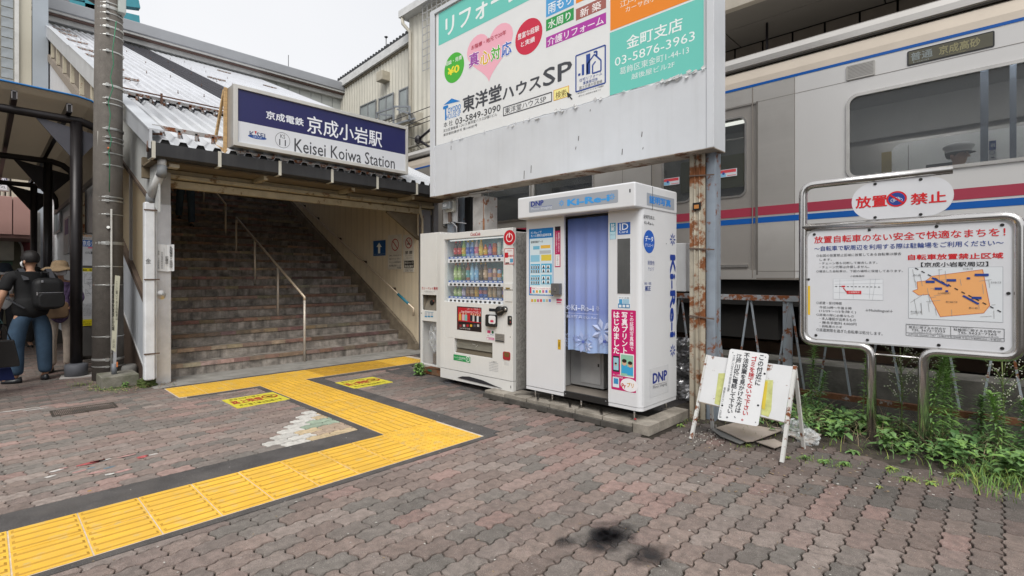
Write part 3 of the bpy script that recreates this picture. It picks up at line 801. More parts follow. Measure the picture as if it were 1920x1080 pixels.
# snow guards
SG = M('rusty_snow_guard', (.36, .35, .34), .5, .5, var=.2, rust=.4, rscale=9); RB = M('rusty_bar', (.13, .07, .05), .7, .3, var=.3)
def zroof(y, up=True): return 2.955+(y-6.86)*RS+(.1 if up else 0)
sg = MB().mat(SG)
def guard_line(y, x0, x1, z, mb, brackets=True):
    mb.bar((x0, y, z), (x1, y, z), .02, .05)
    if brackets:
        x = x0+.1
        while x < x1:
            mb.bar((x, y, z-.09), (x, y, z), .02, .03); mb.bar((x+.02, y+.02, z-.02), (x+.08, y+.16, z-.05), .02, .02); x += .2
guard_line(7.05, 1.52, 2.55, zroof(7.05, False)+.17, sg)
guard_line(9.6, 1.55, 5.4, zroof(9.6, False)+.17, sg)
sg.build('snow_guard', st)
sg = MB().mat(RB); sg.tube([(1.45, 9.55, zroof(9.6)+.12), (5.4, 9.55, zroof(9.6)+.12)], .012, 8)
sg.tube([(1.44, 6.9, 2.86), (1.45, 6.92, 2.98), (1.5, 7.0, 3.1), (1.6, 7.05, 3.13)], .013, 8)
for x in (1.6, 2.2, 3.3): sg.box(x-.015, x+.015, 9.54, 9.57, zroof(9.6)-.02, zroof(9.6)+.16)
sg.build('guard_rail', st)
sgm = MB().mat(SG); sgm.box(0, .55, -.02, .02, .08, .12); sgm.bar((.12, 0, .1), (.12, .25, .1), .015, .015); sgm.bar((.42, 0, .1), (.42, .25, .1), .015, .015); sgmm = sgm.mesh('verge_snow_guard')
for i, y in enumerate((11.2, 12.6, 14.2, 15.6, 17.6, 19.8, 21.5)): inst(sgmm, 'verge_snow_guard', st, (1.65, y, zroof(y)+.02), (0, 0, 0))
for x, y in ((7.1, 22), (8.2, 20), (5.2, 17)): inst(sgmm, 'verge_snow_guard', st, (x, y, zroof(y)))
bo = MB().mat(RB)
for i in range(9):
    for j in range(5):
        x = 1.7+i*.6-.08; y = 11+j*2.6+.4*(i % 2)
        bo.lathe([(.02, 0), (.006, .02), (.006, .06)], (x, y, zroof(y)+.075), 5)
bo.build('roof_bolt', st, kind='stuff')
# fill roof sides between low and upper sheet
# handrails
HR = M('brushed_handrail', (.66, .55, .42), .4, .4, var=.1, scale=20)
POSTM = M('brushed_post', (.6, .54, .47), .45, .3, var=.1, scale=20)
def hz(y): return stair_z(y)
hr = thing('stair_handrail', 'steel centre handrail with four posts rising up the lower stairs', 'handrail', (4.05, 7.66, 0), 0, 'centre handrails on the stairs')
q = onY(571, 683, 7.66); xr = q.x
def centre_rail(root, posts, ext=None):
    """posts: pixel column, top row, bottom row in the photograph, all in the vertical plane X = xr"""
    pts = []
    for px, pt, pb in posts:
        y = onX(px, 500, xr).y; zt = onX(px, pt, xr).z; pts.append((xr, y, zt))
        m2 = MB().mat(POSTM); m2.tube([(xr, y, max(0, stair_z(y)+.02)), (xr, y, zt-.01)], .02, 10); m2.build('post', root)
    if ext: pts.append(tuple(onX(*ext, xr)))
    mb = MB().mat(HR); mb.tube([(xr, pts[0][1], pts[0][2]-.05)]+[pts[0], pts[-1]], .022, 10); mb.build('rail', root)
centre_rail(hr, [(571, 557, 683), (521, 500, 608), (478, 449, 551), (443, 408, 499)])
hr2 = thing('stair_handrail', 'steel centre handrail on the upper flight, seen below the lintel', 'handrail', (xr, 13.0, 3.2), 0, 'centre handrails on the stairs')
centre_rail(hr2, [(423, 383, 470), (382, 335, 410)], (360, 305))
# wall rail on the right
wr = thing('wall_handrail', 'steel handrail with a blue grip fixed along the beige wall', 'handrail', (5.85, 7.41, .7))
a = onX(775, 578, 5.86); b_ = onX(558, 377, 5.86)
mb = MB().mat(HR); mb.tube([(5.86, a.y, a.z-.14), (5.86, a.y, a.z), b_], .02, 10); mb.build('rail', wr)
mb = MB().mat(M('blue_grip', (.03, .2, .28), .5)); t1 = a.lerp(b_, .03); t2 = a.lerp(b_, .1); mb.tube([t1, t2], .026, 10); mb.build('grip', wr)
mb = MB().mat(M('bracket_brown', (.1, .07, .05), .5, .5))
for t in (.16, .38, .6, .82, .97):
    q = a.lerp(b_, t); mb.bar((5.86, q.y, q.z), (5.99, q.y, q.z-.06), .02, .02); mb.box(5.97, 5.995, q.y-.03, q.y+.03, q.z-.09, q.z-.03)
mb.build('bracket', wr)
lr = thing('wall_handrail', 'blue gripped handrail end just showing beside the steel column', 'handrail', (1.86, 7.6, .8))
mb = MB().mat(HR); mb.tube([(1.865, 7.72, .72), (1.865, 7.72, .84), (1.865, 9.9, 2.15)], .02, 10); mb.build('rail', lr)
mb = MB().mat(MATS['blue_grip']); mb.tube([(1.865, 7.76, .865), (1.865, 8.1, 1.07)], .026, 10); mb.build('grip', lr)

# signs on the right wall, plane X=6 (facing -X)
def wallsign(name, lab, p0, p1, build, grp=None, X=5.995):
    a = onX(*p0, X); b_ = onX(*p1, X)
    o = thing(name, lab, 'sign', (X, (a.y+b_.y)/2, min(a.z, b_.z)), 0, grp)
    mb = MB().mat(M('sign_plate', (.62, .58, .5), .4)); mb.box(X-.008, X, a.y, b_.y, a.z, b_.z); mb.build('plate', o)
    k = Ink(PX(X-.008), 'X', X-.008); build(k); k.build(o); return o
def s1(k):
    k.rect((700, 452), (723, 479), '#1f4f86', 0)
    k.poly([(709, 475), (709, 463), (706, 463), (711, 455), (716, 463), (713, 463), (713, 475)], '#e9e9e0', 1); k.t('左側通行', (701, 477.5), (722, 475.6), '#c7d4e0', 2)
wallsign('direction_sign', 'blue wall sign with a white up arrow beside the stairs', (699.5, 451.5), (723, 480), s1)
def s2(k):
    a = k.uv(741, 459); r_ = .1; k.disc(a, .12, .12, '#a3262b', 1, False, .84); k.line((a[0]-.08, a[1]+.08), (a[0]+.08, a[1]-.08), .02, '#a3262b', 2, False)
    for i, s in enumerate(('当駅内、駅周辺において', '無断でのビラ・チラシ・', 'ティッシュ等の配布及び', '諸活動は禁止します')): k.t(s, (730, 481+i*6.3), (752, 477+i*6.3), '#2a2622')
    k.t('京成電鉄', (744, 504), (752, 500), '#2a2622')
wallsign('prohibition_sign', 'wall notice with an empty red prohibition ring above text', (728, 441.5), (753.5, 505), s2)
def s3(k):
    a = k.uv(766.5, 455.5); k.disc(a, .105, .105, '#a3262b', 1, False, .84); k.line((a[0]-.07, a[1]+.07), (a[0]+.07, a[1]-.07), .018, '#a3262b', 3, False)
    k.line((a[0]-.05, a[1]-.02), (a[0]+.05, a[1]-.02), .02, '#1c1a18', 2, False); k.tb('ʃ', a[0], a[1], a[0]+.03, a[1]+.07, '#1c1a18')
    k.t('禁 煙', (760, 477), (773, 470), '#1c1a18', bold=.03); k.t('No smoking', (760, 481), (773, 478.5), '#1c1a18'); k.t('(3月から終日)', (761, 485), (773, 482.5), '#1c1a18')
wallsign('no_smoking_sign', 'white no smoking wall sign with a crossed cigarette', (756.5, 441), (776.5, 487), s3)
def s4(k):
    k.rect((758, 489), (776, 502), '#1c1a18', 0); k.t('防犯カメラ', (759, 495), (775, 490), '#d8d4c8', bold=.03); k.t('録画記録中', (759, 501.5), (775, 496.5), '#d8d4c8', bold=.03)
    k.t('京成電鉄株式会社', (759, 505.5), (775, 503), '#1c1a18'); k.t('京成小岩駅', (760, 509), (774, 506.5), '#1c1a18')
wallsign('camera_notice', 'small black and white camera notice below the no smoking sign', (757, 487.5), (776.5, 510), s4)
# taped paper notice on the steel column
pn = thing('paper_notice', 'taped white paper notice with vertical writing on the steel column', 'paper notice', (1.75, 7.29, 1.4))
a = onY(292.5, 508.5, 7.29); b_ = onY(326, 459, 7.29)
mb = MB().mat(M('paper_white', (.66, .67, .68), .5, var=.05, scale=9))
vs = []; fs = []; n = 8
for i in range(n+1):
    u = a.x+(b_.x-a.x)*i/n
    for v in (a.z, b_.z): vs.append((u, 7.292-.008*abs(sin(i*1.3))-(.01 if i == n else 0), v+.004*sin(i)))
fs = [(2*i, 2*i+2, 2*i+3, 2*i+1) for i in range(n)]
mb.add(vs, fs); mb.build('sheet', pn)
k = Ink(PY(7.276), 'Y', 7.276)
k.t('私服警官×巡回中', (318, 503), (323.5, 462), '#2c2c2c', vert=True, bold=.03); k.t('記録中', (310, 496), (315.5, 480), '#2c2c2c', vert=True, bold=.03)
k.t('京成電鉄株式会社', (302, 504), (305.5, 472), '#3c3c3c', vert=True); k.t('管轄 小岩警察署', (296, 504), (299, 470), '#5c5c5c', vert=True); k.line((307.5, 505), (307.5, 464), .002, '#444444'); k.build(pn)

# ---------------- station name sign
ns = thing('station_sign', 'large navy and white station name sign above the stairs', 'sign', (3.8, 6.9, 3.08))
FR = M('sign_frame_aluminium', (.46, .45, .43), .4, .6, var=.1, scale=5)
sx0, sx1, sz0, sz1, sy = 2.383, 5.216, 3.075, 3.87, 6.75
mb = MB().mat(FR); mb.box(sx0, sx1, sy+.02, sy+.3, sz0, sz1); mb.build('case', ns, bevel=.006)
mb = MB().mat(M('sign_frame_pale', (.58, .57, .54), .4, .3, var=.08)); ringframe(mb, lambda u, v, w: (u, sy+.02-w, v), rrect(sx0, sx1, sz0, sz1), rrect(sx0+.055, sx1-.045, sz0+.05, sz1-.05), .025); mb.build('frame', ns, bevel=.004)
k = Ink(PY(sy+.018), 'Y', sy+.018)
NAVY = M('sign_navy', '#23265a', .3, var=.03, scale=2, dirt=.12, dcol=(.03, .035, .1)); SW = M('sign_white_acrylic', (.66, .68, .72), .3, var=.02)
zm = k.uv(442, 225.5)[1]
k.rect((sx0+.05, sz0+.045), (sx1-.04, zm), SW, 0, False); k.rect((sx0+.05, zm), (sx1-.04, sz1-.045), NAVY, 0, False)
def boxY(k, p):   # corners given by lower-left and upper-right pixel
    return k.uv(*p)
def tx(k, s, xl, xr, ytl, ybl, mat, **kw):
    """text between pixel columns xl and xr; ytl/ybl = top and bottom pixel rows at the left end"""
    a = k.uv(xl, ybl); b0 = k.uv(xl, ytl); c = k.uv(xr, ybl)
    u1 = c[0] if k.kind != 'X' else -onX(xr, 500, k.at).y
    if k.kind == 'Y': u1 = onY(xr, 500, k.at).x
    return k.tb(s, a[0], a[1], u1, b0[1], mat, **kw)
tx(k, '京成電鉄', 499, 569, 207, 222, '#dfe2ea', bold=.05); tx(k, '京成小岩駅', 576, 716, 215.5, 248, '#e6e8ee', bold=.022)
tx(k, 'Keisei Koiwa Station', 552, 740, 259, 284, '#3f4046', bold=.012)
c_ = k.uv(530, 263); k.disc(c_, .107, .107, '#3f4046', 1, False, .95); k.tb('KS', c_[0]-.035, c_[1]+.025, c_[0]+.035, c_[1]+.08, '#3f4046'); k.tb('11', c_[0]-.05, c_[1]-.075, c_[0]+.045, c_[1]+.01, '#3f4046')
tx(k, 'K SEI', 468, 497, 245.5, 255, '#30406c', bold=.03); a = k.uv(478, 246)
k.poly([(477, 245.5), (481.5, 246.5), (479, 252)], '#b8202c', 2); a = k.uv(482.5, 257.5); k.disc(a, .125, .024, '#24509c', 1, False); k.tb('GROUP', a[0]-.06, a[1]-.012, a[0]+.06, a[1]+.012, '#c5d0e4', lay=2)
k.build(ns)
wb = MB().mat(M('weathered_wood', (.5, .33, .16), .8, var=.25, scale=8, stretch=(1, 1, 6)))
wb.bar((2.36, 7.0, 3.05), (2.36, 6.98, 3.87), .035, .04); wb.bar((2.36, 7.42, 3.2), (2.36, 7.03, 3.85), .03, .045); wb.bar((2.36, 7.45, 3.2), (2.36, 6.95, 3.02), .03, .05)
wb.build('timber_brace', ns)
mb = MB().mat(SG)
for i in range(7): mb.bar((sx0+.2+i*.42, 6.93, sz0-.09), (sx0+.2+i*.42, 6.93, sz0+.02), .04, .04)
mb.bar((sx0+.05, 6.9, sz0-.05), (sx1, 6.9, sz0-.05), .05, .04); mb.build('support_rail', ns)
# ================================================================ BUILDINGS BEHIND
YB = 24.5
CW = M('concourse_cladding', (.52, .54, .52), .5, var=.05, scale=1.5, streak=.15, scol=(.4, .4, .38))
cb = thing('concourse_building', 'long grey eaved concourse wall above the sloping roof', 'building', (7.8, YB, 0))
mb = MB().mat(CW); pw = .62
pan = MB().mat(CW); pan.box(0, pw-.03, 0, .05, 0, 3.0); panm = pan.mesh('wall_panel')
for i in range(21): inst(panm, 'wall_panel', cb, (1.4+i*pw, YB-.05, 8.3))
mb = MB().mat(M('dark_joint', (.1, .1, .1), .8)); mb.box(1.25, 14.3, YB, YB+.3, 4, 11.35); mb.build('wall', cb)
GF = M('grey_flashing', (.33, .34, .36), .45, .3, var=.08, scale=.8)
mb = MB().mat(GF); mb.box(1.05, 14.5, YB-.55, YB+.4, 11.28, 11.75); mb.build('parapet', cb, bevel=.05)
mb = MB().mat(M('brown_trim', (.14, .085, .07), .6)); mb.box(1.3, 14.4, YB-.42, YB-.3, 11.13, 11.2); mb.build('red_trim', cb)
mb = MB().mat(M('pale_soffit', (.5, .5, .49), .6)); mb.box(1.25, 14.4, YB-.5, YB, 11.2, 11.28); mb.box(1.3, 14.4, YB-.28, YB-.06, 10.95, 11.2); mb.build('eave', cb)
mb = MB().mat(BLACKM); mb.tube([(11.2, YB-.3, 11.75), (11.2, YB-.3, 12.4)], .015, 6); mb.build('aerial', cb)
# wing with the sloping verge
wg = thing('wing_building', 'cream corrugated wing with sliding windows and a sloping verge', 'building', (14.4, 20, 0))
CREAM = M('cream_cladding', (.55, .53, .46), .55, var=.06, scale=1.5, streak=.22, scol=(.36, .33, .27))
XG = 14.3
sr = lambda y: 11.75+(24.5-y)*.07
def wave_wall(name, root, P, u0, u1, zlo, zhi, pitch, mat, dep=.03, wall=True):
    mb = MB().mat(mat); n = int((u1-u0)/pitch); vs = []; 
    for i in range(n*4+1):
        u = u0+i*pitch/4; w_ = (0, dep, dep, 0)[i % 4]
        vs += [P(u, zlo(u), w_), P(u, zhi(u), w_)]
    mb.add(vs, [(2*i, 2*i+2, 2*i+3, 2*i+1) for i in range(n*4)]); return mb.build(name, root)
P_ = PX(XG)
mb = MB().mat(CREAM); mb.prism([(-24.5, 3), (-17.9, 3), (-17.9, sr(17.9)), (-24.5, sr(24.5))], lambda u, v, w: (XG+.3-w, -u, v), .25); mb.build('wall', wg)
wave_wall('corrugated_wall', wg, P_, -24.5, -17.9, lambda u: 3, lambda u: sr(-u)-.15, .24, CREAM, .05)
mb = MB().mat(M('verge_white', (.58, .58, .57), .5)); mb.prism([(-24.6, sr(24.6)-.25), (-17.8, sr(17.8)-.25), (-17.8, sr(17.8)+.12), (-24.6, sr(24.6)+.12)], lambda u, v, w: (XG-.1-w, -u, v), .12); mb.build('verge_board', wg)
mb = MB().mat(M('verge_stain', (.2, .17, .12), .8, var=.4, scale=4)); mb.prism([(-24.4, sr(24.5)-.35), (-17.9, sr(17.9)-.35), (-17.9, sr(17.9)-.22), (-24.4, sr(24.5)-.22)], lambda u, v, w: (XG-w, -u, v), .08); mb.build('verge_soffit', wg)
mb = MB().mat(M('dark_roof_edge', (.03, .032, .035), .6))
for i in range(28):
    y = 24.5-i*.24; z = sr(y)+.12
    mb.prism([(-y, z), (-y+.2, z), (-y+.14, z+.2), (-y+.05, z+.2)], lambda u, v, w: (XG-.2+.3-w, -u, v), .3)
mb.build('roof_rib_end', wg)
FRW = M('window_frame_grey', (.3, .31, .32), .4, .5)
def window(root, P, u0, u1, v0, v1, panes=2, gl=None, fr=None, dep=.05, name='window', ins=None):
    f = MB().mat(fr or FRW); t = min(.06, (v1-v0)*.06)
    ringframe(f, P, rrect(u0, u1, v0, v1), rrect(u0+t, u1-t, v0+t, v1-t), dep)
    for i in range(1, panes):
        u = u0+(u1-u0)*i/panes; f.prism(rrect(u-t*.5, u+t*.5, v0+t, v1-t), P, dep*.9)
    fo = f.build(name, root)
    g_ = MB().mat(gl or GLASS); g_.prism(rrect(u0+t*.5, u1-t*.5, v0+t*.5, v1-t*.5), P, .012); g_.build('pane', fo)
    return fo
def uX(px, py, X): q = onX(px, py, X); return (-q.y, q.z)
PW_ = lambda u, v, w: (XG-.05-w, -u, v)
GL2 = M('pale_window_glass', (.33, .36, .36), .15, var=.25, scale=.8)
for a_, b_ in (((676, 232), (706, 190)), ((711, 226), (739, 177)), ((749, 215), (780, 160))):
    a = uX(*a_, XG-.05); b2 = uX(b_[0], b_[1], XG-.05); window(wg, PW_, a[0], b2[0], a[1]-.1, b2[1]+.1, 2, GL2)
mb = MB().mat(M('vent_beige', (.42, .38, .3), .5)); q = uX(727, 150, XG); mb.box(XG-.5, XG, -q[0]-.25, -q[0]+.25, q[1]-.15, q[1]+.3); mb.build('vent_hood', wg, bevel=.03)
mb = MB().mat(BLACKM); q = uX(724, 95, XG); mb.tube([(XG, -q[0], sr(-q[0])), (XG, -q[0], q[1]+.1)], .03, 6); mb.lathe([(.03, 0), (.1, .06), (.03, .1)], (XG, -q[0], q[1]+.6), 8); mb.tube([(XG, -q[0], q[1]+.1), (XG, -q[0], q[1]+.6)], .02, 6); mb.build('aerial', wg)
# taller block to the right of the wing
tb_ = thing('tall_block', 'tall cream block with a downpipe behind the billboard', 'building', (14, 13, 0))
XT = 13.9
wave_wall('corrugated_wall', tb_, PX(XT), -17.9, -9, lambda u: 3, lambda u: 12.75, .3, CREAM, .05)
mb = MB().mat(CREAM); mb.box(XT+.05, XT+.5, 9, 17.9, 3, 12.8); mb.box(XT+.0, XG, 17.86, 17.9, 3, 12.8); mb.build('wall', tb_)
mb = MB().mat(MATS['verge_white']); mb.box(XT-.45, XT+.5, 9, 18.1, 12.75, 13.05); mb.build('eave', tb_)
mb = MB().mat(M('pipe_cream', (.5, .47, .4), .5)); q = uX(779, 60, XT-.1); y = 17.7
mb.tube([(XT-.35, y+.25, 12.75), (XT-.35, y+.2, 12.45), (XT-.12, y, 12.1), (XT-.12, y, 4)], .075, 8)
mb.tube([(XT-.2, 17.7, 6.3), (XT-.2, 10, 6.3)], .1, 8); mb.tube([(XT-.2, 17.7, 7.0), (XT-.2, 10, 7.0)], .06, 8); mb.build('downpipe', tb_)
mb = MB().mat(M('mesh_grey', (.4, .4, .4), .6)); 
for i in range(9): mb.box(XT-.3, XT-.28, 16.6-i*.3, 16.63-i*.3, 10, 12.7)
for i in range(10): mb.box(XT-.3, XT-.28, 14, 16.6, 10+i*.3, 10.03+i*.3)
mb.build('mesh_screen', tb_)
# air conditioners on a frame
acx = 13.2
ac = thing('air_conditioner', 'outdoor air conditioner unit on a grey frame behind the station sign', 'air conditioner', (acx, 18.6, 7), 0, 'air conditioner units on the frame')
ac2 = thing('air_conditioner', 'outdoor air conditioner unit nearest the cream downpipe', 'air conditioner', (acx, 17.3, 7), 0, 'air conditioner units on the frame')
for o_, pl, pr in ((ac, 742, 762), (ac2, 768, 780)):
    a = onX(pl, 233, acx); b_ = onX(pr, 210, acx)
    mb = MB().mat(M('ac_beige', (.48, .45, .38), .5)); mb.box(acx, acx+.4, b_.y, a.y, a.z, b_.z+.05); mb.build('casing', o_, bevel=.02)
    mb = MB().mat(M('ac_grille', (.2, .19, .17), .5)); cy_ = a.y-.33*(a.y-b_.y); zc = (a.z+b_.z)/2
    n = 16; mb.add([(acx-.01, cy_+.2*cos(2*pi*i/n), zc+.2*sin(2*pi*i/n)) for i in range(n)], [tuple(range(n))]); mb.build('fan_grille', o_)
fr = thing('steel_frame', 'grey steel frame carrying the air conditioner units', 'frame', (acx, 18, 6.5))
mb = MB().mat(M('frame_grey', (.28, .3, .33), .5, .3))
def bb2(p, q_, w_=.07): mb.bar(onX(*p, acx-.1), onX(*q_, acx-.1), w_, w_)
for p, q_ in (((707, 222), (707, 213)), ((707, 212), (737, 202)), ((738, 232), (738, 198)), ((738, 200), (768, 200)), ((768, 228), (768, 200)), ((712, 214), (735, 217)), ((735, 235), (778, 222)), ((745, 205), (770, 214))): bb2(p, q_)
mb.build('member', fr)
# overhead wires and a black insulator arm
cw_ = thing('overhead_wires', 'black overhead wires crossing in front of the cream buildings', 'wires', (9, 12, 7))
mb = MB().mat(BLACKM)
for (p, q_) in (((640, 262), (900, 165)), ((640, 286), (900, 192)), ((700, 262), (900, 178))):
    mb.tube([onX(*p, 9.2), onX(*q_, 9.2)], .012, 5)
mb.build('wire', cw_)
ia = thing('insulator_arm', 'black insulated cable arm left of the billboard edge', 'cable arm', (8.3, 10, 4.9))
mb = MB().mat(BLACKM); X8 = 8.3
for p, q_, r_ in (((784, 262), (820, 232), .035), ((784, 262), (820, 285), .035), ((780, 270), (800, 288), .012), ((797, 286), (803, 286), .03), ((760, 255), (784, 262), .01)):
    mb.tube([onX(*p, X8), onX(*q_, X8)], r_, 6)
q = onX(784, 262, X8); mb.lathe([(.02, -.12), (.09, -.06), (.09, .06), (.02, .12)], q, 8)
mb.build('arm', ia)

# left: shop building
lbd = thing('corner_building', 'beige corner building with glass block window and pink canopy', 'building', (-2, 20.6, 0))
YL = 20.
LB = M('corner_beige', (.52, .49, .4), .6, var=.05, scale=1, streak=.12, scol=(.4, .37, .3))
mb = MB().mat(LB); mb.box(-14, 1.1, YL, YL+4, 0, 14); mb.build('wall', lbd)
q0 = onY(0, 28, YL); q1 = onY(33, 28, YL)
wave_wall('ribbed_cladding', lbd, PY(YL), -14, q1.x, lambda u: 11.05, lambda u: 14, .16, M('ribbed_beige', (.5, .48, .42), .6, var=.05, scale=1), .04)
a = onY(0, 300, YL); wave_wall('lower_ribbed_cladding', lbd, PY(YL), -14, q1.x-.1, lambda u: 3.6, lambda u: 6.2, .12, M('ribbed_lower', (.45, .43, .36), .6, var=.05, scale=1), .03)
# glass blocks
gb = thing('glass_block_window', None, None, (0, YL, 8), 0) if False else None
w0 = onY(-60, 175, YL); w1 = onY(27, 45, YL)
ff = MB().mat(M('white_frame', (.6, .6, .58), .5)); ringframe(ff, lambda u, v, w: (u, YL-w, v), rrect(w0.x-.1, w1.x+.1, 6.2, 10.95), rrect(w0.x, w1.x, 6.3, 10.85), .08); fo = ff.build('window', lbd)
GBm = M('glass_block', (.3, .33, .35), .2, var=.3, scale=3); gbm = MB().mat(GBm); gbm.box(-.135, .135, -.03, 0, -.135, .135); gbmm = gbm.mesh('glass_block')
for i in range(5):
    for j in range(15): inst(gbmm, 'glass_block', fo, (w1.x-.16-i*.3, YL-.0, 6.47+j*.3))
# pink canopy + red arch
PINK = M('pink_panel', (.47, .28, .25), .5, var=.05, scale=2)
yc = 17.5; a = onY(0, 430, yc); b_ = onY(66, 372, yc)
for x0_, x1_ in ((-14, onY(24, 400, yc).x-.01), (onY(24, 400, yc).x+.01, b_.x)):
    mb = MB().mat(PINK); mb.box(x0_, x1_, yc, YL, a.z-.12, b_.z+.0); mb.build('canopy_panel', lbd, bevel=.01)
mb = MB().mat(M('pink_dark', (.35, .2, .18), .5)); mb.box(-14, b_.x, yc+.05, YL, a.z-.2, a.z-.12); mb.build('canopy_soffit', lbd)
mb = MB().mat(M('dark_red_wall', (.16, .025, .03), .5, var=.1)); mb.box(onY(30, 450, YL-.3).x, 1.05, YL-.3, YL, 0, a.z-.1); 
mb.build('red_wall', lbd)
mb = MB().mat(M('cream_fascia', (.5, .48, .4), .5)); mb.box(-14, onY(26, 440, YL-.6).x, YL-.6, YL, a.z-.75, a.z-.2); mb.build('fascia', lbd)
ar = MB().mat(M('pale_arch', (.5, .48, .45), .5)); cxa = onY(5, 470, YL-.35).x; ro = onY(44, 470, YL-.35).x-cxa; zt = onY(5, 438, YL-.35).z
n = 16; outer = [(cxa+ro*cos(pi*i/n), zt-ro+ro*sin(pi*i/n)) for i in range(n+1)]; inner = [(cxa+(ro-.05)*cos(pi*i/n), zt-ro+(ro-.05)*sin(pi*i/n)) for i in range(n+1)]
outer += [(cxa-ro, 0), (cxa+ro, 0)]; inner += [(cxa-ro+.05, 0), (cxa+ro-.05, 0)]
ringframe(ar, lambda u, v, w: (u, YL-.32-w, v), outer, inner, .08); ar.build('arch_frame', lbd)
mb = MB().mat(M('olive_shutter', (.16, .15, .1), .6)); mb.prism(inner, lambda u, v, w: (u, YL-.3-w, v), .02)
mb.build('doorway', lbd)
gm = MB().mat(M('green_glass', (.1, .2, .12), .2)); 
for i in range(3):
    for j in range(5): q = onY(4+i*6, 480, YL-.33); gm.box(q.x, q.x+.09, YL-.34, YL-.33, 1.7+j*.12, 1.8+j*.12)
gm.build('green_pane', lbd)
# small station sign far left
ss_ = thing('small_station_sign', 'small navy and white station sign cut by the left edge', 'sign', (-.3, 18.9, 4.4))
yy_ = 18.9; a = onY(-60, 352, yy_); b_ = onY(16.5, 316, yy_)
mb = MB().mat(M('sign_case', (.3, .3, .3), .5)); mb.box(a.x, b_.x, yy_, yy_+.2, a.z, b_.z); mb.build('case', ss_)
k = Ink(PY(yy_-.001), 'Y', yy_-.001); k.rect((a.x+.03, a.z+.03), (b_.x-.04, b_.z-.03), SW, 0, False); zq = k.uv(5, 338)[1]; k.rect((a.x+.03, zq), (b_.x-.04, b_.z-.03), NAVY, 1, False)
tx(k, '京成小岩駅', -40, 12, 325, 334, '#e6e8ee', bold=.02, lay=2); tx(k, 'Keisei Koiwa Sta.', -44, 11, 342, 349, '#3f4046', lay=2); k.build(ss_)
# downpipe on the corner
mb = MB().mat(PIPE); q = onY(72, 430, 17); mb.tube([(q.x-.1, 17.0, 3.05), (q.x, 17, 3.0), (q.x, 17, 0)], .05, 8)
tag(mb.build('downpipe', None), 'thin pale downpipe beside the dark red entrance', 'downpipe')
# grey panel and teal steelwork beyond
tl = thing('teal_steelwork', 'teal steel beams of a tower beyond the roof', 'steelwork', (4, 30, 12))
TEAL = M('teal_paint', (.05, .27, .33), .5, var=.1)
mb = MB().mat(TEAL); Yt = 30
for p, q_, w_ in (((128, 12), (260, 42), .5), ((128, 22), (230, 48), .2), ((170, -10), (170, 40), .5), ((128, -8), (260, 10), .4), ((184, 0), (190, 40), .4)):
    mb.bar(onY(*p, Yt), onY(*q_, Yt), w_, w_)
mb.build('beam', tl)
pt = thing('patterned_panel', 'grey perforated rooftop screen beyond the grey parapet', 'screen', (2.9, 27, 12))
a = onY(85, 30, 27); b_ = onY(128, -40, 27); mb = MB().mat(M('patterned_grey', (.35, .35, .37), .6))
mb.box(a.x, b_.x, 27, 27.1, 10, b_.z); mb.build('screen_panel', pt)
mb = MB().mat(M('screen_dot', (.2, .2, .21), .6))
for i in range(14):
    for j in range(16): x = a.x+.05+i*(b_.x-a.x)/14; z = 12+j*.13; mb.box(x, x+.05, 26.98, 27, z, z+.06)
mb.build('perforation', pt, kind='stuff')
# white pale wall annex left of the tower base (poster wall)
pw2 = thing('poster_wall', 'pale ribbed wall with windows behind the shelter posts', 'wall', (1.45, 13, 0))
wave_wall('ribbed_panel', pw2, lambda u, v, w: (1.5-w, -u, v), -19.8, -12.6, lambda u: 0, lambda u: 3.4, .12, M('pale_ribbed', (.72, .74, .76), .5, var=.05, streak=.2, scol=(.4, .4, .4)), .02)
mb = MB().mat(M('rusty_cream_post', (.45, .38, .26), .6, rust=.3)); mb.box(1.42, 1.5, 12.4, 12.55, 0, 3.3); mb.build('post', pw2)
def PXa(u, v, w): return (1.47-w, -u, v)
a = uX(95, 295, 1.47); b_ = uX(104, 265, 1.47)
window(pw2, PXa, -17.4, -16.0, 2.5, 3.3, 1, GLASS, FRW)
po = MB().mat(M('poster_paper', (.5, .5, .52), .5)); po.box(1.44, 1.47, 14.4, 15.4, 1.9, 2.75); poo = po.build('poster', pw2)
po = MB().mat(M('poster_purple', (.1, .08, .22), .5)); po.box(1.435, 1.44, 14.45, 15.1, 2.35, 2.7); po.build('poster_print', poo)

mb = MB().mat(M('blue_grey_wall', (.36, .4, .44), .6, var=.05, scale=1)); mb.box(1.12, 1.5, 20, 20.1, 0, 11); tag(mb.build('link_wall', None), 'blue grey strip of wall between the corner building and the stair roof', 'wall')
# ================================================================ VENDING MACHINE
XV = 4.38; VY0, VY1 = 3.75, 4.99; VZ0, VZ1 = .065, 1.93
VW = M('vending_white', (.70, .70, .68), .32, var=.025, scale=3, streak=.1, scol=(.5, .47, .42), dirt=.12, dcol=(.4, .38, .33), coat=.2)
vm = thing('vending_machine', 'white drinks vending machine with three lit rows of bottles and cans', 'vending machine', (4.7, 4.37, 0))
w0 = onX(833, 449, XV); w1 = onX(943.5, 567, XV)
wy1, wy0 = w0.y, w1.y; wz1 = onX(833, 449.5, XV).z; wz0 = onX(833, 565, XV).z
P = PX(XV)
mb = MB().mat(VW)
mb.box(XV, XV+.06, VY0, wy0, VZ0+.13, VZ1); mb.box(XV, XV+.06, wy1, VY1, VZ0+.13, VZ1); mb.box(XV, XV+.06, wy0, wy1, wz1, VZ1)
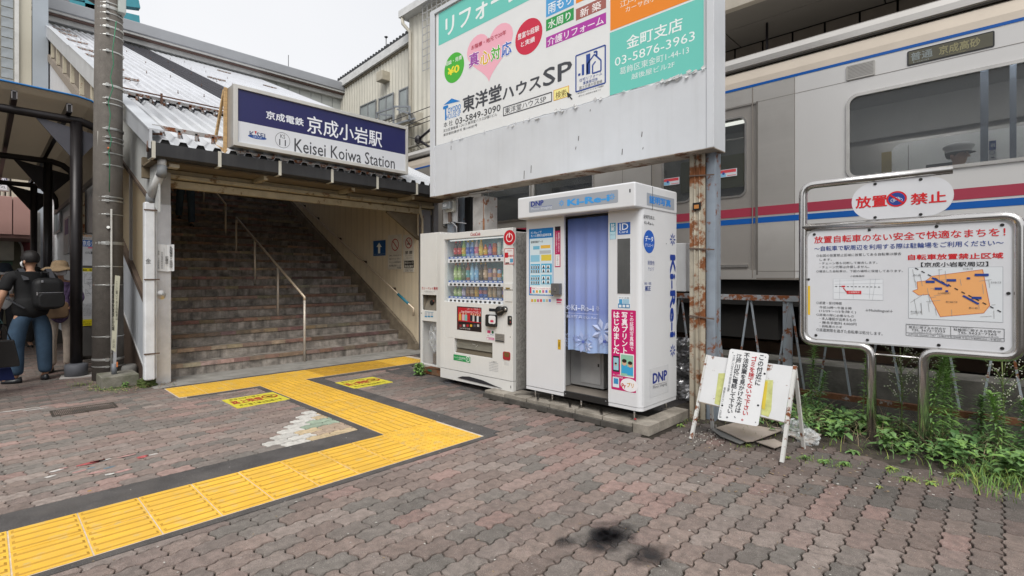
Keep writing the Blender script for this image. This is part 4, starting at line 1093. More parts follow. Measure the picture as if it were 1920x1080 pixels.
# lower door with the delivery slot opening
s0 = onX(851.5, 634, XV); s1_ = onX(923, 672, XV); sy1, sy0 = s0.y, s1_.y; szt = s0.z; szb = onX(851.5, 660.5, XV).z
mb.box(XV, XV+.06, wy0, wy1, szt, wz0); mb.box(XV, XV+.06, sy1, wy1, VZ0+.13, szt); mb.box(XV, XV+.06, wy0, sy0, VZ0+.13, szt); mb.box(XV, XV+.06, sy0, sy1, VZ0+.13, szb)
mb.build('door', vm, bevel=.004)
mb = MB().mat(VW); mb.box(XV+.065, XV+.72, VY0+.01, VY0+.04, VZ0+.02, VZ1-.01); mb.box(XV+.065, XV+.72, VY1-.04, VY1-.01, VZ0+.02, VZ1-.01); mb.box(XV+.065, XV+.72, VY0+.01, VY1-.01, VZ1-.04, VZ1-.01); mb.box(XV+.69, XV+.72, VY0, VY1, VZ0, VZ1-.02); mb.box(XV+.065, XV+.7, VY0+.03, VY1-.03, VZ0, VZ0+.03)
mb.build('cabinet', vm)
mb = MB().mat(M('grey_speckled_side', (.33, .32, .3), .7, var=.3, scale=40, dirt=.3)); mb.box(XV+.07, XV+.7, VY0+.004, VY0+.01, VZ0+.02, VZ1-.05); mb.build('side_panel', vm)
mb = MB().mat(VW); mb.box(XV+.004, XV+.06, VY0, VY1, VZ0, VZ0+.125); mb.build('kick_panel', vm, bevel=.004)
# dark scoop in the kick panel
k = Ink(P, 'X', XV); sc_ = [k.uv(*q) for q in ((858, 708), (867, 705.5), (880, 706), (905, 713), (930, 724), (942, 728.5), (915, 722), (880, 713.5))]
m2 = MB().mat(M('scoop_dark', (.03, .03, .035), .5)); m2.prism(sc_, lambda u, v, w: (XV-.001-w, -u, v), .003); m2.build('foot_scoop', vm)
# display cavity
mb = MB().mat(M('display_blue_back', (.25, .5, .58), .5, var=.25, scale=9)); mb.box(XV+.26, XV+.27, wy0-.02, wy1+.02, wz0, wz1+.02); mb.build('display_back', vm)
mb = MB().mat(M('display_side', (.45, .5, .52), .5)); mb.box(XV+.06, XV+.26, wy1, wy1+.02, wz0, wz1); mb.box(XV+.06, XV+.26, wy0-.02, wy0, wz0, wz1); mb.box(XV+.06, XV+.26, wy0, wy1, wz0-.02, wz0); mb.build('display_side', vm)
mb = MB().mat(M('lit_tube', (.9, .97, 1.), .4, emit=.3)); mb.box(XV+.07, XV+.1, wy0+.03, wy1-.03, wz1-.02, wz1-.005); mb.build('display_lamp', vm)
CLG = bpy.data.materials.new('display_glass'); CLG.use_nodes = True
b = CLG.node_tree.nodes['Principled BSDF']; b.inputs['Base Color'].default_value = (.9, .95, 1, 1); b.inputs['Roughness'].default_value = .03; b.inputs['Alpha'].default_value = .05; b.inputs['Specular IOR Level'].default_value = 1
mb = MB().mat(CLG); mb.box(XV+.03, XV+.034, wy0, wy1, wz0, wz1); mb.build('display_glass', vm)
rows = []
SHW = M('shelf_white', (.7, .72, .75), .35, var=0); BTN = M('button_black', (.03, .028, .025), .4, var=0)
bt = MB().mat(BTN).lathe([(.02, 0), (.019, .006), (.001, .008)], (0, 0, 0), 12); 
bt.v = [(-z, x*1.0, y*.62) for x, y, z in bt.v]; btm = bt.mesh('button')
nb_ = 12; ym = wy1-.055; yM = wy0+.05
for r_, (py0, pyb) in enumerate(((484, 490.5), (527.5, 533.5), (557, 563.5))):
    zt = onX(837, py0, XV+.04).z; zb = onX(837, pyb, XV+.04).z
    mb = MB().mat(SHW); mb.box(XV+.035, XV+.26, wy0+.02, wy1-.03, zb-.018, zt-.012); sh = mb.build('shelf', vm, bevel=.004)
    mb = MB().mat(M('price_strip_blue', (.03, .1, .35), .4)); mb.box(XV+.05, XV+.06, wy0+.02, wy1-.03, zt-.012, zt+.014); mb.build('price_strip', sh)
    mb = MB().mat(M('price_card', (.6, .65, .7), .4))
    pc = MB().mat(MATS['price_card']); pc.box(0, .003, -.022, .022, 0, .012); pcm = pc.mesh('price_card')
    for i in range(nb_):
        y = ym+(yM-ym)*(i+.5)/nb_
        inst(btm, 'button', sh, (XV+.034, y, (zb+zt)/2-.016)); inst(pcm, 'price_card', sh, (XV+.046, y, zt-.004))
    rows.append((zt+.004, zt))
# drinks
def prof_bottle(h, r):
    return [(r*.9, 0), (r, .01), (r, h*.56), (r*.97, h*.6), (r*.85, h*.7), (r*.45, h*.85), (r*.36, h*.88), (r*.36, h*.9)]
def drink(x, y, z, kind, body, label, cap, lab, h):
    r = .028
    o = thing('drink_'+kind, lab, kind, (x, y, z), 0, 'drinks on show in the vending machine')
    def MM(c, rr=.2): return M('drink_'+'%02x%02x%02x' % tuple(int(255*min(1, q)) for q in c), tuple(q*.75+.02 for q in c), rr, var=0, spec=.6)
    mb = MB().mat(MM(body))
    if kind == 'bottle':
        mb.lathe(prof_bottle(h, r), (x, y, z), 12); mb.build('body', o)
        m2 = MB().mat(MM(label)); m2.lathe([(r+.0012, h*.16), (r+.0012, h*.56)], (x, y, z), 12, False); m2.build('label_band', o)
        m2 = MB().mat(MM(tuple(min(1, .3+q) for q in label))); m2.box(x-r-.003, x-r*.6, y-.012, y+.012, z+h*.3, z+h*.42); m2.build('logo', o)
        m2 = MB().mat(MM(cap)); m2.lathe([(r*.45, h*.88), (r*.45, h)], (x, y, z), 10); m2.build('cap', o)
    else:
        mb.lathe([(r*.85, 0), (r, .008), (r, h*.92), (r*.85, h)], (x, y, z), 12); mb.build('body', o)
        m2 = MB().mat(MM(label)); m2.lathe([(r+.001, h*.3), (r+.001, h*.66)], (x, y, z), 12, False); m2.build('label_band', o)
        m2 = MB().mat(MM(cap)); m2.lathe([(r*.7, h), (r*.7, h+.006)], (x, y, z), 10); m2.build('lid', o)
RED, DRK, GRN, YLW, BLU, WHT, ORA, PUR, PNK, LBL, LGR, BRN, TEA = (.55, .02, .03), (.05, .015, .01), (.04, .3, .08), (.75, .5, .03), (.02, .12, .55), (.7, .7, .7), (.75, .2, .03), (.28, .05, .4), (.65, .15, .3), (.25, .55, .8), (.3, .55, .12), (.22, .1, .04), (.3, .35, .05)
D = [[('bottle', DRK, RED, RED, 'dark cola bottle with red label and red cap'), ('bottle', (.06, .02, .015), (.6, .03, .03), (.5, .02, .03), 'second dark cola bottle with red label'), ('bottle', LGR, YLW, LGR, 'green bottle with yellow label and green cap'),
      ('bottle', (.3, .5, .8), BLU, YLW, 'blue labelled water bottle with yellow cap, first of two'), ('bottle', (.28, .48, .78), (.03, .15, .6), (.7, .5, .05), 'blue labelled water bottle with yellow cap, second of two'), ('bottle', (.7, .6, .65), PNK, WHT, 'pink labelled bottle with white cap'),
      ('bottle', (.7, .5, .1), (.8, .6, .05), YLW, 'tall yellow bottle with yellow cap'), ('bottle', ORA, YLW, ORA, 'small orange bottle with orange cap'), ('bottle', PUR, (.4, .3, .5), PUR, 'small purple grape bottle'), ('can', (.5, .1, .04), ORA, BRN, 'red brown can of the top row'), ('can', (.55, .65, .6), (.4, .6, .55), WHT, 'pale silver green can'), ('bottle', (.45, .65, .5), WHT, GRN, 'small pale bottle with green cap at the row end')],
     [('bottle', LGR, (.5, .65, .3), ORA, 'green tea bottle with orange cap, first of two'), ('bottle', (.28, .5, .1), (.45, .6, .3), (.7, .25, .05), 'green tea bottle with orange cap, second of two'), ('bottle', (.06, .12, .04), (.1, .2, .08), WHT, 'dark green tea bottle with white cap'), ('bottle', (.35, .12, .08), (.1, .35, .35), RED, 'brown and teal bottle with red cap'),
      ('bottle', LBL, (.3, .6, .8), (.1, .4, .8), 'clear water bottle with light blue label'), ('bottle', (.3, .5, .7), (.2, .5, .8), (.2, .6, .7), 'second clear water bottle with blue label'), ('bottle', (.05, .04, .03), (.12, .09, .04), YLW, 'black coffee bottle with yellow cap'), ('bottle', (.25, .14, .06), (.55, .4, .25), (.7, .45, .05), 'tall coffee bottle with cream label'),
      ('can', (.2, .18, .35), (.5, .3, .2), ORA, 'small blue and orange can'), ('can', (.6, .5, .4), (.4, .2, .15), ORA, 'small cream and brown can'), ('can', (.3, .45, .65), (.6, .3, .1), RED, 'small light blue can with red lid'), ('bottle', (.05, .25, .2), (.1, .35, .3), (.1, .3, .2), 'dark teal bottle at the end of the middle row')],
     [('bottle', LGR, (.55, .7, .3), ORA, 'short green bottle first in the bottom row'), ('bottle', (.35, .6, .2), (.6, .75, .4), (.3, .5, .1), 'short pale green bottle second in the bottom row'), ('bottle', (.35, .3, .6), (.6, .6, .75), WHT, 'short lilac bottle of the bottom row'), ('can', BRN, (.4, .25, .1), (.3, .2, .1), 'brown coffee can, darkest of the bottom row'),
      ('can', (.3, .15, .06), (.55, .45, .3), (.25, .15, .08), 'brown and cream coffee can'), ('can', (.6, .35, .03), (.7, .45, .05), BRN, 'golden tall can of the bottom row'), ('can', BLU, (.5, .15, .2), WHT, 'deep blue can, first of two'), ('can', (.04, .16, .5), (.45, .2, .25), (.6, .6, .65), 'deep blue can, second of two'),
      ('can', (.55, .38, .18), (.6, .5, .3), BRN, 'tan coffee can left of its twin'), ('can', (.5, .34, .16), (.58, .46, .28), (.3, .2, .1), 'tan coffee can right of its twin'), ('can', (.28, .25, .22), (.5, .48, .45), WHT, 'grey black coffee can'), ('can', (.5, .25, .1), (.2, .2, .45), YLW, 'orange and navy can at the end of the bottom row')]]
HT = [[.2]*7+[.135, .14, .14, .15, .145], [.19]*3+[.195]*5+[.12, .12, .11, .14], [.12]*12]
tops = [wz1, rows[0][1]-.04, rows[1][1]-.04]
for r_ in range(3):
    zt = rows[r_][0]+.012; cap_h = tops[r_]-zt-.02
    mxh = max(HT[r_])
    for i in range(12):
        y = ym+(yM-ym)*(i+.5)/12
        kind, b1, b2, b3, lb_ = D[r_][i]
        h = HT[r_][i]/mxh*min(mxh*1.15, cap_h)
        drink(XV+.12, y, zt, kind, b1, b2, b3, lb_+', behind the vending glass', h)
# print on the machine
k = Ink(P, 'X', XV)
tx(k, 'Coca', 882, 891.5, 436.5, 442.5, '#b3252f', slant=.2, bold=.03); tx(k, 'Cola', 891, 900.5, 436, 442, '#b3252f', slant=.2, bold=.03)
c_ = k.uv(955.5, 445.5); k.disc(c_, .093, .093, '#c5cdd0', 1, False); k.disc(c_, .086, .086, '#c01a28', 2, False); k.disc(c_, .05, .05, '#f0e6e6', 3, False, .8); k.line((c_[0], c_[1]), (c_[0], c_[1]+.055), .03, '#c01a28', 4, False); k.line((c_[0], c_[1]), (c_[0], c_[1]+.055), .014, '#f0e6e6', 5, False)
k.rect((946, 466), (964, 495.5), '#b3252f', 1); k.rect((947, 467.2), (963, 494.2), '#e6e2e0', 2); tx(k, '1', 948, 952, 474, 483, '#c01a28', lay=3, bold=.06); tx(k, '本無料!', 953, 963, 478, 482, '#c01a28', lay=3, bold=.04); k.rect((956.5, 485), (962.5, 492), '#5b9cc0', 3); k.rect((948, 492), (955, 494), '#3c2c2c', 3); tx(k, 'CokeOn', 951, 960, 469, 471.5, '#c01a28', lay=3)
# poster
k.rect((857, 574), (903, 623), '#3a1c1e', 1); k.rect((859, 576), (902, 621.5), '#b5202a', 2); 
tx(k, 'コカ・コーラを買って', 876, 901, 577, 580.5, '#e8d8d8', lay=3); tx(k, 'Coke STUDIOライブへ行こう', 865, 902, 581.5, 586, '#f0e4e4', lay=3, bold=.03)
for i, (px, c) in enumerate(((863, '#caa14a'), (869, '#d2a7b4'), (874, '#7fb6ae'), (884, '#222a33'), (888, '#c9c3bd'), (892, '#1c1c22'), (896, '#d8d8da'), (900, '#24262e'))):
    yb_ = 600+i*.6; k.rect((px-2.3, yb_), (px+2.3, yb_-11), c, 3); k.disc((px, yb_-13), .011, .014, '#caa183', 4)
k.rect((859.5, 617), (902, 606), '#221a1c', 4); 
for i in range(6): k.rect((862+i*6.6, 612.5), (866+i*6.6, 608.5), ('#8a2a30', '#c8c4c0', '#b5202a', '#d0a030', '#555566', '#b8b4b0')[i], 5)
tx(k, 'Coke ON 対応自販機', 862, 882, 613, 616, '#c8c4c0', lay=6)
# card display, stickers
k.rect((917, 578), (930, 584.5), '#22262c', 1); k.rect((912.5, 617.5), (928, 639), '#dcdcdc', 1); k.rect((914, 619), (920, 625), '#c83c6c', 2); k.disc((924, 623), .018, .018, '#1c5c3c', 2); k.rect((913, 632), (927, 638), '#c0357a', 2); k.disc((915, 635), .014, .014, '#e6dfe2', 3); tx(k, 'nanaco', 917, 926, 633, 637, '#e8dfe5', lay=3); k.rect((919.5, 627), (926, 628.5), '#3a78b8', 2); k.rect((914, 629), (917, 630), '#a02030', 2)
k.rect((928.5, 625), (946, 643.5), M('plate_silver', (.4, .4, .4), .35, .7), 1); 
for i in range(4): k.line((930, 628+i*3), (944, 630.5+i*3), .0025, '#55585a', 2)
k.rect((929, 637.5), (945, 641.5), '#3c3e40', 2)
k.rect((850.5, 664), (882, 680.5), '#23924f', 1); tx(k, 'カンパイ 防災自販機', 852, 872, 667, 671, '#e4efe6', lay=2); tx(k, 'この自販機は', 856, 868, 672, 674, '#cfe2d4', lay=2); c_ = k.uv(877.5, 673.5); k.disc(c_, .036, .036, '#e4efe6', 2, False, .78); k.line((c_[0], c_[1]-.015), (c_[0], c_[1]+.02), .008, '#e4efe6', 2, False)
for i in range(6): k.line((917+.4*(i % 2), 679+i*3), (934.5, 680+i*3+2), .003, '#8a8c90', 1); 
tx(k, 'ご案内', 922, 931, 676.5, 679, '#55585a')
for i in range(3): k.line((945, 679+i*2), (954, 681+i*2), .002, '#a0a2a6', 1)
k.rect((957.2, 723), (958.3, 728), '#2c2c2c', 1)
for px, py in ((957, 632), (968.5, 587), (974, 587)): k.disc((px, py), .006, .006, '#3a3a3a', 1)
k.build(vm)
# hardware: coin unit, bill slot, lock, slots
mb = MB().mat(VW); a = onX(946.5, 531, XV); b_ = onX(962, 543, XV); mb.box(XV-.012, XV, b_.y, a.y, b_.z, a.z); a = onX(948, 545, XV); b_ = onX(961, 566, XV); mb.box(XV-.006, XV, b_.y, a.y, b_.z, a.z); mb.build('money_panel', vm, bevel=.003)
mb = MB().mat(M('brass_slot', (.4, .28, .08), .4, .6)); a = onX(948.5, 539, XV-.012); b_ = onX(956, 542, XV-.012); mb.box(XV-.016, XV-.012, b_.y, a.y, b_.z, a.z); mb.build('coin_slot', vm)
mb = MB().mat(BLK); a = onX(915, 589, XV); b_ = onX(933, 610, XV)
mb.prism(rrect(-a.y, -b_.y, b_.z-.02, a.z, .02), lambda u, v, w: (XV-w, u*-1, v), .05); mb.build('card_reader', vm, bevel=.005)
mb = MB().mat(WHITE); a = onX(916.5, 591.5, XV-.05); b_ = onX(929, 606, XV-.05); mb.prism(rrect(-a.y, -b_.y, b_.z-.01, a.z, .02), lambda u, v, w: (XV-.05-w, -u, v), .004); mb.build('reader_face', vm)
k = Ink(PX(XV-.054), 'X', XV-.054); c_ = k.uv(922.5, 602); k.disc(c_, .024, .026, '#d8d4d4', 0, False); k.rect((919.5, 600), (925.5, 604.5), '#c83c5c', 1); k.build(vm)
mb = MB().mat(BLK)
for px, py, r_ in ((938, 583, .055), (947.5, 580, .036)):
    q = onX(px, py, XV); l_ = MB().lathe([(r_, 0), (r_, .03), (r_*.85, .035)], (0, 0, 0), 20); mb.add([(XV-z, q.y+x, q.z+y) for x, y, z in l_.v], l_.f, True)
mb.build('lock_cover', vm)
mb = MB().mat(STEEL); q = onX(947.5, 580, XV-.035); l_ = MB().lathe([(.016, 0), (.015, .008)], (0, 0, 0), 14); mb.add([(XV-.035-z, q.y+x, q.z+y) for x, y, z in l_.v], l_.f, True)
mb.bar(onX(933, 586, XV-.04), onX(942, 582, XV-.05), .01, .012); mb.build('lock_core', vm)
mb = MB().mat(BLK); a = onX(953, 592, XV); b_ = onX(960, 609.5, XV); mb.prism(rrect(-a.y, -b_.y, b_.z, a.z, .014), lambda u, v, w: (XV-w, -u, v), .012); mb.build('return_panel', vm)
k = Ink(PX(XV-.012), 'X', XV-.012); k.disc((957, 597), .012, .012, '#a8a49a', 0); k.disc((957, 604), .008, .008, '#a03a38', 0); k.build(vm)
a = onX(943.5, 658.5, XV); b_ = onX(957, 676, XV)
mb = MB().mat(M('return_red', (.35, .02, .03), .4)); mb.prism(rrect(-a.y, -b_.y, b_.z, a.z, .02), lambda u, v, w: (XV-w, -u, v), .006); mb.build('coin_return', vm)
mb = MB().mat(M('return_amber', (.16, .08, .03), .2)); a = onX(945.5, 660, XV-.006); b_ = onX(955, 670, XV-.006); mb.prism(rrect(-a.y, -b_.y, b_.z, a.z, .015), lambda u, v, w: (XV-.006-w, -u, v), .002); mb.build('return_flap', vm)
# delivery slot
mb = MB().mat(M('slot_frame', (.06, .06, .06), .5)); mb.box(XV+.06, XV+.2, sy0, sy0+.01, szb, szt); mb.box(XV+.06, XV+.2, sy1-.01, sy1, szb, szt); mb.box(XV+.06, XV+.2, sy0, sy1, szb-.01, szb); mb.build('slot_box', vm)
mb = MB().mat(M('slot_flap', (.25, .24, .2), .25, .3, var=.2, scale=5, stretch=(1, 1, 8))); zc = szb+(szt-szb)*.35; mb.quad((XV+.03, sy1-.01, zc), (XV+.03, sy0+.01, zc), (XV+.05, sy0+.01, szt), (XV+.05, sy1-.01, szt)); mb.build('slot_flap', vm)
mb = MB().mat(M('slot_lip', (.12, .1, .07), .4)); mb.quad((XV+.02, sy1-.01, szb), (XV+.02, sy0+.01, szb), (XV+.06, sy0+.01, zc+.01), (XV+.06, sy1-.01, zc+.01)); mb.build('slot_lip', vm)
k = Ink(PX(XV+.03), 'X', XV+.03); k.line((886, 645), (892, 647), .006, '#b8b6ae', 0); k.line((892, 651), (896, 647), .006, '#b8b6ae', 0); k.build(vm)
mb = MB().mat(M('foot_rubber', (.05, .05, .055), .8))
ft = MB().mat(MATS['foot_rubber']).lathe([(.09, 0), (.08, .012), (.03, .014), (.03, .075)], (0, 0, 0), 14); ftm = ft.mesh('foot_pad')
for y in (VY0+.1, VY1-.1):
    for x in (XV+.09, XV+.62): inst(ftm, 'foot_pad', vm, (x, y, .0))
# ================================================================ RECYCLING BIN
XB = 4.58; b0 = onX(788, 438.5, XB); b1 = onX(826.5, 437, XB); BY1, BY0 = b0.y, b1.y; BZ1 = b0.z; BZ0 = .05
rb = thing('recycling_bin', 'narrow white can and bottle recycling bin beside the vending machine', 'recycling bin', (4.75, (BY0+BY1)/2, 0))
h0 = onX(790.5, 552.5, XB); h1 = onX(819.5, 582, XB); d0 = onX(791.5, 603, XB); d1 = onX(818, 683, XB)
dzt = onX(805, 602.5, XB).z; dzb = onX(791.5, 680, XB).z; hzt = h0.z; hzb = onX(790.5, 581, XB).z
mb = MB().mat(VW); yl, yr = d0.y, d1.y
mb.box(XB, XB+.03, BY0, yr, BZ0+.08, BZ1); mb.box(XB, XB+.03, yl, BY1, BZ0+.08, BZ1); mb.box(XB, XB+.03, yr, yl, hzt, BZ1); mb.box(XB, XB+.03, yr, yl, dzt, hzb); mb.box(XB, XB+.03, yr, yl, BZ0+.08, dzb)
mb.build('front_door', rb, bevel=.004)
mb = MB().mat(VW); mb.box(XB+.03, XB+.36, BY1-.015, BY1, BZ0, BZ1); mb.box(XB+.03, XB+.36, BY0, BY0+.015, BZ0, BZ1); mb.box(XB+.03, XB+.36, BY0+.016, BY1-.016, BZ1-.03, BZ1-.01); mb.box(XB+.34, XB+.36, BY0+.016, BY1-.016, BZ0, BZ1-.04); mb.build('cabinet', rb)
mb = MB().mat(M('rust_base', (.2, .12, .07), .8, var=.4, rust=.5)); mb.box(XB+.02, XB+.33, BY0+.01, BY1-.01, BZ0-.04, BZ0+.03); mb.build('base', rb)
mb = MB().mat(M('hopper_steel', (.3, .27, .22), .4, .5, var=.2, scale=8)); mb.quad((XB+.03, yl, hzb), (XB+.03, yr, hzb), (XB+.12, yr, hzt), (XB+.12, yl, hzt)); mb.quad((XB+.02, yl, hzt), (XB+.12, yl, hzt), (XB+.02, yl, hzb)); mb.build('hopper', rb)
mb = MB().mat(DARK); q = onX(811, 567.5, XB+.07); l_ = MB().lathe([(.038, 0), (.036, .01)], (0, 0, 0), 18); mb.add([(XB+.062-z*1.0+0*y, q.y+x, q.z+y) for x, y, z in l_.v], l_.f, True); mb.build('hole', rb)
mb = MB().mat(M('hole_red', (.35, .08, .06), .5)); q = onX(813, 564, XB+.05); mb.add([(XB+.048, q.y+.012*cos(i), q.z+.014*sin(i)) for i in (0, 1, 2, 3, 4, 5)], [(0, 1, 2, 3, 4, 5)]); mb.build('hole_flap', rb)
mb = MB().mat(M('bin_inside', (.16, .12, .085), .7, var=.3, stretch=(1, 1, .2), scale=20)); mb.box(XB+.2, XB+.22, yr, yl, dzb-.03, dzt+.03); mb.build('inner_back', rb)
# plastic bag behind the window
bagm = bpy.data.materials.new('clear_plastic_bag'); bagm.use_nodes = True; b = bagm.node_tree.nodes['Principled BSDF']
b.inputs['Base Color'].default_value = (.75, .78, .8, 1); b.inputs['Roughness'].default_value = .15; b.inputs['Alpha'].default_value = .35; b.inputs['Specular IOR Level'].default_value = 1
def crumple(c, sx, sy, sz, seed, n=18, amp_=.35, f=3.):
    mb = MB(); vs = []
    for i in range(n+1):
        for j in range(n):
            a = pi*i/n; t = 2*pi*j/n; d = Vector((sin(a)*cos(t), sin(a)*sin(t), cos(a)))
            k_ = 1+amp_*noise.noise(d*f+Vector((seed, 0, 0)))+amp_*.5*abs(noise.noise(d*f*2.7+Vector((seed, 5, 0))))
            vs.append((c[0]+d.x*sx*k_, c[1]+d.y*sy*k_, c[2]+d.z*sz*k_))
    mb.add(vs, [(i*n+j, i*n+(j+1) % n, (i+1)*n+(j+1) % n, (i+1)*n+j) for i in range(n) for j in range(n)], False)
    return mb
mb = crumple((XB+.11, (yl+yr)/2, (dzt+dzb)/2+.1), .05, .1, .22, 3); mb.mats = [bagm]; o_ = mb.build('bin_bag', None); tag(o_, 'crumpled clear plastic bag seen through the recycling bin window', 'plastic bag')
mb = MB().mat(CLG); mb.box(XB+.012, XB+.015, yr, yl, dzb, dzt); mb.build('window', rb)
k = Ink(PX(XB), 'X', XB); tx(k, 'カン・ペット専用', 791, 820.5, 537.5, 543, '#b02a30', bold=.04); tx(k, 'ゴミ類は入れないで', 795, 815, 545, 547, '#6c6c6c'); tx(k, 'ください', 798, 813, 548, 549.5, '#6c6c6c')
for i in range(3): k.rect((796.5+i*5.6, 594.5), (801+i*5.6, 586), '#b8bcc0', 1); k.rect((796.5+i*5.6, 594.5), (801+i*5.6, 592.5), '#3a86b0', 2)
k.rect((797, 584), (813, 586), '#4a8cac', 1); k.rect((802, 692), (809.5, 697), '#1f6a54', 1); k.disc((790.5, 587), .008, .008, '#2a2a30', 1); k.build(rb)

# ================================================================ PLINTH
pl = thing('plinth', 'low weathered concrete slab plinth under the photo booth', 'plinth', (4.65, 2.9, 0))
slabm = M('slab_concrete', (.30, .27, .23), .9, var=.3, scale=8, bump=.6, bscale=60, dirt=.5, dcol=(.1, .085, .065), speck=.4, coord='World')
y = 2.10; i = 0
sizes = [.19, .3, .31, .3, .3, .31]
mb = MB().mat(slabm); mb.box(4.235, 5.06, 2.085, 2.235, -.01, .083); mb.build('end_block', pl, bevel=.006)
y = 2.24
while y < 3.8:
    mb = MB().mat(slabm); dx = R.uniform(-.006, .01); mb.box(4.235+dx, 4.53+dx, y+.004, y+.296, .0, .082+R.uniform(-.006, .004)); mb.build('slab', pl, bevel=.006)
    mb = MB().mat(M('slab_dark', (.075, .068, .06), .9, var=.3, scale=10, coord='World')); mb.box(4.205, 4.26, y+.0, y+.296, -.005, .045); mb.build('lower_kerb', pl)
    y += .302
mb = MB().mat(MATS['slab_dark']); mb.box(4.54, 5.0, 2.25, 3.75, -.01, .03); mb.build('bed', pl)
# ================================================================ PHOTO BOOTH
XP = 4.31; PY0, PY1 = 2.19, 3.50; PZ0, PZ1 = .168, 2.0; XPB = 5.02
BW = M('booth_white', (.70, .71, .73), .3, var=.02, scale=2, streak=.08, scol=(.52, .52, .52), dirt=.1, dcol=(.5, .5, .48), coat=.2)
pb = thing('photo_booth', 'white self service photo booth with a blue curtain', 'photo booth', (4.66, 2.85, .08))
yo1 = onX(1057.5, 600, XP).y; yo0 = onX(1140.5, 600, XP).y
zs = onX(1058, 733.5, XP).z
mb = MB().mat(BW); mb.box(XP, XP+.03, yo1, PY1, PZ0+.035, PZ1); mb.build('left_panel', pb, bevel=.005)
mb = MB().mat(BW); mb.box(XP, XP+.03, PY0+.05, yo0, PZ0+.035, PZ1)
vs = [(XP+.05-.05*cos(a), PY0+.05-.05*sin(a)) for a in [pi/2*i/6 for i in range(7)]]
corner = MB().mat(BW)
def rounded(mb, z0, z1, x1=XPB):
    o = vs+[(XP+.06, PY0), (XP+.06, PY0+.02), (XP+.05, PY0+.052)]
    mb.prism(o, lambda u, v, w: (u, v, z0+w), z1-z0)
rounded(mb, PZ0+.035, PZ1); mb.box(XP+.06, XPB, PY0, PY0+.03, PZ0+.035, PZ1)
mb.build('right_panel', pb)
for f in pb.children[-1].data.polygons: pass
mb = MB().mat(BW); mb.box(XP+.004, XP+.03, yo1, PY1, PZ0, PZ0+.031); mb.box(XP+.004, XP+.03, PY0+.05, yo0, PZ0, PZ0+.031); mb.box(XP+.06, XPB, PY0+.004, PY0+.03, PZ0, PZ0+.031); mb.prism([(a_+.003, b_+.003) for a_, b_ in vs]+[(XP+.06, PY0+.02), (XP+.05, PY0+.052)], lambda u, v, w: (u, v, PZ0+w), .031); mb.build('skirt', pb)
mb = MB().mat(BW); mb.box(XPB-.03, XPB, PY0+.03, PY1, PZ0, PZ1); mb.box(XP+.03, XPB-.03, PY1-.03, PY1, PZ0, PZ1); mb.build('back_panel', pb)
IN = M('booth_inside', (.34, .34, .34), .5, var=.05)
mb = MB().mat(IN); mb.box(XP+.03, XPB-.03, PY0+.031, yo0-.18, PZ0, PZ1)
mb = MB().mat(IN); mb.box(XPB-.06, XPB-.031, PY0+.03, PY1-.03, PZ0+.06, PZ1); mb.box(XP+.031, XPB-.06, yo1+.12, yo1+.15, PZ0+.06, PZ1); mb.build('inner_wall', pb)
q0 = onX(1059, 657, XP+.35); q1 = onX(1088, 715, XP+.35)
mb = MB().mat(M('seat_box', (.3, .3, .3), .45, var=.04)); mb.box(XP+.28, XPB-.07, yo1-.28, yo1+.11, zs+.02, zs+.5); mb.build('seat_cabinet', pb, bevel=.004)
mb = MB().mat(M('seat_door', (.36, .36, .36), .45)); mb.box(XP+.272, XP+.28, yo1-.25, yo1-.02, zs+.06, zs+.44); dd = mb.build('cabinet_door', pb); mb = MB().mat(BLK); mb.box(XP+.266, XP+.272, yo1-.235, yo1-.22, zs+.24, zs+.27); mb.build('knob', dd)
mb = MB().mat(M('vent_grey', (.2, .2, .2), .5))
for i in range(9):
    for j in range(3): mb.box(XPB-.065-.0, XPB-.061, yo0+.1+j*.05, yo0+.14+j*.05, zs+.22+i*.018, zs+.23+i*.018)
mb.build('vent_slots', pb, kind='stuff')
mb = MB().mat(M('booth_floor', (.2, .175, .15), .7, var=.1, scale=8)); mb.box(XP+.02, XPB-.06, yo0, yo1+.12, zs-.02, zs-.0); mb.build('floor', pb)
mb = MB().mat(BLK); mb.box(XP-.003, XP+.03, yo0, yo1, zs-.055, zs+.003); mb.build('threshold', pb, bevel=.003)
k = Ink(PX(XP-.003), 'X', XP-.003)
for px, py in ((1060.5, 738), (1136, 752)): k.disc((px, py), .006, .006, '#8c8c90', 0)
k.build(pb)
# curtain
CUR = bpy.data.materials.new('curtain_blue'); CUR.use_nodes = True; N = CUR.node_tree.nodes; L = CUR.node_tree.links; b = N['Principled BSDF']; b.inputs['Roughness'].default_value = .55
b.inputs['Sheen Weight'].default_value = .3
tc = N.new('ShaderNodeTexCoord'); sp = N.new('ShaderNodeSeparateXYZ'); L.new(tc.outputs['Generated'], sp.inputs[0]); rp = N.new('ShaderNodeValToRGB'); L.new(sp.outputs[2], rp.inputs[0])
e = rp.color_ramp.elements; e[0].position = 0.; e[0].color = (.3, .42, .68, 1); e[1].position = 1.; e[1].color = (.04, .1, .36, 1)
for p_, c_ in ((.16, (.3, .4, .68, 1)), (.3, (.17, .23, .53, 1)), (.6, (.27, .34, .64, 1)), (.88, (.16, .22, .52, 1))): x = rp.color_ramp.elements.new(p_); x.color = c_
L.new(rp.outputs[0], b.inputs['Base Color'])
zt_ = onX(1062, 411, XP+.05).z; zb_ = onX(1060, 655, XP+.05).z
mb = MB().mat(CUR); NU, NV = 60, 16; vs2 = []
yA, yB = yo1-.012, yo0+.004
def cfold(t, s): return .012*sin(t*21+.6*sin(s*3))*(.35+.65*(1-s))+.004*sin(t*47+1)*(1-s)
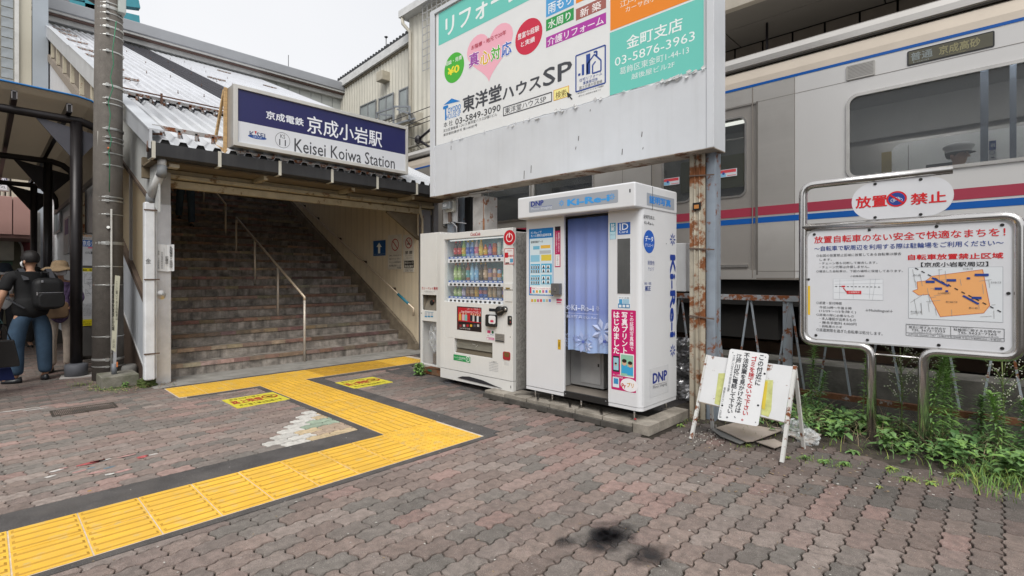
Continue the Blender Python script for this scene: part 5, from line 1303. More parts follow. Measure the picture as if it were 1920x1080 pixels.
for j in range(NV+1):
    s = j/NV
    for i in range(NU+1):
        t = i/NU; vs2.append((XP+.05+cfold(t, s), yA+(yB-yA)*t, zb_+(zt_-zb_)*s+.008*sin(t*9)*(1-s)))
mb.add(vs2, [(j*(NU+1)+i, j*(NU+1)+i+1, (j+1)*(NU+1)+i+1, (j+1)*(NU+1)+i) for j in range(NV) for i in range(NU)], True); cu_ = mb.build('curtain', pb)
# printing that follows the curtain's folds
def Pcur(u, v, w=0):
    t = (yA+u)/(yA-yB); s = (v-zb_)/(zt_-zb_); return (XP+.0455+cfold(t, s)-w, -u, v)
k = Ink(Pcur, 'X', XP+.04); CW_ = '#c9d3ee'
def star(k, c, r, mat, lay=1, n=8, w_=.3, pix=True):
    u, v = k.uv(*c) if pix else c
    for i in range(n):
        a = 2*pi*i/n; d = (cos(a), sin(a)); nrm = (-d[1], d[0])
        k.poly([(u+d[0]*r*.15, v+d[1]*r*.15), (u+d[0]*r*.65+nrm[0]*r*w_*.5, v+d[1]*r*.65+nrm[1]*r*w_*.5), (u+d[0]*r, v+d[1]*r), (u+d[0]*r*.65-nrm[0]*r*w_*.5, v+d[1]*r*.65-nrm[1]*r*w_*.5)], mat, lay, False)
star(k, (1065, 576.5), .028, CW_); star(k, (1120, 578.5), .028, CW_); tx(k, 'Ki-Re-i', 1071, 1112, 571, 581.5, CW_, bold=.05); k.line((1061, 586.5), (1122, 589.5), .003, CW_, 1); tx(k, '証明写真はKi-Re-i', 1062, 1120, 589.5, 595.5, CW_)
for (px, py, r_, c) in ((1092, 641, .11, '#a3b2dc'), (1130, 622, .13, '#b8c4e6'), (1134, 640, .05, '#8d9fd2'), (1078, 634, .04, '#8fa0d4'), (1102, 650, .05, '#c2cce9')):
    star(k, (px, py), r_, c, 1, 7, .42)
for i in range(220):
    px = R.uniform(1061, 1138); py = R.uniform(626, 652)
    c = k.uv(px, py); k.disc(c, .0035, .0035, '#aab8de', 2, False, 0, 5)
k.disc((1134, 640), .016, .016, '#3f4f9e', 3); k.disc((1092, 641), .016, .016, '#5b6cb4', 3)
k.build(cu_)
mb = MB().mat(BLK); mb.tube([(XP+.05, yB, zt_+.005), (XP+.05, yA, zt_+.005)], .008, 8); mb.tube([(XP+.06, yA+.006, zt_), (XP+.06, yA+.006, zt_-.62)], .004, 6); mb.build('curtain_rod', pb)
# canopy
mb = MB().mat(BW); mb.box(4.18, XPB+.005, 2.183, 3.516, 1.985, 2.21)
mb.build('canopy', pb, bevel=.018, bseg=3)
mb = MB().mat(DARK); mb.box(4.5, 4.505, 2.181, 2.2, 1.99, 2.2); mb.build('canopy_seam', pb)
k = Ink(PX(4.18), 'X', 4.18)
AC = M('sign_light_grey', (.34, .37, .42), .3, var=.03)
u0, v0 = k.uv(992, 399); u1 = k.uv(1159, 380)[0]; v1 = k.uv(992, 378)[1]
k.poly(rrect(u0, u1, v0, v1, .012), AC, 0, False)
tx(k, 'DNP', 996, 1019, 378.5, 387.5, '#1d3186', bold=.08); k.line((996, 390), (1035, 385.3), .003, '#5c6cae', 1); tx(k, 'Photo Imaging', 996, 1035, 390, 396, '#c5cbd8', bold=.03)
tx(k, 'Ki-Re-i', 1065, 1142, 374.5, 386, '#3f9be0', bold=.1); star(k, (1053, 381), .034, '#3f9be0'); star(k, (1147.5, 369), .034, '#3f9be0')
k.rect((1180, 361), (1182.5, 354), '#2c2c30', 0)
k.build(pb)
k = Ink(PY(2.183), 'Y', 2.183); u0, v1 = k.uv(1212.5, 361); u1, v0 = k.uv(1264, 396); v0 = k.uv(1212.5, 384.5)[1]
k.poly(rrect(u0, u1, v0, v1, .008), AC, 0, False); tx(k, '証明写真', 1217.5, 1257, 366.5, 380.5, '#2f86d6', bold=.09)
k.build(pb)
# front print
k = Ink(PX(XP), 'X', XP)
k.rect((992, 430), (1037.5, 555), '#1678bd', 0); u0, v0 = k.uv(993.5, 552); u1, v1 = k.uv(1036.5, 443)
v1 = k.uv(993.5, 448)[1]; v0 = k.uv(993.5, 551.5)[1]; k.rect((u0, v0), (u1, v1), '#cfdfe6', 1, False)
tx(k, 'Ki-Re-iで', 996, 1016, 434.5, 439, '#dfeaf2', lay=2); tx(k, 'もっと便利な証明写真', 996, 1034, 440, 445, '#eaf2f6', lay=2, bold=.03)
tx(k, '証明写真データ', 996, 1018, 452, 456.5, '#3c3c40', lay=2, bold=.03)
for x0_, x1_, y0_, y1_, c in ((1000, 1012, 468, 461, '#6fb2cf'), (1014, 1032, 466, 459, '#e4b44a'), (1012, 1033, 476, 469, '#b2b8bc'), (995, 1012, 491, 478, '#8ac0d8'), (1015, 1034, 489, 477, '#d9c34a'), (995, 1013, 512, 495, '#4aa5cc'), (1015, 1035, 511, 494, '#4aa5cc'), (995, 1013, 534, 516, '#6cb5d4'), (1015, 1035, 533, 515, '#6cb5d4')):
    k.rect((x0_, y0_), (x1_, y1_), c, 2)
for bx, by in ((996, 498), (1016.5, 497), (996, 519), (1016.5, 518)):
    for i in range(4 if bx < 1000 else 2):
        for j in range(2):
            w_ = 4.2 if bx < 1000 else 8.5
            k.rect((bx+i*w_, by+j*7.5+6), (bx+i*w_+w_*.72, by+j*7.5), '#e6eef2', 3); k.disc((bx+i*w_+w_*.36, by+j*7.5+2.3), .0075, .009, '#2c2622', 4); k.rect((bx+i*w_+w_*.16, by+j*7.5+6), (bx+i*w_+w_*.56, by+j*7.5+3.6), '#2c3344', 4)
k.rect((994, 550), (1036, 538), '#f0eff0', 3); k.rect((994, 550), (997, 538), '#c02a50', 4); tx(k, '写真プリントwithマイPrプリ', 998, 1034, 539, 542.5, '#c02a50', lay=4); 
for i in range(6): k.rect((999+i*6, 549), (1003+i*6, 544), ('#5aa8cc', '#d8a040', '#7abf7a', '#c86a8a', '#5a7acc', '#d0c070')[i], 4)
tx(k, '二次元データもこちらから', 996, 1035, 551, 553.5, '#dfeaf2', lay=2)
k.rect((994, 568), (1035, 558), '#d8dadc', 0)
for i in range(7): k.rect((996+i*5.5, 566), (1000+i*5.5, 561), ('#d8a040', '#b8c04a', '#c86a8a', '#d05050', '#7abfcf', '#c0b090', '#5a7acc')[i], 1)
k.rect((1040.5, 425), (1051, 428), '#1c1c20', 0); k.rect((1040.5, 501), (1051, 425), '#b51c5c', 0); k.rect((1041, 433), (1050.5, 426), '#221c20', 1); k.rect((1041.5, 499), (1049.5, 477), '#e2e0e2', 1)
k.t('この証明写真機でマイナ', (1042.5, 475), (1045, 436), '#ecd8e0', lay=2, vert=True); k.t('登録できます', (1046.5, 473), (1049.5, 436), '#ecd8e0', lay=2, vert=True, bold=.03); k.t('パスポート', (1044, 497), (1047, 479), '#3c3c40', lay=2, vert=True)
k.rect((1043, 571.5), (1054, 560), '#cfc8cc', 0); k.rect((1043.5, 564), (1053.5, 560.5), '#b83c64', 1); k.rect((1044, 568), (1052, 566), '#b83c64', 1)
k.rect((1046, 655), (1051.5, 637), '#c8a224', 0); k.t('注意', (1047, 650), (1050, 641), '#4c3c10', vert=True)
# right panel print
k.rect((1143.5, 449), (1154.5, 417.5), '#3a95b8', 0); k.rect((1144, 448.5), (1154, 434), '#b8dae6', 1); k.t('抗菌', (1145.5, 433), (1152.5, 419), '#eef4f6', vert=True, bold=.04, lay=2); tx(k, '抗ウイルス', 1145, 1153, 439, 442, '#2a7a9c', lay=2)
k.rect((1158, 440.5), (1182, 416), '#2b61b2', 0); tx(k, 'ID', 1162, 1178, 419.5, 431.5, '#e8eef6', bold=.02); tx(k, 'Card', 1161, 1177, 432.5, 437.5, '#e8eef6')
k.rect((1158, 577.5), (1182, 555.5), '#dfe4e8', 0); k.rect((1159, 577), (1181, 570), '#2f7fb2', 1); tx(k, 'サイズ表', 1160, 1180, 557, 559.5, '#333333'); k.rect((1161, 569), (1167, 561), '#4a9ccc', 1); k.rect((1168, 569), (1180, 561), '#9cc2d8', 1)
for i in range(3): k.rect((1160.5+i*7, 576), (1165.5+i*7, 571.5), '#dfe4e8', 2)
MAG = '#c5176a'; u0, v1 = k.uv(1146.5, 580); u1, _ = k.uv(1192.5, 600); v0 = k.uv(1146.5, 729)[1]
k.poly(rrect(u0, u1, v0, v1, .008), MAG, 0, False)
k.t('この証明写真機で', (1181, 657), (1188, 587), '#f2e2ea', vert=True, bold=.05, lay=1); k.t('写真プリント', (1166, 662), (1177, 586), '#f8eef3', vert=True, bold=.07, lay=1); k.t('はじめました', (1150.5, 662), (1161.5, 585), '#f8eef3', vert=True, bold=.07, lay=1)
k.rect((1149.5, 696), (1161, 668), '#22282e', 1); k.rect((1150.5, 693), (1160, 671), '#9cc7d6', 2); k.rect((1163, 705), (1189, 665), '#e8e8ea', 1); k.rect((1164.5, 703), (1187.5, 667), '#8fc3a8', 2)
for px, py, s_ in ((1171, 680, 1.), (1182, 684, .95), (1155, 683, .5)):
    k.disc((px, py), .021*s_, .027*s_, '#d2a88c', 4); k.disc((px, py-3.5*s_), .023*s_, .017*s_, '#241b18', 5); 
    if s_ > .6: k.rect((px-5.5, py+19), (px+5.5, py+5), '#3aa3d2', 3)
tx(k, '詳しくは店頭画面へ', 1149.5, 1174, 700, 703, '#f2e2ea', lay=1); tx(k, 'スマホで簡単', 1149.5, 1168, 704.5, 707.5, '#f2e2ea', lay=1)
k.rect((1149, 725), (1161, 708), '#d9e4ea', 1); k.rect((1151, 719), (1159.5, 710), '#3a8cc0', 2)
c_ = k.uv(1180, 722); k.disc(c_, .085, .06, '#eceaec', 2, False); tx(k, 'Pr', 1166, 1174, 718.5, 727, '#c03a30', lay=3, bold=.06); tx(k, 'プリ', 1176, 1188, 717, 725.5, '#d09a2a', lay=3, bold=.06)
k.build(pb)
mb = MB().mat(M('mirror', (.7, .72, .74), .02, 1., var=0)); a = onX(1158, 445.5, XP); b_ = onX(1182, 553, XP); zt1 = onX(1158, 448, XP).z; zb1 = onX(1158, 550, XP).z; mb.box(XP-.004, XP, b_.y, a.y, zb1, zt1); mb.build('mirror', pb)
mb = MB().mat(M('lock_grey', (.2, .2, .2), .4, .6)); a = onX(1038, 531, XP); b_ = onX(1054, 553, XP); mb.box(XP-.05, XP, b_.y, a.y, b_.z, a.z); lk = mb.build('lock_box', pb, bevel=.005)
mb = MB().mat(STEEL); mb.box(XP-.056, XP-.05, b_.y+.04, b_.y+.06, b_.z+.04, b_.z+.07); mb.build('key_slot', lk)
# side print, plane Y=2.19
k = Ink(PY(PY0), 'Y', PY0)
tx(k, '証明写真は、', 1206.5, 1228, 402, 409.5, '#34363c'); tx(k, 'Ki-Re-i。', 1208, 1226, 414.5, 420.5, '#34363c')
c_ = k.uv(1217, 453); k.disc(c_, .105, .105, '#1459b8', 0, False); k.tb('データ', c_[0]-.075, c_[1]+.0, c_[0]+.075, c_[1]+.05, '#e9eff8', bold=.05); k.tb('ダウンロード', c_[0]-.08, c_[1]-.05, c_[0]+.08, c_[1]-.015, '#e9eff8')
c_ = k.uv(1220, 498); k.disc(c_, .09, .09, '#dfe2e6', 0, False, .97); k.tb('背景色', c_[0]-.06, c_[1]+.005, c_[0]+.07, c_[1]+.045, '#1e3f8c'); k.tb('チェンジ', c_[0]-.05, c_[1]-.045, c_[0]+.06, c_[1]-.012, '#1e3f8c')
c_ = k.uv(1214, 535); k.disc(c_, .09, .09, '#dfe2e6', 0, False, .97); k.tb('美白・美肌', c_[0]-.06, c_[1]+.005, c_[0]+.07, c_[1]+.03, '#1e3f8c'); k.tb('補正', c_[0]-.05, c_[1]-.05, c_[0]+.06, c_[1]-.005, '#1e3f8c', bold=.04)
u_ = onY(1261, 500, PY0).x
star(k, (u_, onY(1261, 449, PY0).z), .065, '#1b3b92', 1, pix=False); star(k, (u_, onY(1261, 657, PY0).z), .065, '#1b3b92', 1, pix=False)
zt2, zb2 = onY(1261, 480, PY0).z, onY(1261, 630, PY0).z; L_ = zt2-zb2; zc = (zt2+zb2)/2
k.tb('Ki-Re-i', u_-L_/2, zc-.055, u_+L_/2, zc+.055, '#1b3b92', bold=.09, rot=-pi/2)
k.poly([k.uv(1218, 747), (k.uv(1253, 735)[0], k.uv(1218, 747)[1]), (k.uv(1253, 735)[0], k.uv(1218, 692)[1]), k.uv(1218, 692)], M('clear_label', (.64, .65, .67), .2, var=0), 0, False)
tx(k, 'DNP', 1224, 1250, 701, 719, '#1d3186', bold=.08); k.line((1224, 722.5), (1250, 716), .003, '#5c3c50', 1); tx(k, 'Photo Imaging', 1224, 1250, 724, 731.5, '#4c4e54')
k.line((1205, 420), (1205, 760), .002, '#8c8e92', 0); k.disc((1249, 457), .006, .006, '#44464a', 1)
k.build(pb)
# levelling feet
fm = MB().mat(STEEL); fm.tube([(0, 0, 0), (0, 0, .085)], .01, 8); fm.box(-.05, .05, -.012, .012, 0, .006); fmm = fm.mesh('levelling_foot')
for x, y in ((XP+.06, PY0+.1), (XP+.06, PY1-.08), (XP+.06, 2.85), (XPB-.1, PY0+.06), (XP+.06, 3.2)): inst(fmm, 'levelling_foot', pb, (x, y, .084), (0, 0, R.uniform(-.5, .5)))
mb = MB().mat(M('foot_red', (.4, .02, .03), .4)); mb.lathe([(.01, 0), (.01, .012)], (XP+.0, PY0+.06, .09), 8); mb.build('red_foot_cap', pb)
ts = MB().mat(STEEL); 
for i, y in enumerate((3.3, 2.9, 2.55)): ts.bar((4.25, y, .092), (4.42, y+.12, .092), .02, .006)
ts.bar((4.26, 3.62, .095), (4.45, 3.5, .098), .02, .012); o_ = ts.build('steel_strip', pl)
# box on the booth's side, crumpled sheet behind
bx = thing('service_box', 'small white service box behind the photo booth side', 'service box', (5.3, 2.15, 1.0))
mb = MB().mat(DWHITE); a = onX(1272, 456, 5.15); b_ = onX(1286, 547, 5.15); mb.box(5.15, 5.4, b_.y, a.y+.05, b_.z, a.z); mb.build('casing', bx, bevel=.008)
fo_ = bpy.data.materials.new('foil_tarp'); fo_.use_nodes = True; b = fo_.node_tree.nodes['Principled BSDF']; b.inputs['Base Color'].default_value = (.33, .33, .34, 1); b.inputs['Metallic'].default_value = .7; b.inputs['Roughness'].default_value = .25
mb = MB().mat(fo_); vs = []; n = 36
a = onX(1268, 635, 5.5); b_ = onX(1300, 762, 5.5)
for i in range(n+1):
    for j in range(n+1):
        y = a.y+.25+(b_.y-.1-a.y-.25)*i/n; z = .05+(a.z+.02-.05)*j/n
        q = Vector((y*5, z*9, 1)); vs.append((5.5+.1*noise.noise(q)+.06*abs(noise.noise(q*2.6)), y, z))
mb.add(vs, [(i*(n+1)+j, (i+1)*(n+1)+j, (i+1)*(n+1)+j+1, i*(n+1)+j+1) for i in range(n) for j in range(n)])
o_ = mb.build('foil_sheet', None); tag(o_, 'crumpled silver foil sheet behind the photo booth', 'foil sheet')
# ================================================================ BILLBOARD
XL = 4.9; BY0_, BY1_ = 1.79, 5.77; BZb, BZt = 2.555, 5.29
bbd = thing('billboard', 'large white framed advertising billboard on rusty posts', 'billboard', (5.05, 3.5, 0))
BBW = M('billboard_white', (.62, .64, .67), .45, var=.05, scale=2, streak=.3, scol=(.48, .49, .5), dirt=.1, dcol=(.42, .42, .42))
zad = 3.3
yseam = onX(1012, 280, XL).y
for y0, y1 in ((BY0_, yseam-.003), (yseam+.003, BY1_)):
    mb = MB().mat(BBW); mb.box(XL, XL+.26, y0, y1, BZb, BZt-.02); mb.build('panel', bbd)
mb = MB().mat(BBW); mb.box(XL-.03, XL+.0, BY1_-.09, BY1_+.005, BZb, BZt); mb.box(XL-.03, XL, BY0_-.005, BY0_+.06, BZb, BZt); mb.box(XL-.03, XL, BY0_+.06, BY1_-.09, BZt-.06, BZt)
mb.box(XL-.02, XL+.0, BY0_+.061, BY1_-.091, BZb-.001, zad-.02); mb.build('frame', bbd, bevel=.004)
mb = MB().mat(M('rusty_edge', (.32, .27, .22), .7, var=.4, rust=.3, rcol=(.13, .06, .03))); mb.box(XL-.028, XL+.26, BY0_, BY1_, BZb-.008, BZb-.001); mb.build('bottom_edge', bbd)
mb = MB().mat(M('peeled_gap', (.1, .085, .075), .8)); mb.box(XL-.004, XL+.0, BY1_-.105, BY1_-.09, zad, BZt-.06); mb.build('gap', bbd)
ad = MB().mat(M('vinyl_white', (.78, .79, .79), .35, var=.02)); 
ya, yb = BY1_-.108, onX(1320, 130, XL).y
n = 60; pts = []
for i in range(n+1): pts.append((-ya+(-yb+ya)*i/n, zad-.005+.018*noise.noise(Vector((i*.7, 0, 0)))*(.3+i/n)))
pts += [(-yb, BZt-.07), (-ya, BZt-.07)]
ad.prism(pts, lambda u, v, w: (XL-.001-w, -u, v), .003); ado = ad.build('advert', bbd)
PLA = PX(XL-.004); k = Ink(PLA, 'X', XL-.004)
TEALC = '#6fcabd'; top = BZt-.075
def U(px): return -onX(px, 400, k.at).y
def Z(px, py): return onX(px, py, k.at).z
def R_(xl, xr, yt, yb_, mat, lay=0):
    v0 = Z(xl, yb_); v1 = Z(xl, yt) if yt is not None else top
    k.rect((U(xl), v0), (U(xr), min(v1, top)), mat, lay, False)
R_(822.5, 1022, None, 86, TEALC)
tx(k, 'リフォーム', 836, 985, 36, 69, '#eef4f2', bold=.05)
# right column
v = Z(1144.5, 58); k.rect((U(1144.5), v), (U(1319.5), top), '#ef8a22', 0, False)
v1_ = Z(1144.5, 61.5); k.poly([(U(1143.5), zad), (U(1319.5), zad+.0), (U(1319.5), v1_), (U(1143.5), v1_)], TEALC, 0, False)
tx(k, '金町支店', 1175, 1279.5, 69.5, 93, '#eef6f4', bold=.03); tx(k, '03-5876-3963', 1153, 1303, 109, 125, '#eef6f4'); tx(k, '葛飾区東金町1-44-13', 1162, 1292, 127.5, 141, '#e4f0ee'); tx(k, '越後屋ビル2F', 1184, 1265, 139, 150, '#e4f0ee')
tx(k, '江戸川区西小岩', 1163, 1262, 3, 15.5, '#f8ead8'); tx(k, 'カーサ西小岩', 1173, 1242, 13.5, 24, '#f8ead8')
# middle tiles
R_(1024, 1076, -15, 33, '#4fa3dc'); tx(k, '雨もり', 1028, 1072, 8, 27, '#eef4f8', bold=.03)
R_(1024, 1076, 37.5, 59, '#2c9a4f'); tx(k, '水周り', 1028, 1070, 39, 55, '#eef6ee', bold=.03)
R_(1080, 1136.5, 17.5, 39, '#a5625a'); tx(k, '新 築', 1088, 1127, 18, 33.5, '#f6ecea', bold=.03)
R_(1080, 1136.5, -40, 7, '#ef8a22')
R_(1024, 1136.5, 70.5, 90, '#b23ba6'); tx(k, '介護リフォーム', 1027, 1132, 72.5, 87, '#f6ecf4', bold=.03)
# heart
cu_, cv_ = k.uv(917, 96); n = 40; hp = []
for i in range(n):
    t = 2*pi*i/n; hx = 16*sin(t)**3/17; hy = (13*cos(t)-5*cos(2*t)-2*cos(3*t)-cos(4*t))/15
    hp.append((cu_+hx*.44, cv_+hy*.36))
k.poly(hp, '#f3b3c3', 0, False)
tx(k, 'お陰様・地元で20年', 884, 949, 86, 94.5, '#b8324a', bold=.05, lay=1)
for s_, xl, xr, yt, c in (('真', 880, 898, 103, '#a14fa8'), ('心', 901, 919, 99, '#e2b52c'), ('対', 921, 938, 91, '#67b64a'), ('応', 941, 959, 83, '#4a6fc2')): 
    tx(k, s_, xl, xr, yt, yt+25, '#ffffff', bold=.16, lay=2); tx(k, s_, xl, xr, yt, yt+25, c, bold=.06, lay=3)
for c, px, py, ru, mat in ((0, 851.5, 127, .205, '#4bb53c'), (0, 991, 68.5, .21, '#cf2b48')): k.disc((px, py), ru, ru*1.02, mat, 0)
tx(k, '相談・見積', 835, 866, 117, 125, '#eef6ea', lay=1, bold=.03); tx(k, '¥0', 840, 861, 129, 143, '#f4e63c', lay=1, bold=.06)
tx(k, '豊富な経験', 971, 1011, 64.5, 75.5, '#f8e8ea', lay=1, bold=.04); tx(k, 'と実績', 977, 1003, 79, 89, '#f8e8ea', lay=1, bold=.04)
tx(k, '東洋堂', 868, 940, 183, 212, '#45474d', bold=.06); tx(k, 'ハウス', 943, 1014, 165, 188, '#45474d', bold=.06); tx(k, 'SP', 1019, 1072, 131, 163, '#45474d', bold=.03)
k.poly([(832, 197), (847, 184.5), (863, 189.5)], '#1c7cc8', 1); tx(k, 'T', 831.5, 840, 201, 226, '#1c7cc8', bold=.08); tx(k, 'OYODO', 840, 864, 203, 213, '#1c7cc8', bold=.04); tx(k, 'HOUSE-SP', 837, 864, 215, 225, '#1c7cc8')
tx(k, '本 社', 832, 849, 230, 240, '#3c3e42'); tx(k, '03-5849-3090', 854, 938.5, 223, 234.5, '#3c3e42', bold=.02)
tx(k, '足立区東綾瀬 1-24-13 東洋堂ハウスSP第1ビル', 831.5, 932, 243, 248.5, '#4c4e52'); tx(k, '東京都知事許可 第144283号', 831.5, 895, 251, 256, '#4c4e52')
a = (U(944), Z(944, 217.5)); b_ = (U(1034.5), Z(944, 202)); k.frame(a[0], b_[0], a[1], b_[1], .012, '#45474d'); tx(k, '東洋堂ハウスSP', 947, 1024, 203, 214.5, '#45474d')
R_(1038, 1067, 169.5, 189.5, '#e2a63a'); k.rect((U(1039.2), Z(1038, 188.3)), (U(1065.8), Z(1038, 170.7)), '#f6ec9c', 1, False); tx(k, '検索', 1042, 1062, 173, 186, '#6a4a1c', lay=2); k.poly([(1062.5, 172.5), (1073, 178), (1069, 180), (1074, 185.5), (1071.5, 187), (1067.5, 181.5), (1065, 184)], '#2c2e32', 3)
# house mark
a = (U(1080), Z(1080, 172.5)); b_ = (U(1135), Z(1080, 105)); k.frame(a[0], b_[0], a[1], b_[1], .016, '#2a4a98')
def hp_(pts, wd=.016):
    for p, q in zip(pts, pts[1:]): k.line(p, q, wd, '#2a4a98', 1, False)
du, dv = b_[0]-a[0], b_[1]-a[1]
g_ = lambda s, t: (a[0]+du*s, a[1]+dv*t)
for s, t0, t1 in ((.12, .42, .48), (.25, .4, .7), ): k.line(g_(s, t0), g_(s, t1), .03, '#2a4a98', 1, False)
k.rect(g_(.36, .38), g_(.5, .93), '#2a4a98', 1, False); hp_([g_(.4, .4), g_(.4, .66), g_(.64, .86), g_(.86, .64), g_(.86, .36), g_(.58, .36), g_(.58, .58), g_(.68, .66)]); hp_([g_(.62, .92), g_(.72, .92), g_(.72, .8)], .02)
for i, (s_, y_) in enumerate((('住宅リフォーム', .24), ('事業者団体', .13), ('国土交通大臣登録', .03))): q = g_(.12 if i != 1 else .25, y_); q2 = g_(.9 if i != 1 else .75, y_+.09); k.tb(s_, q[0], q[1], q2[0], q2[1], '#2a4a98' if i < 2 else '#6c6e74')
tx(k, '一般社団法人リノベーション協議会', 1080, 1132, 175, 178, '#4c4e52'); tx(k, '会社は上記団体の会員です', 1085, 1127, 179, 182, '#4c4e52')
k.build(ado)
# curled strips of vinyl along the lower edge
cv = MB().mat(M('vinyl_scrap', (.6, .6, .6), .6))
for i in range(46):
    px = R.uniform(840, 1318) if i > 14 else R.uniform(1240, 1318); u = U(px); v = zad+R.uniform(-.035, .012); w_ = R.uniform(.015, .07); h_ = R.uniform(.01, .035)
    P0 = lambda a_, b2, c2: (XL-.02-.004-c2, -(u+a_), v+b2)
    cv.add([P0(0, 0, 0), P0(w_*.5, -h_, R.uniform(.004, .03)), P0(w_, -h_*.3, .01), P0(w_*.6, h_*.6, .004)], [(0, 1, 2, 3)])
cv.build('peeling_vinyl', bbd, kind='stuff')
cr_ = MB().mat(M('peeling_dark', (.06, .05, .045), .9))
for px, py, l_ in ((1204, 247, .05), (1167, 279, .06), (1107, 205, .02), (1206, 276, .02), (996, 310, .09), (983, 320, .1), (1085, 255, .05), (1080, 275, .03), (846, 273, .06)):
    q = onX(px, py, XL-.022); cr_.bar((XL-.022, q.y, q.z), (XL-.022, q.y+.005, q.z-l_), .006, .003)
cr_.build('paint_crack', bbd, kind='stuff')
# posts
RP1 = M('rusty_cream_steel', (.42, .38, .3), .6, var=.2, scale=5, rust=.42, rscale=4, streak=.4, scol=(.2, .1, .05), rcol=(.19, .07, .025))
RP2 = M('blue_grey_steel', (.25, .29, .34), .55, .1, var=.15, rust=.2, streak=.4, scol=(.15, .1, .07))
a = onX(1293, 760, 5.03); b_ = onX(1322, 760, 5.03)
mb = MB().mat(RP1); mb.box(5.03, 5.04, b_.y, a.y, 0, 2.56); mb.box(5.2, 5.21, b_.y, a.y, 0, 2.56); mb.box(5.041, 5.199, (a.y+b_.y)/2-.004, (a.y+b_.y)/2+.004, 0, 2.56); 
for px in (1303, 1312): q = onX(px, 500, 5.028); mb.tube([(5.024, q.y, 0), (5.024, q.y, 2.55)], .007, 6)
mb.build('post', bbd)
mb = MB().mat(RP2); c0 = onX(1324, 760, 5.06); c1 = onX(1341, 760, 5.06); mb.box(5.06, 5.2, c1.y, c0.y, 0, 2.56); mb.build('post', bbd, bevel=.003)
for z in (1.65, 2.35, 1.0): 
    mb = MB().mat(MATS['rusty_strap']); mb.bar((5.02, a.y, z), (5.02, c1.y-.005, z-.02), .012, .012); mb.build('tie', bbd)
mb = MB().mat(DARK); q = onX(1307, 387, 5.02); mb.box(5.005, 5.022, q.y-.035, q.y+.035, q.z-.035, q.z+.035); pt_ = mb.build('tag_plate', bbd)
k = Ink(PX(5.005), 'X', 5.005); q_ = (-q.y, q.z); k.rect((q_[0]-.022, q_[1]-.022), (q_[0]+.022, q_[1]+.014), '#b87a3c', 0, False); k.build(pt_)
X2 = 5.25
for (p0, p1, mt) in ((845, 853, RP1), (853.5, 862, RP2), (827, 835, RP1)):
    pass
a = onX(843, 400, X2); b_ = onX(857, 400, X2); mb = MB().mat(M('brown_rusty_post', (.2, .15, .11), .7, var=.3, rust=.45, streak=.4)); mb.box(X2, X2+.12, b_.y, a.y, 0, 2.56); mb.build('post', bbd)
a = onX(857.5, 400, X2); b_ = onX(866, 400, X2); mb = MB().mat(RP2); mb.box(X2+.02, X2+.12, b_.y, a.y, 0, 2.56); mb.build('post', bbd)
mb = MB().mat(DARK); a = onX(866.5, 400, X2); b_ = onX(876, 400, X2); mb.box(X2+.06, X2+.14, b_.y, a.y, 0, 2.56); mb.build('post', bbd)
# electric meter on its board
X3 = 5.1
em_ = thing('electric_meter', 'electricity meter with a glass dome on a grey board above the bin', 'electric meter', (X3, onX(845, 400, X3).y, 1.7))
a = onX(831, 376, X3); b_ = onX(857, 417, X3); mb = MB().mat(M('board_grey', (.42, .42, .42), .6, var=.15, dirt=.3)); mb.box(X3, X3+.02, b_.y, a.y, b_.z, a.z); mb.build('backboard', em_)
mb = MB().mat(M('meter_body', (.5, .49, .44), .4)); a = onX(833, 377, X3-.08); b_ = onX(848.5, 396, X3-.08); mb.prism(rrect(-a.y, -b_.y, b_.z, a.z, .03), lambda u, v, w: (X3-w, -u, v), .06); mb.build('meter_body', em_, bevel=.006)
mb = MB().mat(M('meter_dial', (.25, .27, .28), .1, spec=1.)); a2 = onX(828.5, 379, X3-.12); b2 = onX(843, 391, X3-.12); mb.box(X3-.12, X3-.061, b2.y, a2.y, b2.z, a2.z); mb.build('dial_cover', em_, bevel=.008)
k = Ink(PX(X3-.121), 'X', X3-.121); k.rect((831, 388), (837, 382), '#c8ccd0', 0); k.rect((832, 385), (836, 383.5), '#1c1e22', 1); k.build(em_)
mb = MB().mat(MATS['rusty_strap']); q = onX(843, 398, X3-.03); q2 = onX(844, 416, X3-.03); mb.bar(q, q2, .05, .03); mb.build('conduit_gland', em_)
mb = MB().mat(M('cable_grey', (.35, .35, .36), .5)); mb.tube([onX(843, 415, X3-.02), onX(850, 419, X3-.02), onX(856, 425, X3-.02), onX(857, 445, X3-.02)], .01, 6); mb.tube([onX(850, 416, X3), onX(874, 419, X3)], .008, 6); mb.build('cable', em_)
cdm = MB().mat(RP2); a = onX(839, 417, X3+.02); b_ = onX(852, 470, X3+.02); cdm.box(X3+.02, X3+.05, b_.y, a.y, .8, a.z); cdm.build('stand', em_)
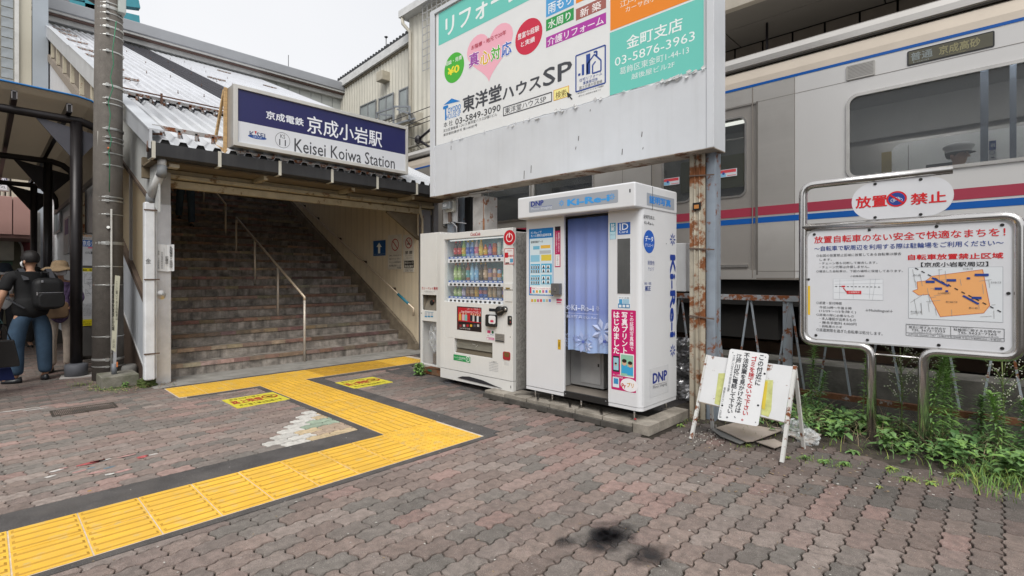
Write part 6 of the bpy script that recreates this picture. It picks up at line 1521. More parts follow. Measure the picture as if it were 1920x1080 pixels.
# grey power cabinet
X4 = 5.0
pc_ = thing('power_cabinet', 'rusty edged grey power cabinet with a sloping lid behind the vending machine', 'cabinet', (5.15, 4.5, 1.7))
a = onX(887, 368, X4); b_ = onX(909, 433, X4); a0 = onX(876, 368, X4+.15)
mb = MB().mat(M('cabinet_grey', (.36, .345, .33), .6, var=.2, scale=6, dirt=.4, dcol=(.1, .09, .08), rust=.15)); mb.box(X4, X4+.25, b_.y, a.y, .1, a.z-.02); mb.build('body', pc_)
mb = MB().mat(M('cabinet_side', (.12, .12, .125), .6)); mb.box(X4+.003, X4+.26, a.y, a.y+.01, .1, a.z-.03); mb.build('side', pc_)
mb = MB().mat(M('cabinet_lid', (.45, .45, .45), .5, rust=.1)); l0 = onX(876, 366, X4-.03); l1 = onX(914, 374, X4-.03); zt = l0.z
mb.add([(X4-.04, l1.y, zt-.0), (X4-.04, a.y+.06, zt+.0), (X4+.3, a.y+.06, zt+.06), (X4+.3, l1.y, zt+.06), (X4-.04, l1.y, zt+.02), (X4-.04, a.y+.06, zt+.02), (X4+.3, a.y+.06, zt+.08), (X4+.3, l1.y, zt+.08)], [(0, 3, 2, 1), (4, 5, 6, 7), (0, 1, 5, 4), (1, 2, 6, 5), (2, 3, 7, 6), (3, 0, 4, 7)]); mb.build('lid', pc_)
mb = MB().mat(M('rust_hinge', (.25, .12, .06), .8, rust=.5)); q = onX(907, 410, X4-.005); q2 = onX(907, 433, X4-.005); mb.tube([q, q2], .014, 6); q = onX(907, 374, X4); mb.tube([q, onX(907, 410, X4)], .006, 6); mb.build('hinge', pc_)
# pole right of the entrance (grey), cream conduit
cp = thing('cream_conduit', 'cream cable conduit bending down beside the entrance post', 'conduit', (6.2, 7.3, 1.5))
mb = MB().mat(M('conduit_cream', (.42, .36, .26), .5)); Yc = 7.3
mb.tube([onY(787, 380, Yc), onY(788, 398, Yc), onY(792, 412, Yc), onY(792, 440, Yc), onY(792, 640, Yc)], .022, 8); mb.build('pipe', cp)
# ================================================================ TRACK, PLATFORM, TRAIN
XR = 7.35
mb = MB().mat(M('ballast', (.07, .06, .05), .95, var=.5, scale=25, bump=1., bscale=30)); mb.box(6.75, 10.3, -9, 30, -.01, .3); mb.build('track_bed', None, kind='structure')
mb = MB().mat(M('dark_brown_concrete', (.045, .038, .032), .9, var=.2)); mb.box(10.35, 15, -10, 9.4, 0, 1.42)
mb.build('platform', None, kind='structure')
for x in (8.2, 9.27):
    r_ = MB().mat(M('rail_steel', (.15, .1, .07), .5, .6)); r_.box(x, x+.06, -9, 30, .3, .45); o_ = r_.build('rail', None, kind='structure')
tr = thing('train', 'stainless steel commuter train with red and blue stripes', 'train', (8.8, 3, .45))
SV = M('train_stainless', (.58, .555, .52), .3, .7, var=.07, scale=1.2, stretch=(1, .25, 3), bump=.12, bscale=1.3, streak=.18, scol=(.3, .27, .24))
SVL = M('train_white_upper', (.58, .57, .56), .35, .25, var=.03, scale=.8)
CRM = M('train_cream', (.55, .48, .4), .4, .2, var=.04)
SV2 = M('train_door', (.36, .335, .31), .36, .5, var=.06, scale=1.5)
TY0, TY1 = -8.2, 26.0
zb, zs1, zs2, zt = 1.34, 2.44, 3.50, 3.84
wins = [(-7.6, -5.6, 'w'), (-4.4, -1.6, 'w2'), (-1.25, 1.24, 'cab'), (2.17, 3.57, 'door'), (4.55, 7.1, 'w'), (7.75, 9.15, 'door'), (10.3, 12.7, 'w'), (13.4, 14.8, 'door'), (16, 18.6, 'w'), (19.4, 20.8, 'door')]
def Ptr(off=0.): return lambda u, v, w=0.: (XR+off-w, -u, v)
# body skin around the openings
segs = []; y = TY0
for a_, b_, kd in wins:
    segs.append((y, a_)); y = b_
segs = [q for s_ in segs for q in ([(s_[0], 1.75), (1.752, s_[1])] if s_[0] < 1.75 < s_[1] else [s_])]
segs.append((y, TY1))
for i, (a_, b_) in enumerate(segs):
    mb = MB().mat(SV if b_ > 2 else SVL); mb.box(XR, XR+.08, a_, b_, zb, zt); mb.build('side_panel', tr)
for a_, b_, kd in wins:
    if kd != 'door':
        mb = MB().mat(SVL if b_ < 2 else SV); lo = 2.49 if kd in ('cab', 'w2') else 2.42; mb.box(XR+.001, XR+.08, a_, b_, zb, lo); mb.box(XR+.001, XR+.08, a_, b_, 3.47, zt); mb.build('side_panel', tr)
    else:
        mb = MB().mat(SV); mb.box(XR+.001, XR+.08, a_, b_, zb, 1.46); mb.box(XR+.001, XR+.08, a_, b_, 3.62, zt); mb.build('door_surround', tr)
TG = bpy.data.materials.new('train_glass'); TG.use_nodes = True; b = TG.node_tree.nodes['Principled BSDF']
b.inputs['Base Color'].default_value = (.05, .055, .06, 1); b.inputs['Roughness'].default_value = .04; b.inputs['Alpha'].default_value = .45; b.inputs['Specular IOR Level'].default_value = .6
def twin(a_, b_, z0, z1, rad, off, name='window', fr_w=.03, root=None, fm=None):
    f = MB().mat(fm or M('train_frame', (.5, .48, .45), .25, .9))
    o = rrect(-b_, -a_, z0, z1, rad, 7); q = rrect(-b_+fr_w, -a_-fr_w, z0+fr_w, z1-fr_w, max(.01, rad-fr_w), 7)
    ringframe(f, Ptr(off), o, q, .018); fo = f.build(name, root or tr)
    g_ = MB().mat(TG); g_.prism(q, Ptr(off+.012), .004); g_.build('pane', fo)
    return fo, q
def plate_with_hole(mb, u0, u1, v0, v1, hole, P, h):
    """flat plate between a rectangle and a rounded hole sharing the same corner order"""
    n = len(hole); m = n//4; out = []
    cs = [(u1, v0), (u1, v1), (u0, v1), (u0, v0)]
    cu, cv = (u0+u1)/2, (v0+v1)/2
    for i in range(n): out.append(cs[i//m])
    ringframe(mb, P, out, hole, h)
for a_, b_, kd in wins:
    if kd == 'cab':
        o, q = twin(a_, b_, 2.49, 3.47, .12, -.002, fr_w=.035)
        mb = MB().mat(SVL); plate_with_hole(mb, -b_, -a_, 2.49, 3.47, rrect(-b_, -a_, 2.49, 3.47, .12, 7), Ptr(.02), .019); mb.build('corner_fill', tr)
    elif kd != 'door':
        mm_ = (a_+b_)/2
        for c0, c1 in ((a_, mm_-.03), (mm_+.03, b_)): twin(c0, c1, 2.42, 3.47, .08, -.002)
        mb = MB().mat(SV); mb.box(XR+.002, XR+.06, mm_-.03, mm_+.03, 2.42, 3.47); mb.build('pillar', tr)
    else:
        mm_ = (a_+b_)/2
        dr_ = None
        for c0, c1 in ((a_, mm_-.004), (mm_+.004, b_)):
            hole = rrect(-c1+.15, -c0-.12, 2.43, 3.5, .1, 7)
            mb = MB().mat(SV2); plate_with_hole(mb, -c1, -c0, 1.46, 3.62, hole, Ptr(.05), .03); d_ = mb.build('door', tr)
            f = MB().mat(MATS['train_frame']); ringframe(f, Ptr(.022), hole, rrect(-c1+.175, -c0-.145, 2.455, 3.475, .08, 7), .014); f.build('door_window_frame', d_)
            g_ = MB().mat(TG); g_.prism(rrect(-c1+.16, -c0-.13, 2.44, 3.49, .09, 7), Ptr(.03), .004); g_.build('pane', d_)
            mb = MB().mat(MATS['train_frame']); mb.box(XR-.004, XR+.02, c0+.1, c1-.02, 1.5, 1.535); mb.build('door_step', d_)
for a_, b_, kd in wins:
    if kd == 'door':
        for yy in (a_-.01, b_+.0): 
            mb = MB().mat(M('door_seal', (.13, .12, .11), .5)); mb.box(XR-.003, XR+.0, yy-.005, yy+.015, 1.4, 3.64); mb.build('door_edge', tr)
# stripes and upper bands
def stripe(z0, z1, mat, off=-.0025, ya=TY0, yb_=TY1, name='stripe'):
    mb = MB().mat(mat); y = ya
    cuts = sorted([a_ for a_, b_, kd in wins if kd == 'door']+[b_ for a_, b_, kd in wins if kd == 'door'])
    pts = [ya]+cuts+[yb_]
    for i in range(len(pts)-1):
        dr = any(kd == 'door' and a_ <= pts[i]+1e-6 and b_ >= pts[i+1]-1e-6 for a_, b_, kd in wins) and z1 < 3.6
        x = XR+.02-.0025 if dr else XR+off
        mb.box(x, x+.0024, pts[i]+(.02 if dr else 0), pts[i+1]-(.02 if dr else 0), z0, z1)
    mb.build(name, tr)
TRD = M('train_red', (.33, .035, .065), .35, var=.02); TBL = M('train_blue', (.0, .085, .36), .3, var=.02)
stripe(2.162, 2.276, TRD, name='red_stripe'); stripe(2.067, 2.138, TBL, name='blue_stripe'); stripe(3.84, 3.872, TBL, off=-.004, name='upper_blue_stripe')
stripe(1.335, 1.36, M('train_trim', (.3, .27, .24), .4, .6), off=-.012, name='lower_sill'); stripe(1.44, 1.447, M('seam_dark', (.2, .18, .16), .6), name='seam')
stripe(3.63, 3.634, MATS['seam_dark'], name='seam')
mb = MB().mat(CRM); mb.strip([(XR, 3.84), (XR+.004, 3.95), (XR+.03, 4.07), (XR+.06, 4.095), (XR+.12, 4.1)], lambda a, b2, w: (a, TY0+w, b2), TY1-TY0); mb.build('cornice', tr)
mb = MB().mat(SV); mb.strip([(XR+.03, 4.1), (XR-.005, 4.13), (XR-.01, 4.2), (XR+.02, 4.27), (XR+.1, 4.31), (XR+.5, 4.4), (XR+1.4, 4.47), (XR+2.3, 4.4), (XR+2.9, 4.2), (XR+2.95, 1.3)], lambda a, b2, w: (a, TY0+w, b2), TY1-TY0); mb.build('roof', tr)
for f in tr.children[-1].data.polygons: f.use_smooth = True
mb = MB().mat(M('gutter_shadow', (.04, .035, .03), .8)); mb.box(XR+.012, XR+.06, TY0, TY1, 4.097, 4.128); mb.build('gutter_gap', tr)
for y in (3.2, -.2, 5.7, 7.9):
    mb = MB().mat(SV); mb.box(XR+.02, XR+.3, y, y+.4, 4.3, 4.345); mb.build('roof_pad', tr, bevel=.01)
mb = MB().mat(M('train_dark_under', (.012, .011, .01), .9)); mb.box(XR+.12, XR+2.8, TY0, TY1, 1.0, 1.34)
for y in range(-7, 25, 3): mb.box(XR+.25, XR+.9, y, y+1.6, .55, 1.0)
mb.build('underframe', tr)
# vertical seams
mb = MB().mat(MATS['seam_dark'])
for px in (1411, ): 
    q = onX(px, 300, XR); mb.box(XR-.003, XR, q.y-.006, q.y+.006, 1.36, 3.83)
for y in (1.75, 4.05, 9.7): mb.box(XR-.002, XR, y-.003, y+.003, 1.36, 3.83)
mb.build('panel_seam', tr)
# destination display, vent
a = (-onX(1701, 110, XR).y, onX(1701, 124.5, XR).z); b_ = (-onX(1865, 60, XR).y, onX(1701, 97, XR).z)
mb = MB().mat(M('display_frame', (.02, .02, .02), .3)); mb.prism(rrect(a[0], b_[0], a[1], b_[1], .015), Ptr(0), .006); dd_ = mb.build('destination_display', tr)
k = Ink(Ptr(-.006), 'X', XR-.006); k.rect((a[0]+.012, a[1]+.012), (b_[0]-.012, b_[1]-.012), M('display_olive', (.09, .085, .06), .3), 0, False)
k.tb('普通', a[0]+.03, a[1]+.045, a[0]+.2, b_[1]-.03, M('led_white', (.22, .25, .25), .5), bold=.04); k.tb('京成高砂', a[0]+.25, a[1]+.04, b_[0]-.1, b_[1]-.03, M('led_yellow', (.26, .24, .13), .5), bold=.05)
k.tb('Local', a[0]+.05, a[1]+.018, a[0]+.17, a[1]+.036, MATS['led_white']); k.tb('for Keisei Takasago', a[0]+.3, a[1]+.018, b_[0]-.2, a[1]+.034, MATS['led_yellow']); k.build(dd_)
a = (-onX(1587, 130, XR).y, onX(1587, 152, XR).z); b_ = (-onX(1641, 120, XR).y, onX(1587, 125, XR).z)
mb = MB().mat(M('speaker_frame', (.42, .4, .37), .3, .8)); mb.prism(rrect(a[0], b_[0], a[1], b_[1], .015), Ptr(0), .012); sf = mb.build('speaker_grille', tr)
mb = MB().mat(M('grille_line', (.2, .19, .18), .4, .5))
for i in range(9): v = a[1]+.02+(b_[1]-a[1]-.04)*i/8; mb.box(XR-.0145, XR-.012, -b_[0]+.015, -a[0]-.015, v, v+.004)
mb.build('grille_slot', sf, kind='stuff')
# interior
INW = M('train_interior', (.45, .44, .41), .6, var=.05)
mb = MB().mat(INW); mb.box(XR+2.75, XR+2.8, TY0, TY1, 1.4, 2.4); mb.box(XR+2.75, XR+2.8, TY0, TY1, 3.5, 4.1)
for y in (-6, -2.3, 1.8, 4.0, 7.4, 9.6, 12.9, 15.3, 18.9, 22): mb.box(XR+2.74, XR+2.79, y, y+.6, 2.4, 3.5)
mb.box(XR+.1, XR+2.8, TY0, TY1, 4.0, 4.05); mb.build('interior_wall', tr)
mb = MB().mat(M('interior_floor', (.08, .07, .06), .6)); mb.box(XR+.09, XR+2.74, TY0, TY1, 1.4, 1.5); mb.build('interior_floor', tr)
mb = MB().mat(M('seat_moquette', (.2, .03, .05), .8)); mb.box(XR+2.3, XR+2.74, 4, 7.3, 1.5, 1.95); mb.box(XR+2.62, XR+2.74, 4, 7.3, 1.95, 2.5); mb.build('bench', tr)
mb = MB().mat(M('interior_lamp', (.9, .92, .85), .5, emit=1.6)); 
for y in (2.4, 4.5, 6.6, 8.7, 10.8): mb.box(XR+.7, XR+.85, y, y+1.2, 3.98, 4.0); mb.box(XR+2.0, XR+2.15, y, y+1.2, 3.98, 4.0)
mb.build('ceiling_and_fill_lamp', tr)
mb = MB().mat(M('cab_fill_light', (.9, .93, .95), .5, emit=16.))  # unseen fill lights added to brighten the driver and cab panel
for y in (-3.2, -1.2, .3): mb.box(XR+1.0, XR+1.2, y, y+1.2, 3.98, 4.0)
mb.build('ceiling_and_fill_lamp', tr)
mb = MB().mat(M('olive_ad', (.22, .22, .1), .6)); mb.box(XR+2.7, XR+2.73, 1.9, 4.3, 3.0, 3.6); mb.build('interior_advert', tr)
mb = MB().mat(STEEL); mb.tube([(XR+.6, 1.9, 3.35), (XR+.6, 10, 3.35)], .015, 6)
for y in (3.7, 4.3, 7.5): mb.tube([(XR+.6, y, 1.5), (XR+.6, y, 3.35)], .015, 6)
mb.build('grab_rail', tr)
# cab interior
CWL = M('cab_white_panel', (.8, .8, .77), .5, var=.03)
XC = XR+1.5
a = onX(1672, 330, XC); 
pts_ = rrect(-a.y, 3.5, 1.5, onX(1680, 262, XC).z+.0, .12)
zc0 = onX(1690, 268, XC).z; zc1 = onX(1900, 240, XC).z
mb = MB().mat(CWL); mb.prism(rrect(-a.y, 2.6, 1.5, (zc0+zc1)/2, .12), lambda u, v, w: (XC-w, -u, v), .03); mb.build('cab_panel', tr)
mb = MB().mat(MATS['seam_dark']); q = onX(1703, 300, XC-.04); mb.box(XC-.034, XC-.031, q.y-.003, q.y+.003, 1.6, zc0-.05); mb.build('cab_panel_seam', tr)
XP2 = XR+1.2
for px0, px1 in ((1838, 1853), (1893, 1906)):
    a = onX(px0, 200, XP2); b_ = onX(px1, 200, XP2); mb = MB().mat(M('cab_pillar', (.22, .26, .32), .5)); mb.box(XP2, XP2+.1, b_.y, a.y, 1.5, 4.0); mb.build('cab_pillar', tr)
a = onX(1655, 300, XR+1.0); mb = MB().mat(M('cab_yellow', (.4, .3, .08), .6)); mb.box(XR+1.3, XR+1.33, a.y-.05, a.y+.05, 2.2, 3.0); mb.build('cab_strap', tr)
mb = MB().mat(M('cab_console', (.03, .03, .035), .5)); a = onX(1736, 300, XR+.8); b_ = onX(1788, 300, XR+.8); mb.box(XR+.8, XR+1.0, b_.y, a.y, 1.5, onX(1740, 309, XR+.8).z); mb.build('cab_console', tr)
bns = thing('platform_name_sign', 'narrow white and blue vertical station name sign seen through the cab window', 'sign', (8.6, 0, 2.5))
XN = XR+1.1; a = onX(1854, 325, XN); b_ = onX(1868, 262, XN); mb = MB().mat(MATS['sign_white_acrylic']); mb.box(XN, XN+.02, b_.y, a.y, 2.2, b_.z); mb.build('board', bns)
k = Ink(PX(XN), 'X', XN); k.rect((1854.5, 282), (1867.5, 263), '#3c5ca0', 0); k.t('岩', (1857, 276), (1866, 268), '#dce4f0', lay=1); k.t('こい', (1857, 323), (1866, 294), '#2a3a6c', vert=True); k.disc((1860, 286), .022, .022, '#3c5ca0', 1, inner=.85); k.build(bns)
# door window stickers (all on the glass)
for i, (p0, p1, py0, py1) in enumerate((((1243, 0), (1274, 0), 336, 349), ((1346, 0), (1382, 0), 320, 334), ((810, 0), (822, 0), 399, 405))):
    k = Ink(Ptr(.017), 'X', XR+.017)
    a = (U_ := lambda px: -onX(px, 400, XR+.017).y)
    v1 = onX(p0[0], py0, XR+.017).z; v0 = onX(p0[0], py1, XR+.017).z; u0, u1 = a(p0[0]), a(p1[0])
    k.rect((u0, v0), (u1, v1), '#c8ccd2', 0, False); k.rect((u0+(u1-u0)*.05, v0+(v1-v0)*.55), (u0+(u1-u0)*.95, v1-.006), '#c8454e', 1, False)
    k.rect((u0+.01, v0+.006), (u0+(u1-u0)*.42, v0+(v1-v0)*.5), '#7fb4d4', 1, False); k.disc((u0+(u1-u0)*.3, (v0+v1)/2), .016, .018, '#3a3f8c', 2, False); k.rect((u0+(u1-u0)*.5, v0+.012), (u1-.01, v0+.02), '#c8454e', 1, False)
    k.build(tr, 'door_sticker')
# platform canopy above
pcn = thing('platform_canopy', 'dark grey platform canopy soffit above the train', 'canopy', (10, 3, 5.6))
SOF = M('soffit_grey', (.20, .185, .165), .75, var=.06, scale=1.5)
for i in range(9):
    y0 = -9+i*2.05; 
    for x0, x1 in ((8.65, 9.42), (9.44, 10.25)):
        mb = MB().mat(SOF); mb.box(x0, x1, y0, y0+2.03, 5.6, 5.63); mb.build('soffit_panel', pcn)
mb = MB().mat(M('canopy_beam', (.4, .36, .3), .6, rust=.05)); mb.box(8.5, 8.63, -9, 9.4, 5.52, 5.72); mb.build('edge_beam', pcn)
mb = MB().mat(DARK); mb.box(8.5, 13, -9, 9.4, 5.73, 5.8); mb.box(8.63, 10.3, 9.4, 9.45, 4.6, 5.75); mb.build('roof', pcn)
FB = M('fascia_brown', (.13, .11, .09), .7, var=.15); fp = MB().mat(FB); fp.box(0, .03, 0, .43, 0, 1.9); fpm = fp.mesh('fascia_panel')
for i in range(40): inst(fpm, 'fascia_panel', pcn, (10.3, -9+i*.46, 3.7))
mb = MB().mat(MATS['fascia_brown']); mb.box(10.26, 10.35, -9, 9.4, 5.28, 5.33); mb.build('fascia_rail', pcn)
mb = MB().mat(BLACKM); q = onX(1438, 80, 9.6); mb.tube([(9.6, q.y, 5.6), (9.6, q.y, 5.0)], .02, 6); mb.build('hanger', pcn)
mb = MB().mat(M('platform_back', (.1, .09, .08), .8)); mb.box(12.5, 12.6, -10, 9.4, 1.42, 5.7); tag(mb.build('platform_wall', None), 'dark brown wall at the back of the platform', 'wall')

# ================================================================ KERB WALL AND FENCE
mb = MB().mat(M('mossy_dark_concrete', (.095, .09, .08), .9, var=.35, scale=5, bump=.6, bscale=40, dirt=.6, dcol=(.03, .032, .022), streak=.4, scol=(.03, .03, .025), coord='World'))
mb.box(6.3, 6.75, -9, 7.3, -.01, .47); o_ = mb.build('retaining_wall', None); tag(o_, 'low dark mossy concrete wall along the track', 'wall')
XF = 5.9
fn = thing('lattice_fence', 'rusty blue grey lattice fence with slanted bars', 'fence', (XF, 1, .2))
RF = M('rusty_fence_paint', (.30, .34, .38), .6, .1, var=.15, rust=.28, rscale=9, coord='World', streak=.3, scol=(.2, .1, .05))
RF2 = M('very_rusty_steel', (.3, .32, .34), .7, .1, var=.2, rust=.5, rscale=8, coord='World')
mb = MB().mat(RF2); mb.box(XF-.03, XF+.03, -3.5, 5.6, 1.13, 1.185); mb.build('top_rail', fn)
mb = MB().mat(M('bottom_rail_rust', (.28, .27, .27), .8, var=.25, rust=.85, rscale=9, rcol=(.12, .05, .022), coord='World')); mb.box(XF-.03, XF+.03, -3.5, 5.6, .225, .275); mb.build('bottom_rail', fn)
cp_ = MB().mat(RF); cp_.box(-.02, .02, -.038, .038, 0, 1.02)
pm = cp_.mesh('fence_post')
for px in (1476.5, ): yq = onX(px, 600, XF).y
y = yq
for i in range(-2, 3): inst(pm, 'fence_post', fn, (XF+.01, yq+i*1.72, .11))
bar = MB().mat(RF); bar.bar((0, -.055, 0), (0, .055, .86), .015, .015); bm1 = bar.mesh('fence_bar')
bar = MB().mat(RF); bar.bar((0, .055, 0), (0, -.055, .86), .015, .015); bm2 = bar.mesh('fence_bar')
y = -3.3; 
while y < 5.4:
    inst(bm1, 'fence_bar', fn, (XF, y, .272)); inst(bm2, 'fence_bar', fn, (XF-.012, y+.13, .272)); y += .36

# ================================================================ ABANDONED BICYCLE NOTICE BOARD
XS = 5.33
nbd = thing('notice_board', 'large white map notice board on a bent stainless tube frame', 'notice board', (XS, .58, 0))
def rp(pts, rad, n=5):
    out = [pts[0]]
    for i in range(1, len(pts)-1):
        p, c, q = Vector(pts[i-1]), Vector(pts[i]), Vector(pts[i+1]); r1 = min(rad, (p-c).length*.49, (q-c).length*.49)
        a = c+(p-c).normalized()*r1; b = c+(q-c).normalized()*r1
        for j in range(n+1):
            t = j/n; out.append(a*(1-t)**2+c*2*t*(1-t)+b*t*t)
    out.append(Vector(pts[-1])); return out
def pw(px, py): q = onX(px, py, XS); return Vector((XS, q.y, q.z))
zmid = pw(1512, 427).z; zlow = pw(1505, 640).z; yl_ = pw(1506, 500).y; yr_ = pw(1912, 500).y; ztop = pw(1512, 348).z
yA_ = pw(1634, 700).y; yB_ = pw(1731, 700).y; yE = pw(1787, 325).y
TU = M('polished_tube', (.66, .64, .62), .2, 1., var=.04, scale=12)
V3 = lambda y, z, x=XS: Vector((x, y, z))
mb = MB().mat(TU); mb.tube(rp([V3(yA_, -.05), V3(yA_, zlow), V3(yl_, zlow), V3(yl_, ztop), V3(yE, ztop+.0)], .09), .0325, 14); mb.build('left_tube', nbd)
mb = MB().mat(TU); mb.tube(rp([V3(yB_, -.05), V3(yB_, zlow), V3(yr_, zlow), V3(yr_, zmid), V3(yl_, zmid)], .09), .0325, 14); mb.build('right_tube', nbd)
mb = MB().mat(TU); mb.tube([V3(yA_, pw(1640, 664).z), V3(yB_, pw(1640, 664).z)], .008, 8); mb.build('cross_rod', nbd)
u0, u1 = -yl_+.035, -yr_-.035; v0, v1 = zlow+.035, zmid-.035
mb = MB().mat(M('board_edge', (.4, .4, .4), .4)); ringframe(mb, lambda u, v, w: (XS-.0-w, -u, v), rrect(u0-.012, u1+.012, v0-.012, v1+.012, .07), rrect(u0, u1, v0, v1, .06), .012); mb.build('edge_trim', nbd)
mb = MB().mat(M('board_white', (.66, .67, .7), .35, var=.02, dirt=.05)); mb.prism(rrect(u0, u1, v0, v1, .06), lambda u, v, w: (XS+.0-w, -u, v), .008); bdo = mb.build('board', nbd)
XBd = XS-.008; k = Ink(PX(XBd), 'X', XBd)
kr, kb_, kk = '#cc1c24', '#24408c', '#33353a'
def lx(z0, z1): return z0+(z1-z0)
def row(s, xl, xr, yt, yb_, c, **kw): tx(k, s, xl, xr, yt, yb_, c, **kw)
row('放置自転車のない安全で快適なまちを！', 1527, 1885, 443.5, 456.5, kr, bold=.03)
row('～自転車で駅周辺を利用する際は駐輪場をご利用ください～', 1527, 1882, 462, 471, kb_, bold=.02)
for s, xl, xr, yt, yb_ in (('○右図の放置禁止区域に放置してある自転車は撤去', 1531, 1690, 477, 482), ('します。', 1537, 1560, 485, 489), ('・チェーン等も切断して撤去します。', 1537, 1645, 491.5, 496), ('・チェーン代等は弁償しません。', 1537, 1630, 498.5, 503.5), ('○撤去した自転車は、下図の場所に保管してあります。', 1531, 1693, 506.5, 511),
        ('小岩集積所', 1594, 1621, 516, 519.5), ('○返還・受付時間', 1531, 1578, 565, 570), ('午前10時～午後８時', 1537, 1597, 573.5, 578.5), ('(12/29～1/3を除く)', 1536, 1605, 580, 585.5), ('○返還の際に必要なもの', 1531, 1601, 587.5, 592), ('・本人確認が出来るもの', 1537, 1605, 594, 599.5), ('・撤去手数料 4,000円', 1537, 1606, 601.5, 607), ('・自転車のカギ', 1537, 1579, 608.5, 613.5), ('○返還期限を過ぎた自転車は処分します。', 1531, 1655, 615, 621), ('↓Multilingual↓', 1623, 1674, 579, 585)):
    row(s, xl, xr, yt, yb_, kk)
row('自転車放置禁止区域', 1703, 1881, 477.5, 487.5, kr, bold=.05); row('【京成小岩駅周辺】', 1727, 1853, 492, 500.5, '#2c2e33', bold=.03)
# small map
def rect4(xl, xr, yt, yb_, c, lay=0): k.rect((-onX(xl, 500, XBd).y, onX(xl, yb_, XBd).z), (-onX(xr, 500, XBd).y, onX(xl, yt, XBd).z), c, lay, False)
rect4(1562, 1656, 523, 561, '#b4b8be'); rect4(1562.6, 1655.4, 523.5, 560.4, '#dcdfe3', 1)
for a, b_ in (((1565, 527), (1650, 524)), ((1565, 533), (1655, 531)), ((1600, 524), (1600, 560)), ((1632, 523), (1630, 560)), ((1642, 522), (1636, 562)), ((1575, 524), (1574, 560)), ((1564, 548), (1655, 553))): k.line(a, b_, .002, '#b0b4ba', 2)
for i in range(12): k.line((1566+i*7.3, 537+.1*i), (1570+i*7.3, 537.1+.1*i), .006, '#4a4c50', 3)
rect4(1578, 1585, 535.5, 538, kr, 4); k.line((1581, 539), (1588, 548), .006, kr, 4); rect4(1588, 1615, 545, 551, kr, 4); row('小岩集積所', 1591, 1612, 546, 549.5, '#f2dada', lay=5)
# large map
a = (-onX(1703, 500, XBd).y, onX(1703, 597, XBd).z); b_ = (-onX(1881, 500, XBd).y, onX(1703, 501.5, XBd).z); k.rect(a, b_, '#a8acb2', 0, False); k.rect((a[0]+.003, a[1]+.003), (b_[0]-.003, b_[1]-.003), '#d6dade', 1, False)
mu = lambda s, t: (a[0]+(b_[0]-a[0])*s, a[1]+(b_[1]-a[1])*t)
org = [(.27, .83), (.8, .95), (.87, .3), (.81, .16), (.36, .06), (.235, .48), (.12, .46), (.05, .54), (.11, .58), (.1, .72), (.2, .74)]
k.poly([mu(*p) for p in org], '#e8a96c', 2, False)
for p, q in zip(org, org[1:]+org[:1]): k.line(mu(*p), mu(*q), .003, '#c0562c', 3, False)
RM = random.Random(4)
for i in range(38):
    s0_, t0_ = RM.uniform(.02, .95), RM.uniform(.05, .95); an = RM.choice((.12, .15, 1.6, 1.68, 1.75, .6)); ll = RM.uniform(.05, .35)
    s1__, t1__ = s0_+ll*cos(an)*.6, t0_+ll*sin(an)
    if s1__ < .98 and t1__ < .97: k.line(mu(s0_, t0_), mu(s1__, t1__), .0022, '#9a9a98', 4, False)
for i in range(13): 
    s, t = .08+i*.072, .99-i*.064; k.line(mu(s, t), mu(s+.036, t-.032), .007, '#2a2c30', 5, False)
k.line(mu(.27, .8), mu(.45, .64), .013, '#24408c', 6, False); k.line(mu(.6, .47), mu(.76, .32), .013, '#24408c', 6, False)
for s, t, w_ in ((.2, .7, .1), (.43, .73, .1), (.3, .57, .08), (.72, .83, .14), (.69, .41, .1)): k.rect(mu(s, t), mu(s+w_, t+.045), '#24408c', 6, False)
for s, t, z_ in ((.64, .77, .035), (.415, .53, .03), (.44, .66, .02)): k.rect(mu(s, t), mu(s+z_, t+z_*1.1), '#24408c', 6, False)
for s, t, w_, s_ in ((.33, .49, .14, '上小岩親商通り'), (.42, .33, .12, '南小岩8丁目'), (.03, .12, .12, '西小岩5丁目'), (.6, .95, .1, '北小岩6丁目'), (.88, .7, .1, '北小岩1丁目'), (.06, .83, .08, '西小岩'), (.66, .23, .09, '東小岩')): k.tb(s_, *mu(s, t), *mu(s+w_, t+.035), '#4a4c50', lay=7)
# contact boxes
a2 = (-onX(1699, 500, XBd).y, onX(1699, 629, XBd).z); b2 = (-onX(1883, 500, XBd).y, onX(1699, 607.5, XBd).z)
k.frame(a2[0], b2[0], a2[1], b2[1], .003, '#6a6c70'); m_ = lambda s, t: (a2[0]+(b2[0]-a2[0])*s, a2[1]+(b2[1]-a2[1])*t)
k.line(m_(.48, .25), m_(.48, 1), .003, '#6a6c70', 1, False); k.line(m_(0, .25), m_(1, .25), .003, '#6a6c70', 1, False)
for s, t, s2, t2, s_ in ((.03, .66, .43, .86, '撤去に関するお問合せ'), (.06, .45, .42, .62, 'TEL 3672−2333'), (.51, .66, .97, .86, '駐輪場に関するお問合せ'), (.55, .45, .93, .62, 'TEL 5622−7265'), (.02, .05, .98, .19, '江戸川区 TEL5662−1997（お問合せ受付時間 平日の午前8時30分〜午後5時）'), (.08, .3, .4, .38, '(受付時間:午前9時〜午後5時)'), (.55, .3, .95, .38, '(受付時間:午前9時30分〜午後1時)'), (.01, .9, .25, .97, '京成小岩駅周辺の放置自転車'), (.5, .9, .7, .97, '京成小岩駅周辺の')):
    k.tb(s_, *m_(s, t), *m_(s2, t2), '#2c2e33')
rect4(1515, 1519, 536, 590, '#e0b81c'); k.build(bdo)
bl = MB().mat(BLK); bl.lathe([(.012, 0), (.009, .006)], (0, 0, 0), 8); bl.v = [(-z, x, y) for x, y, z in bl.v]; blm = bl.mesh('bolt')
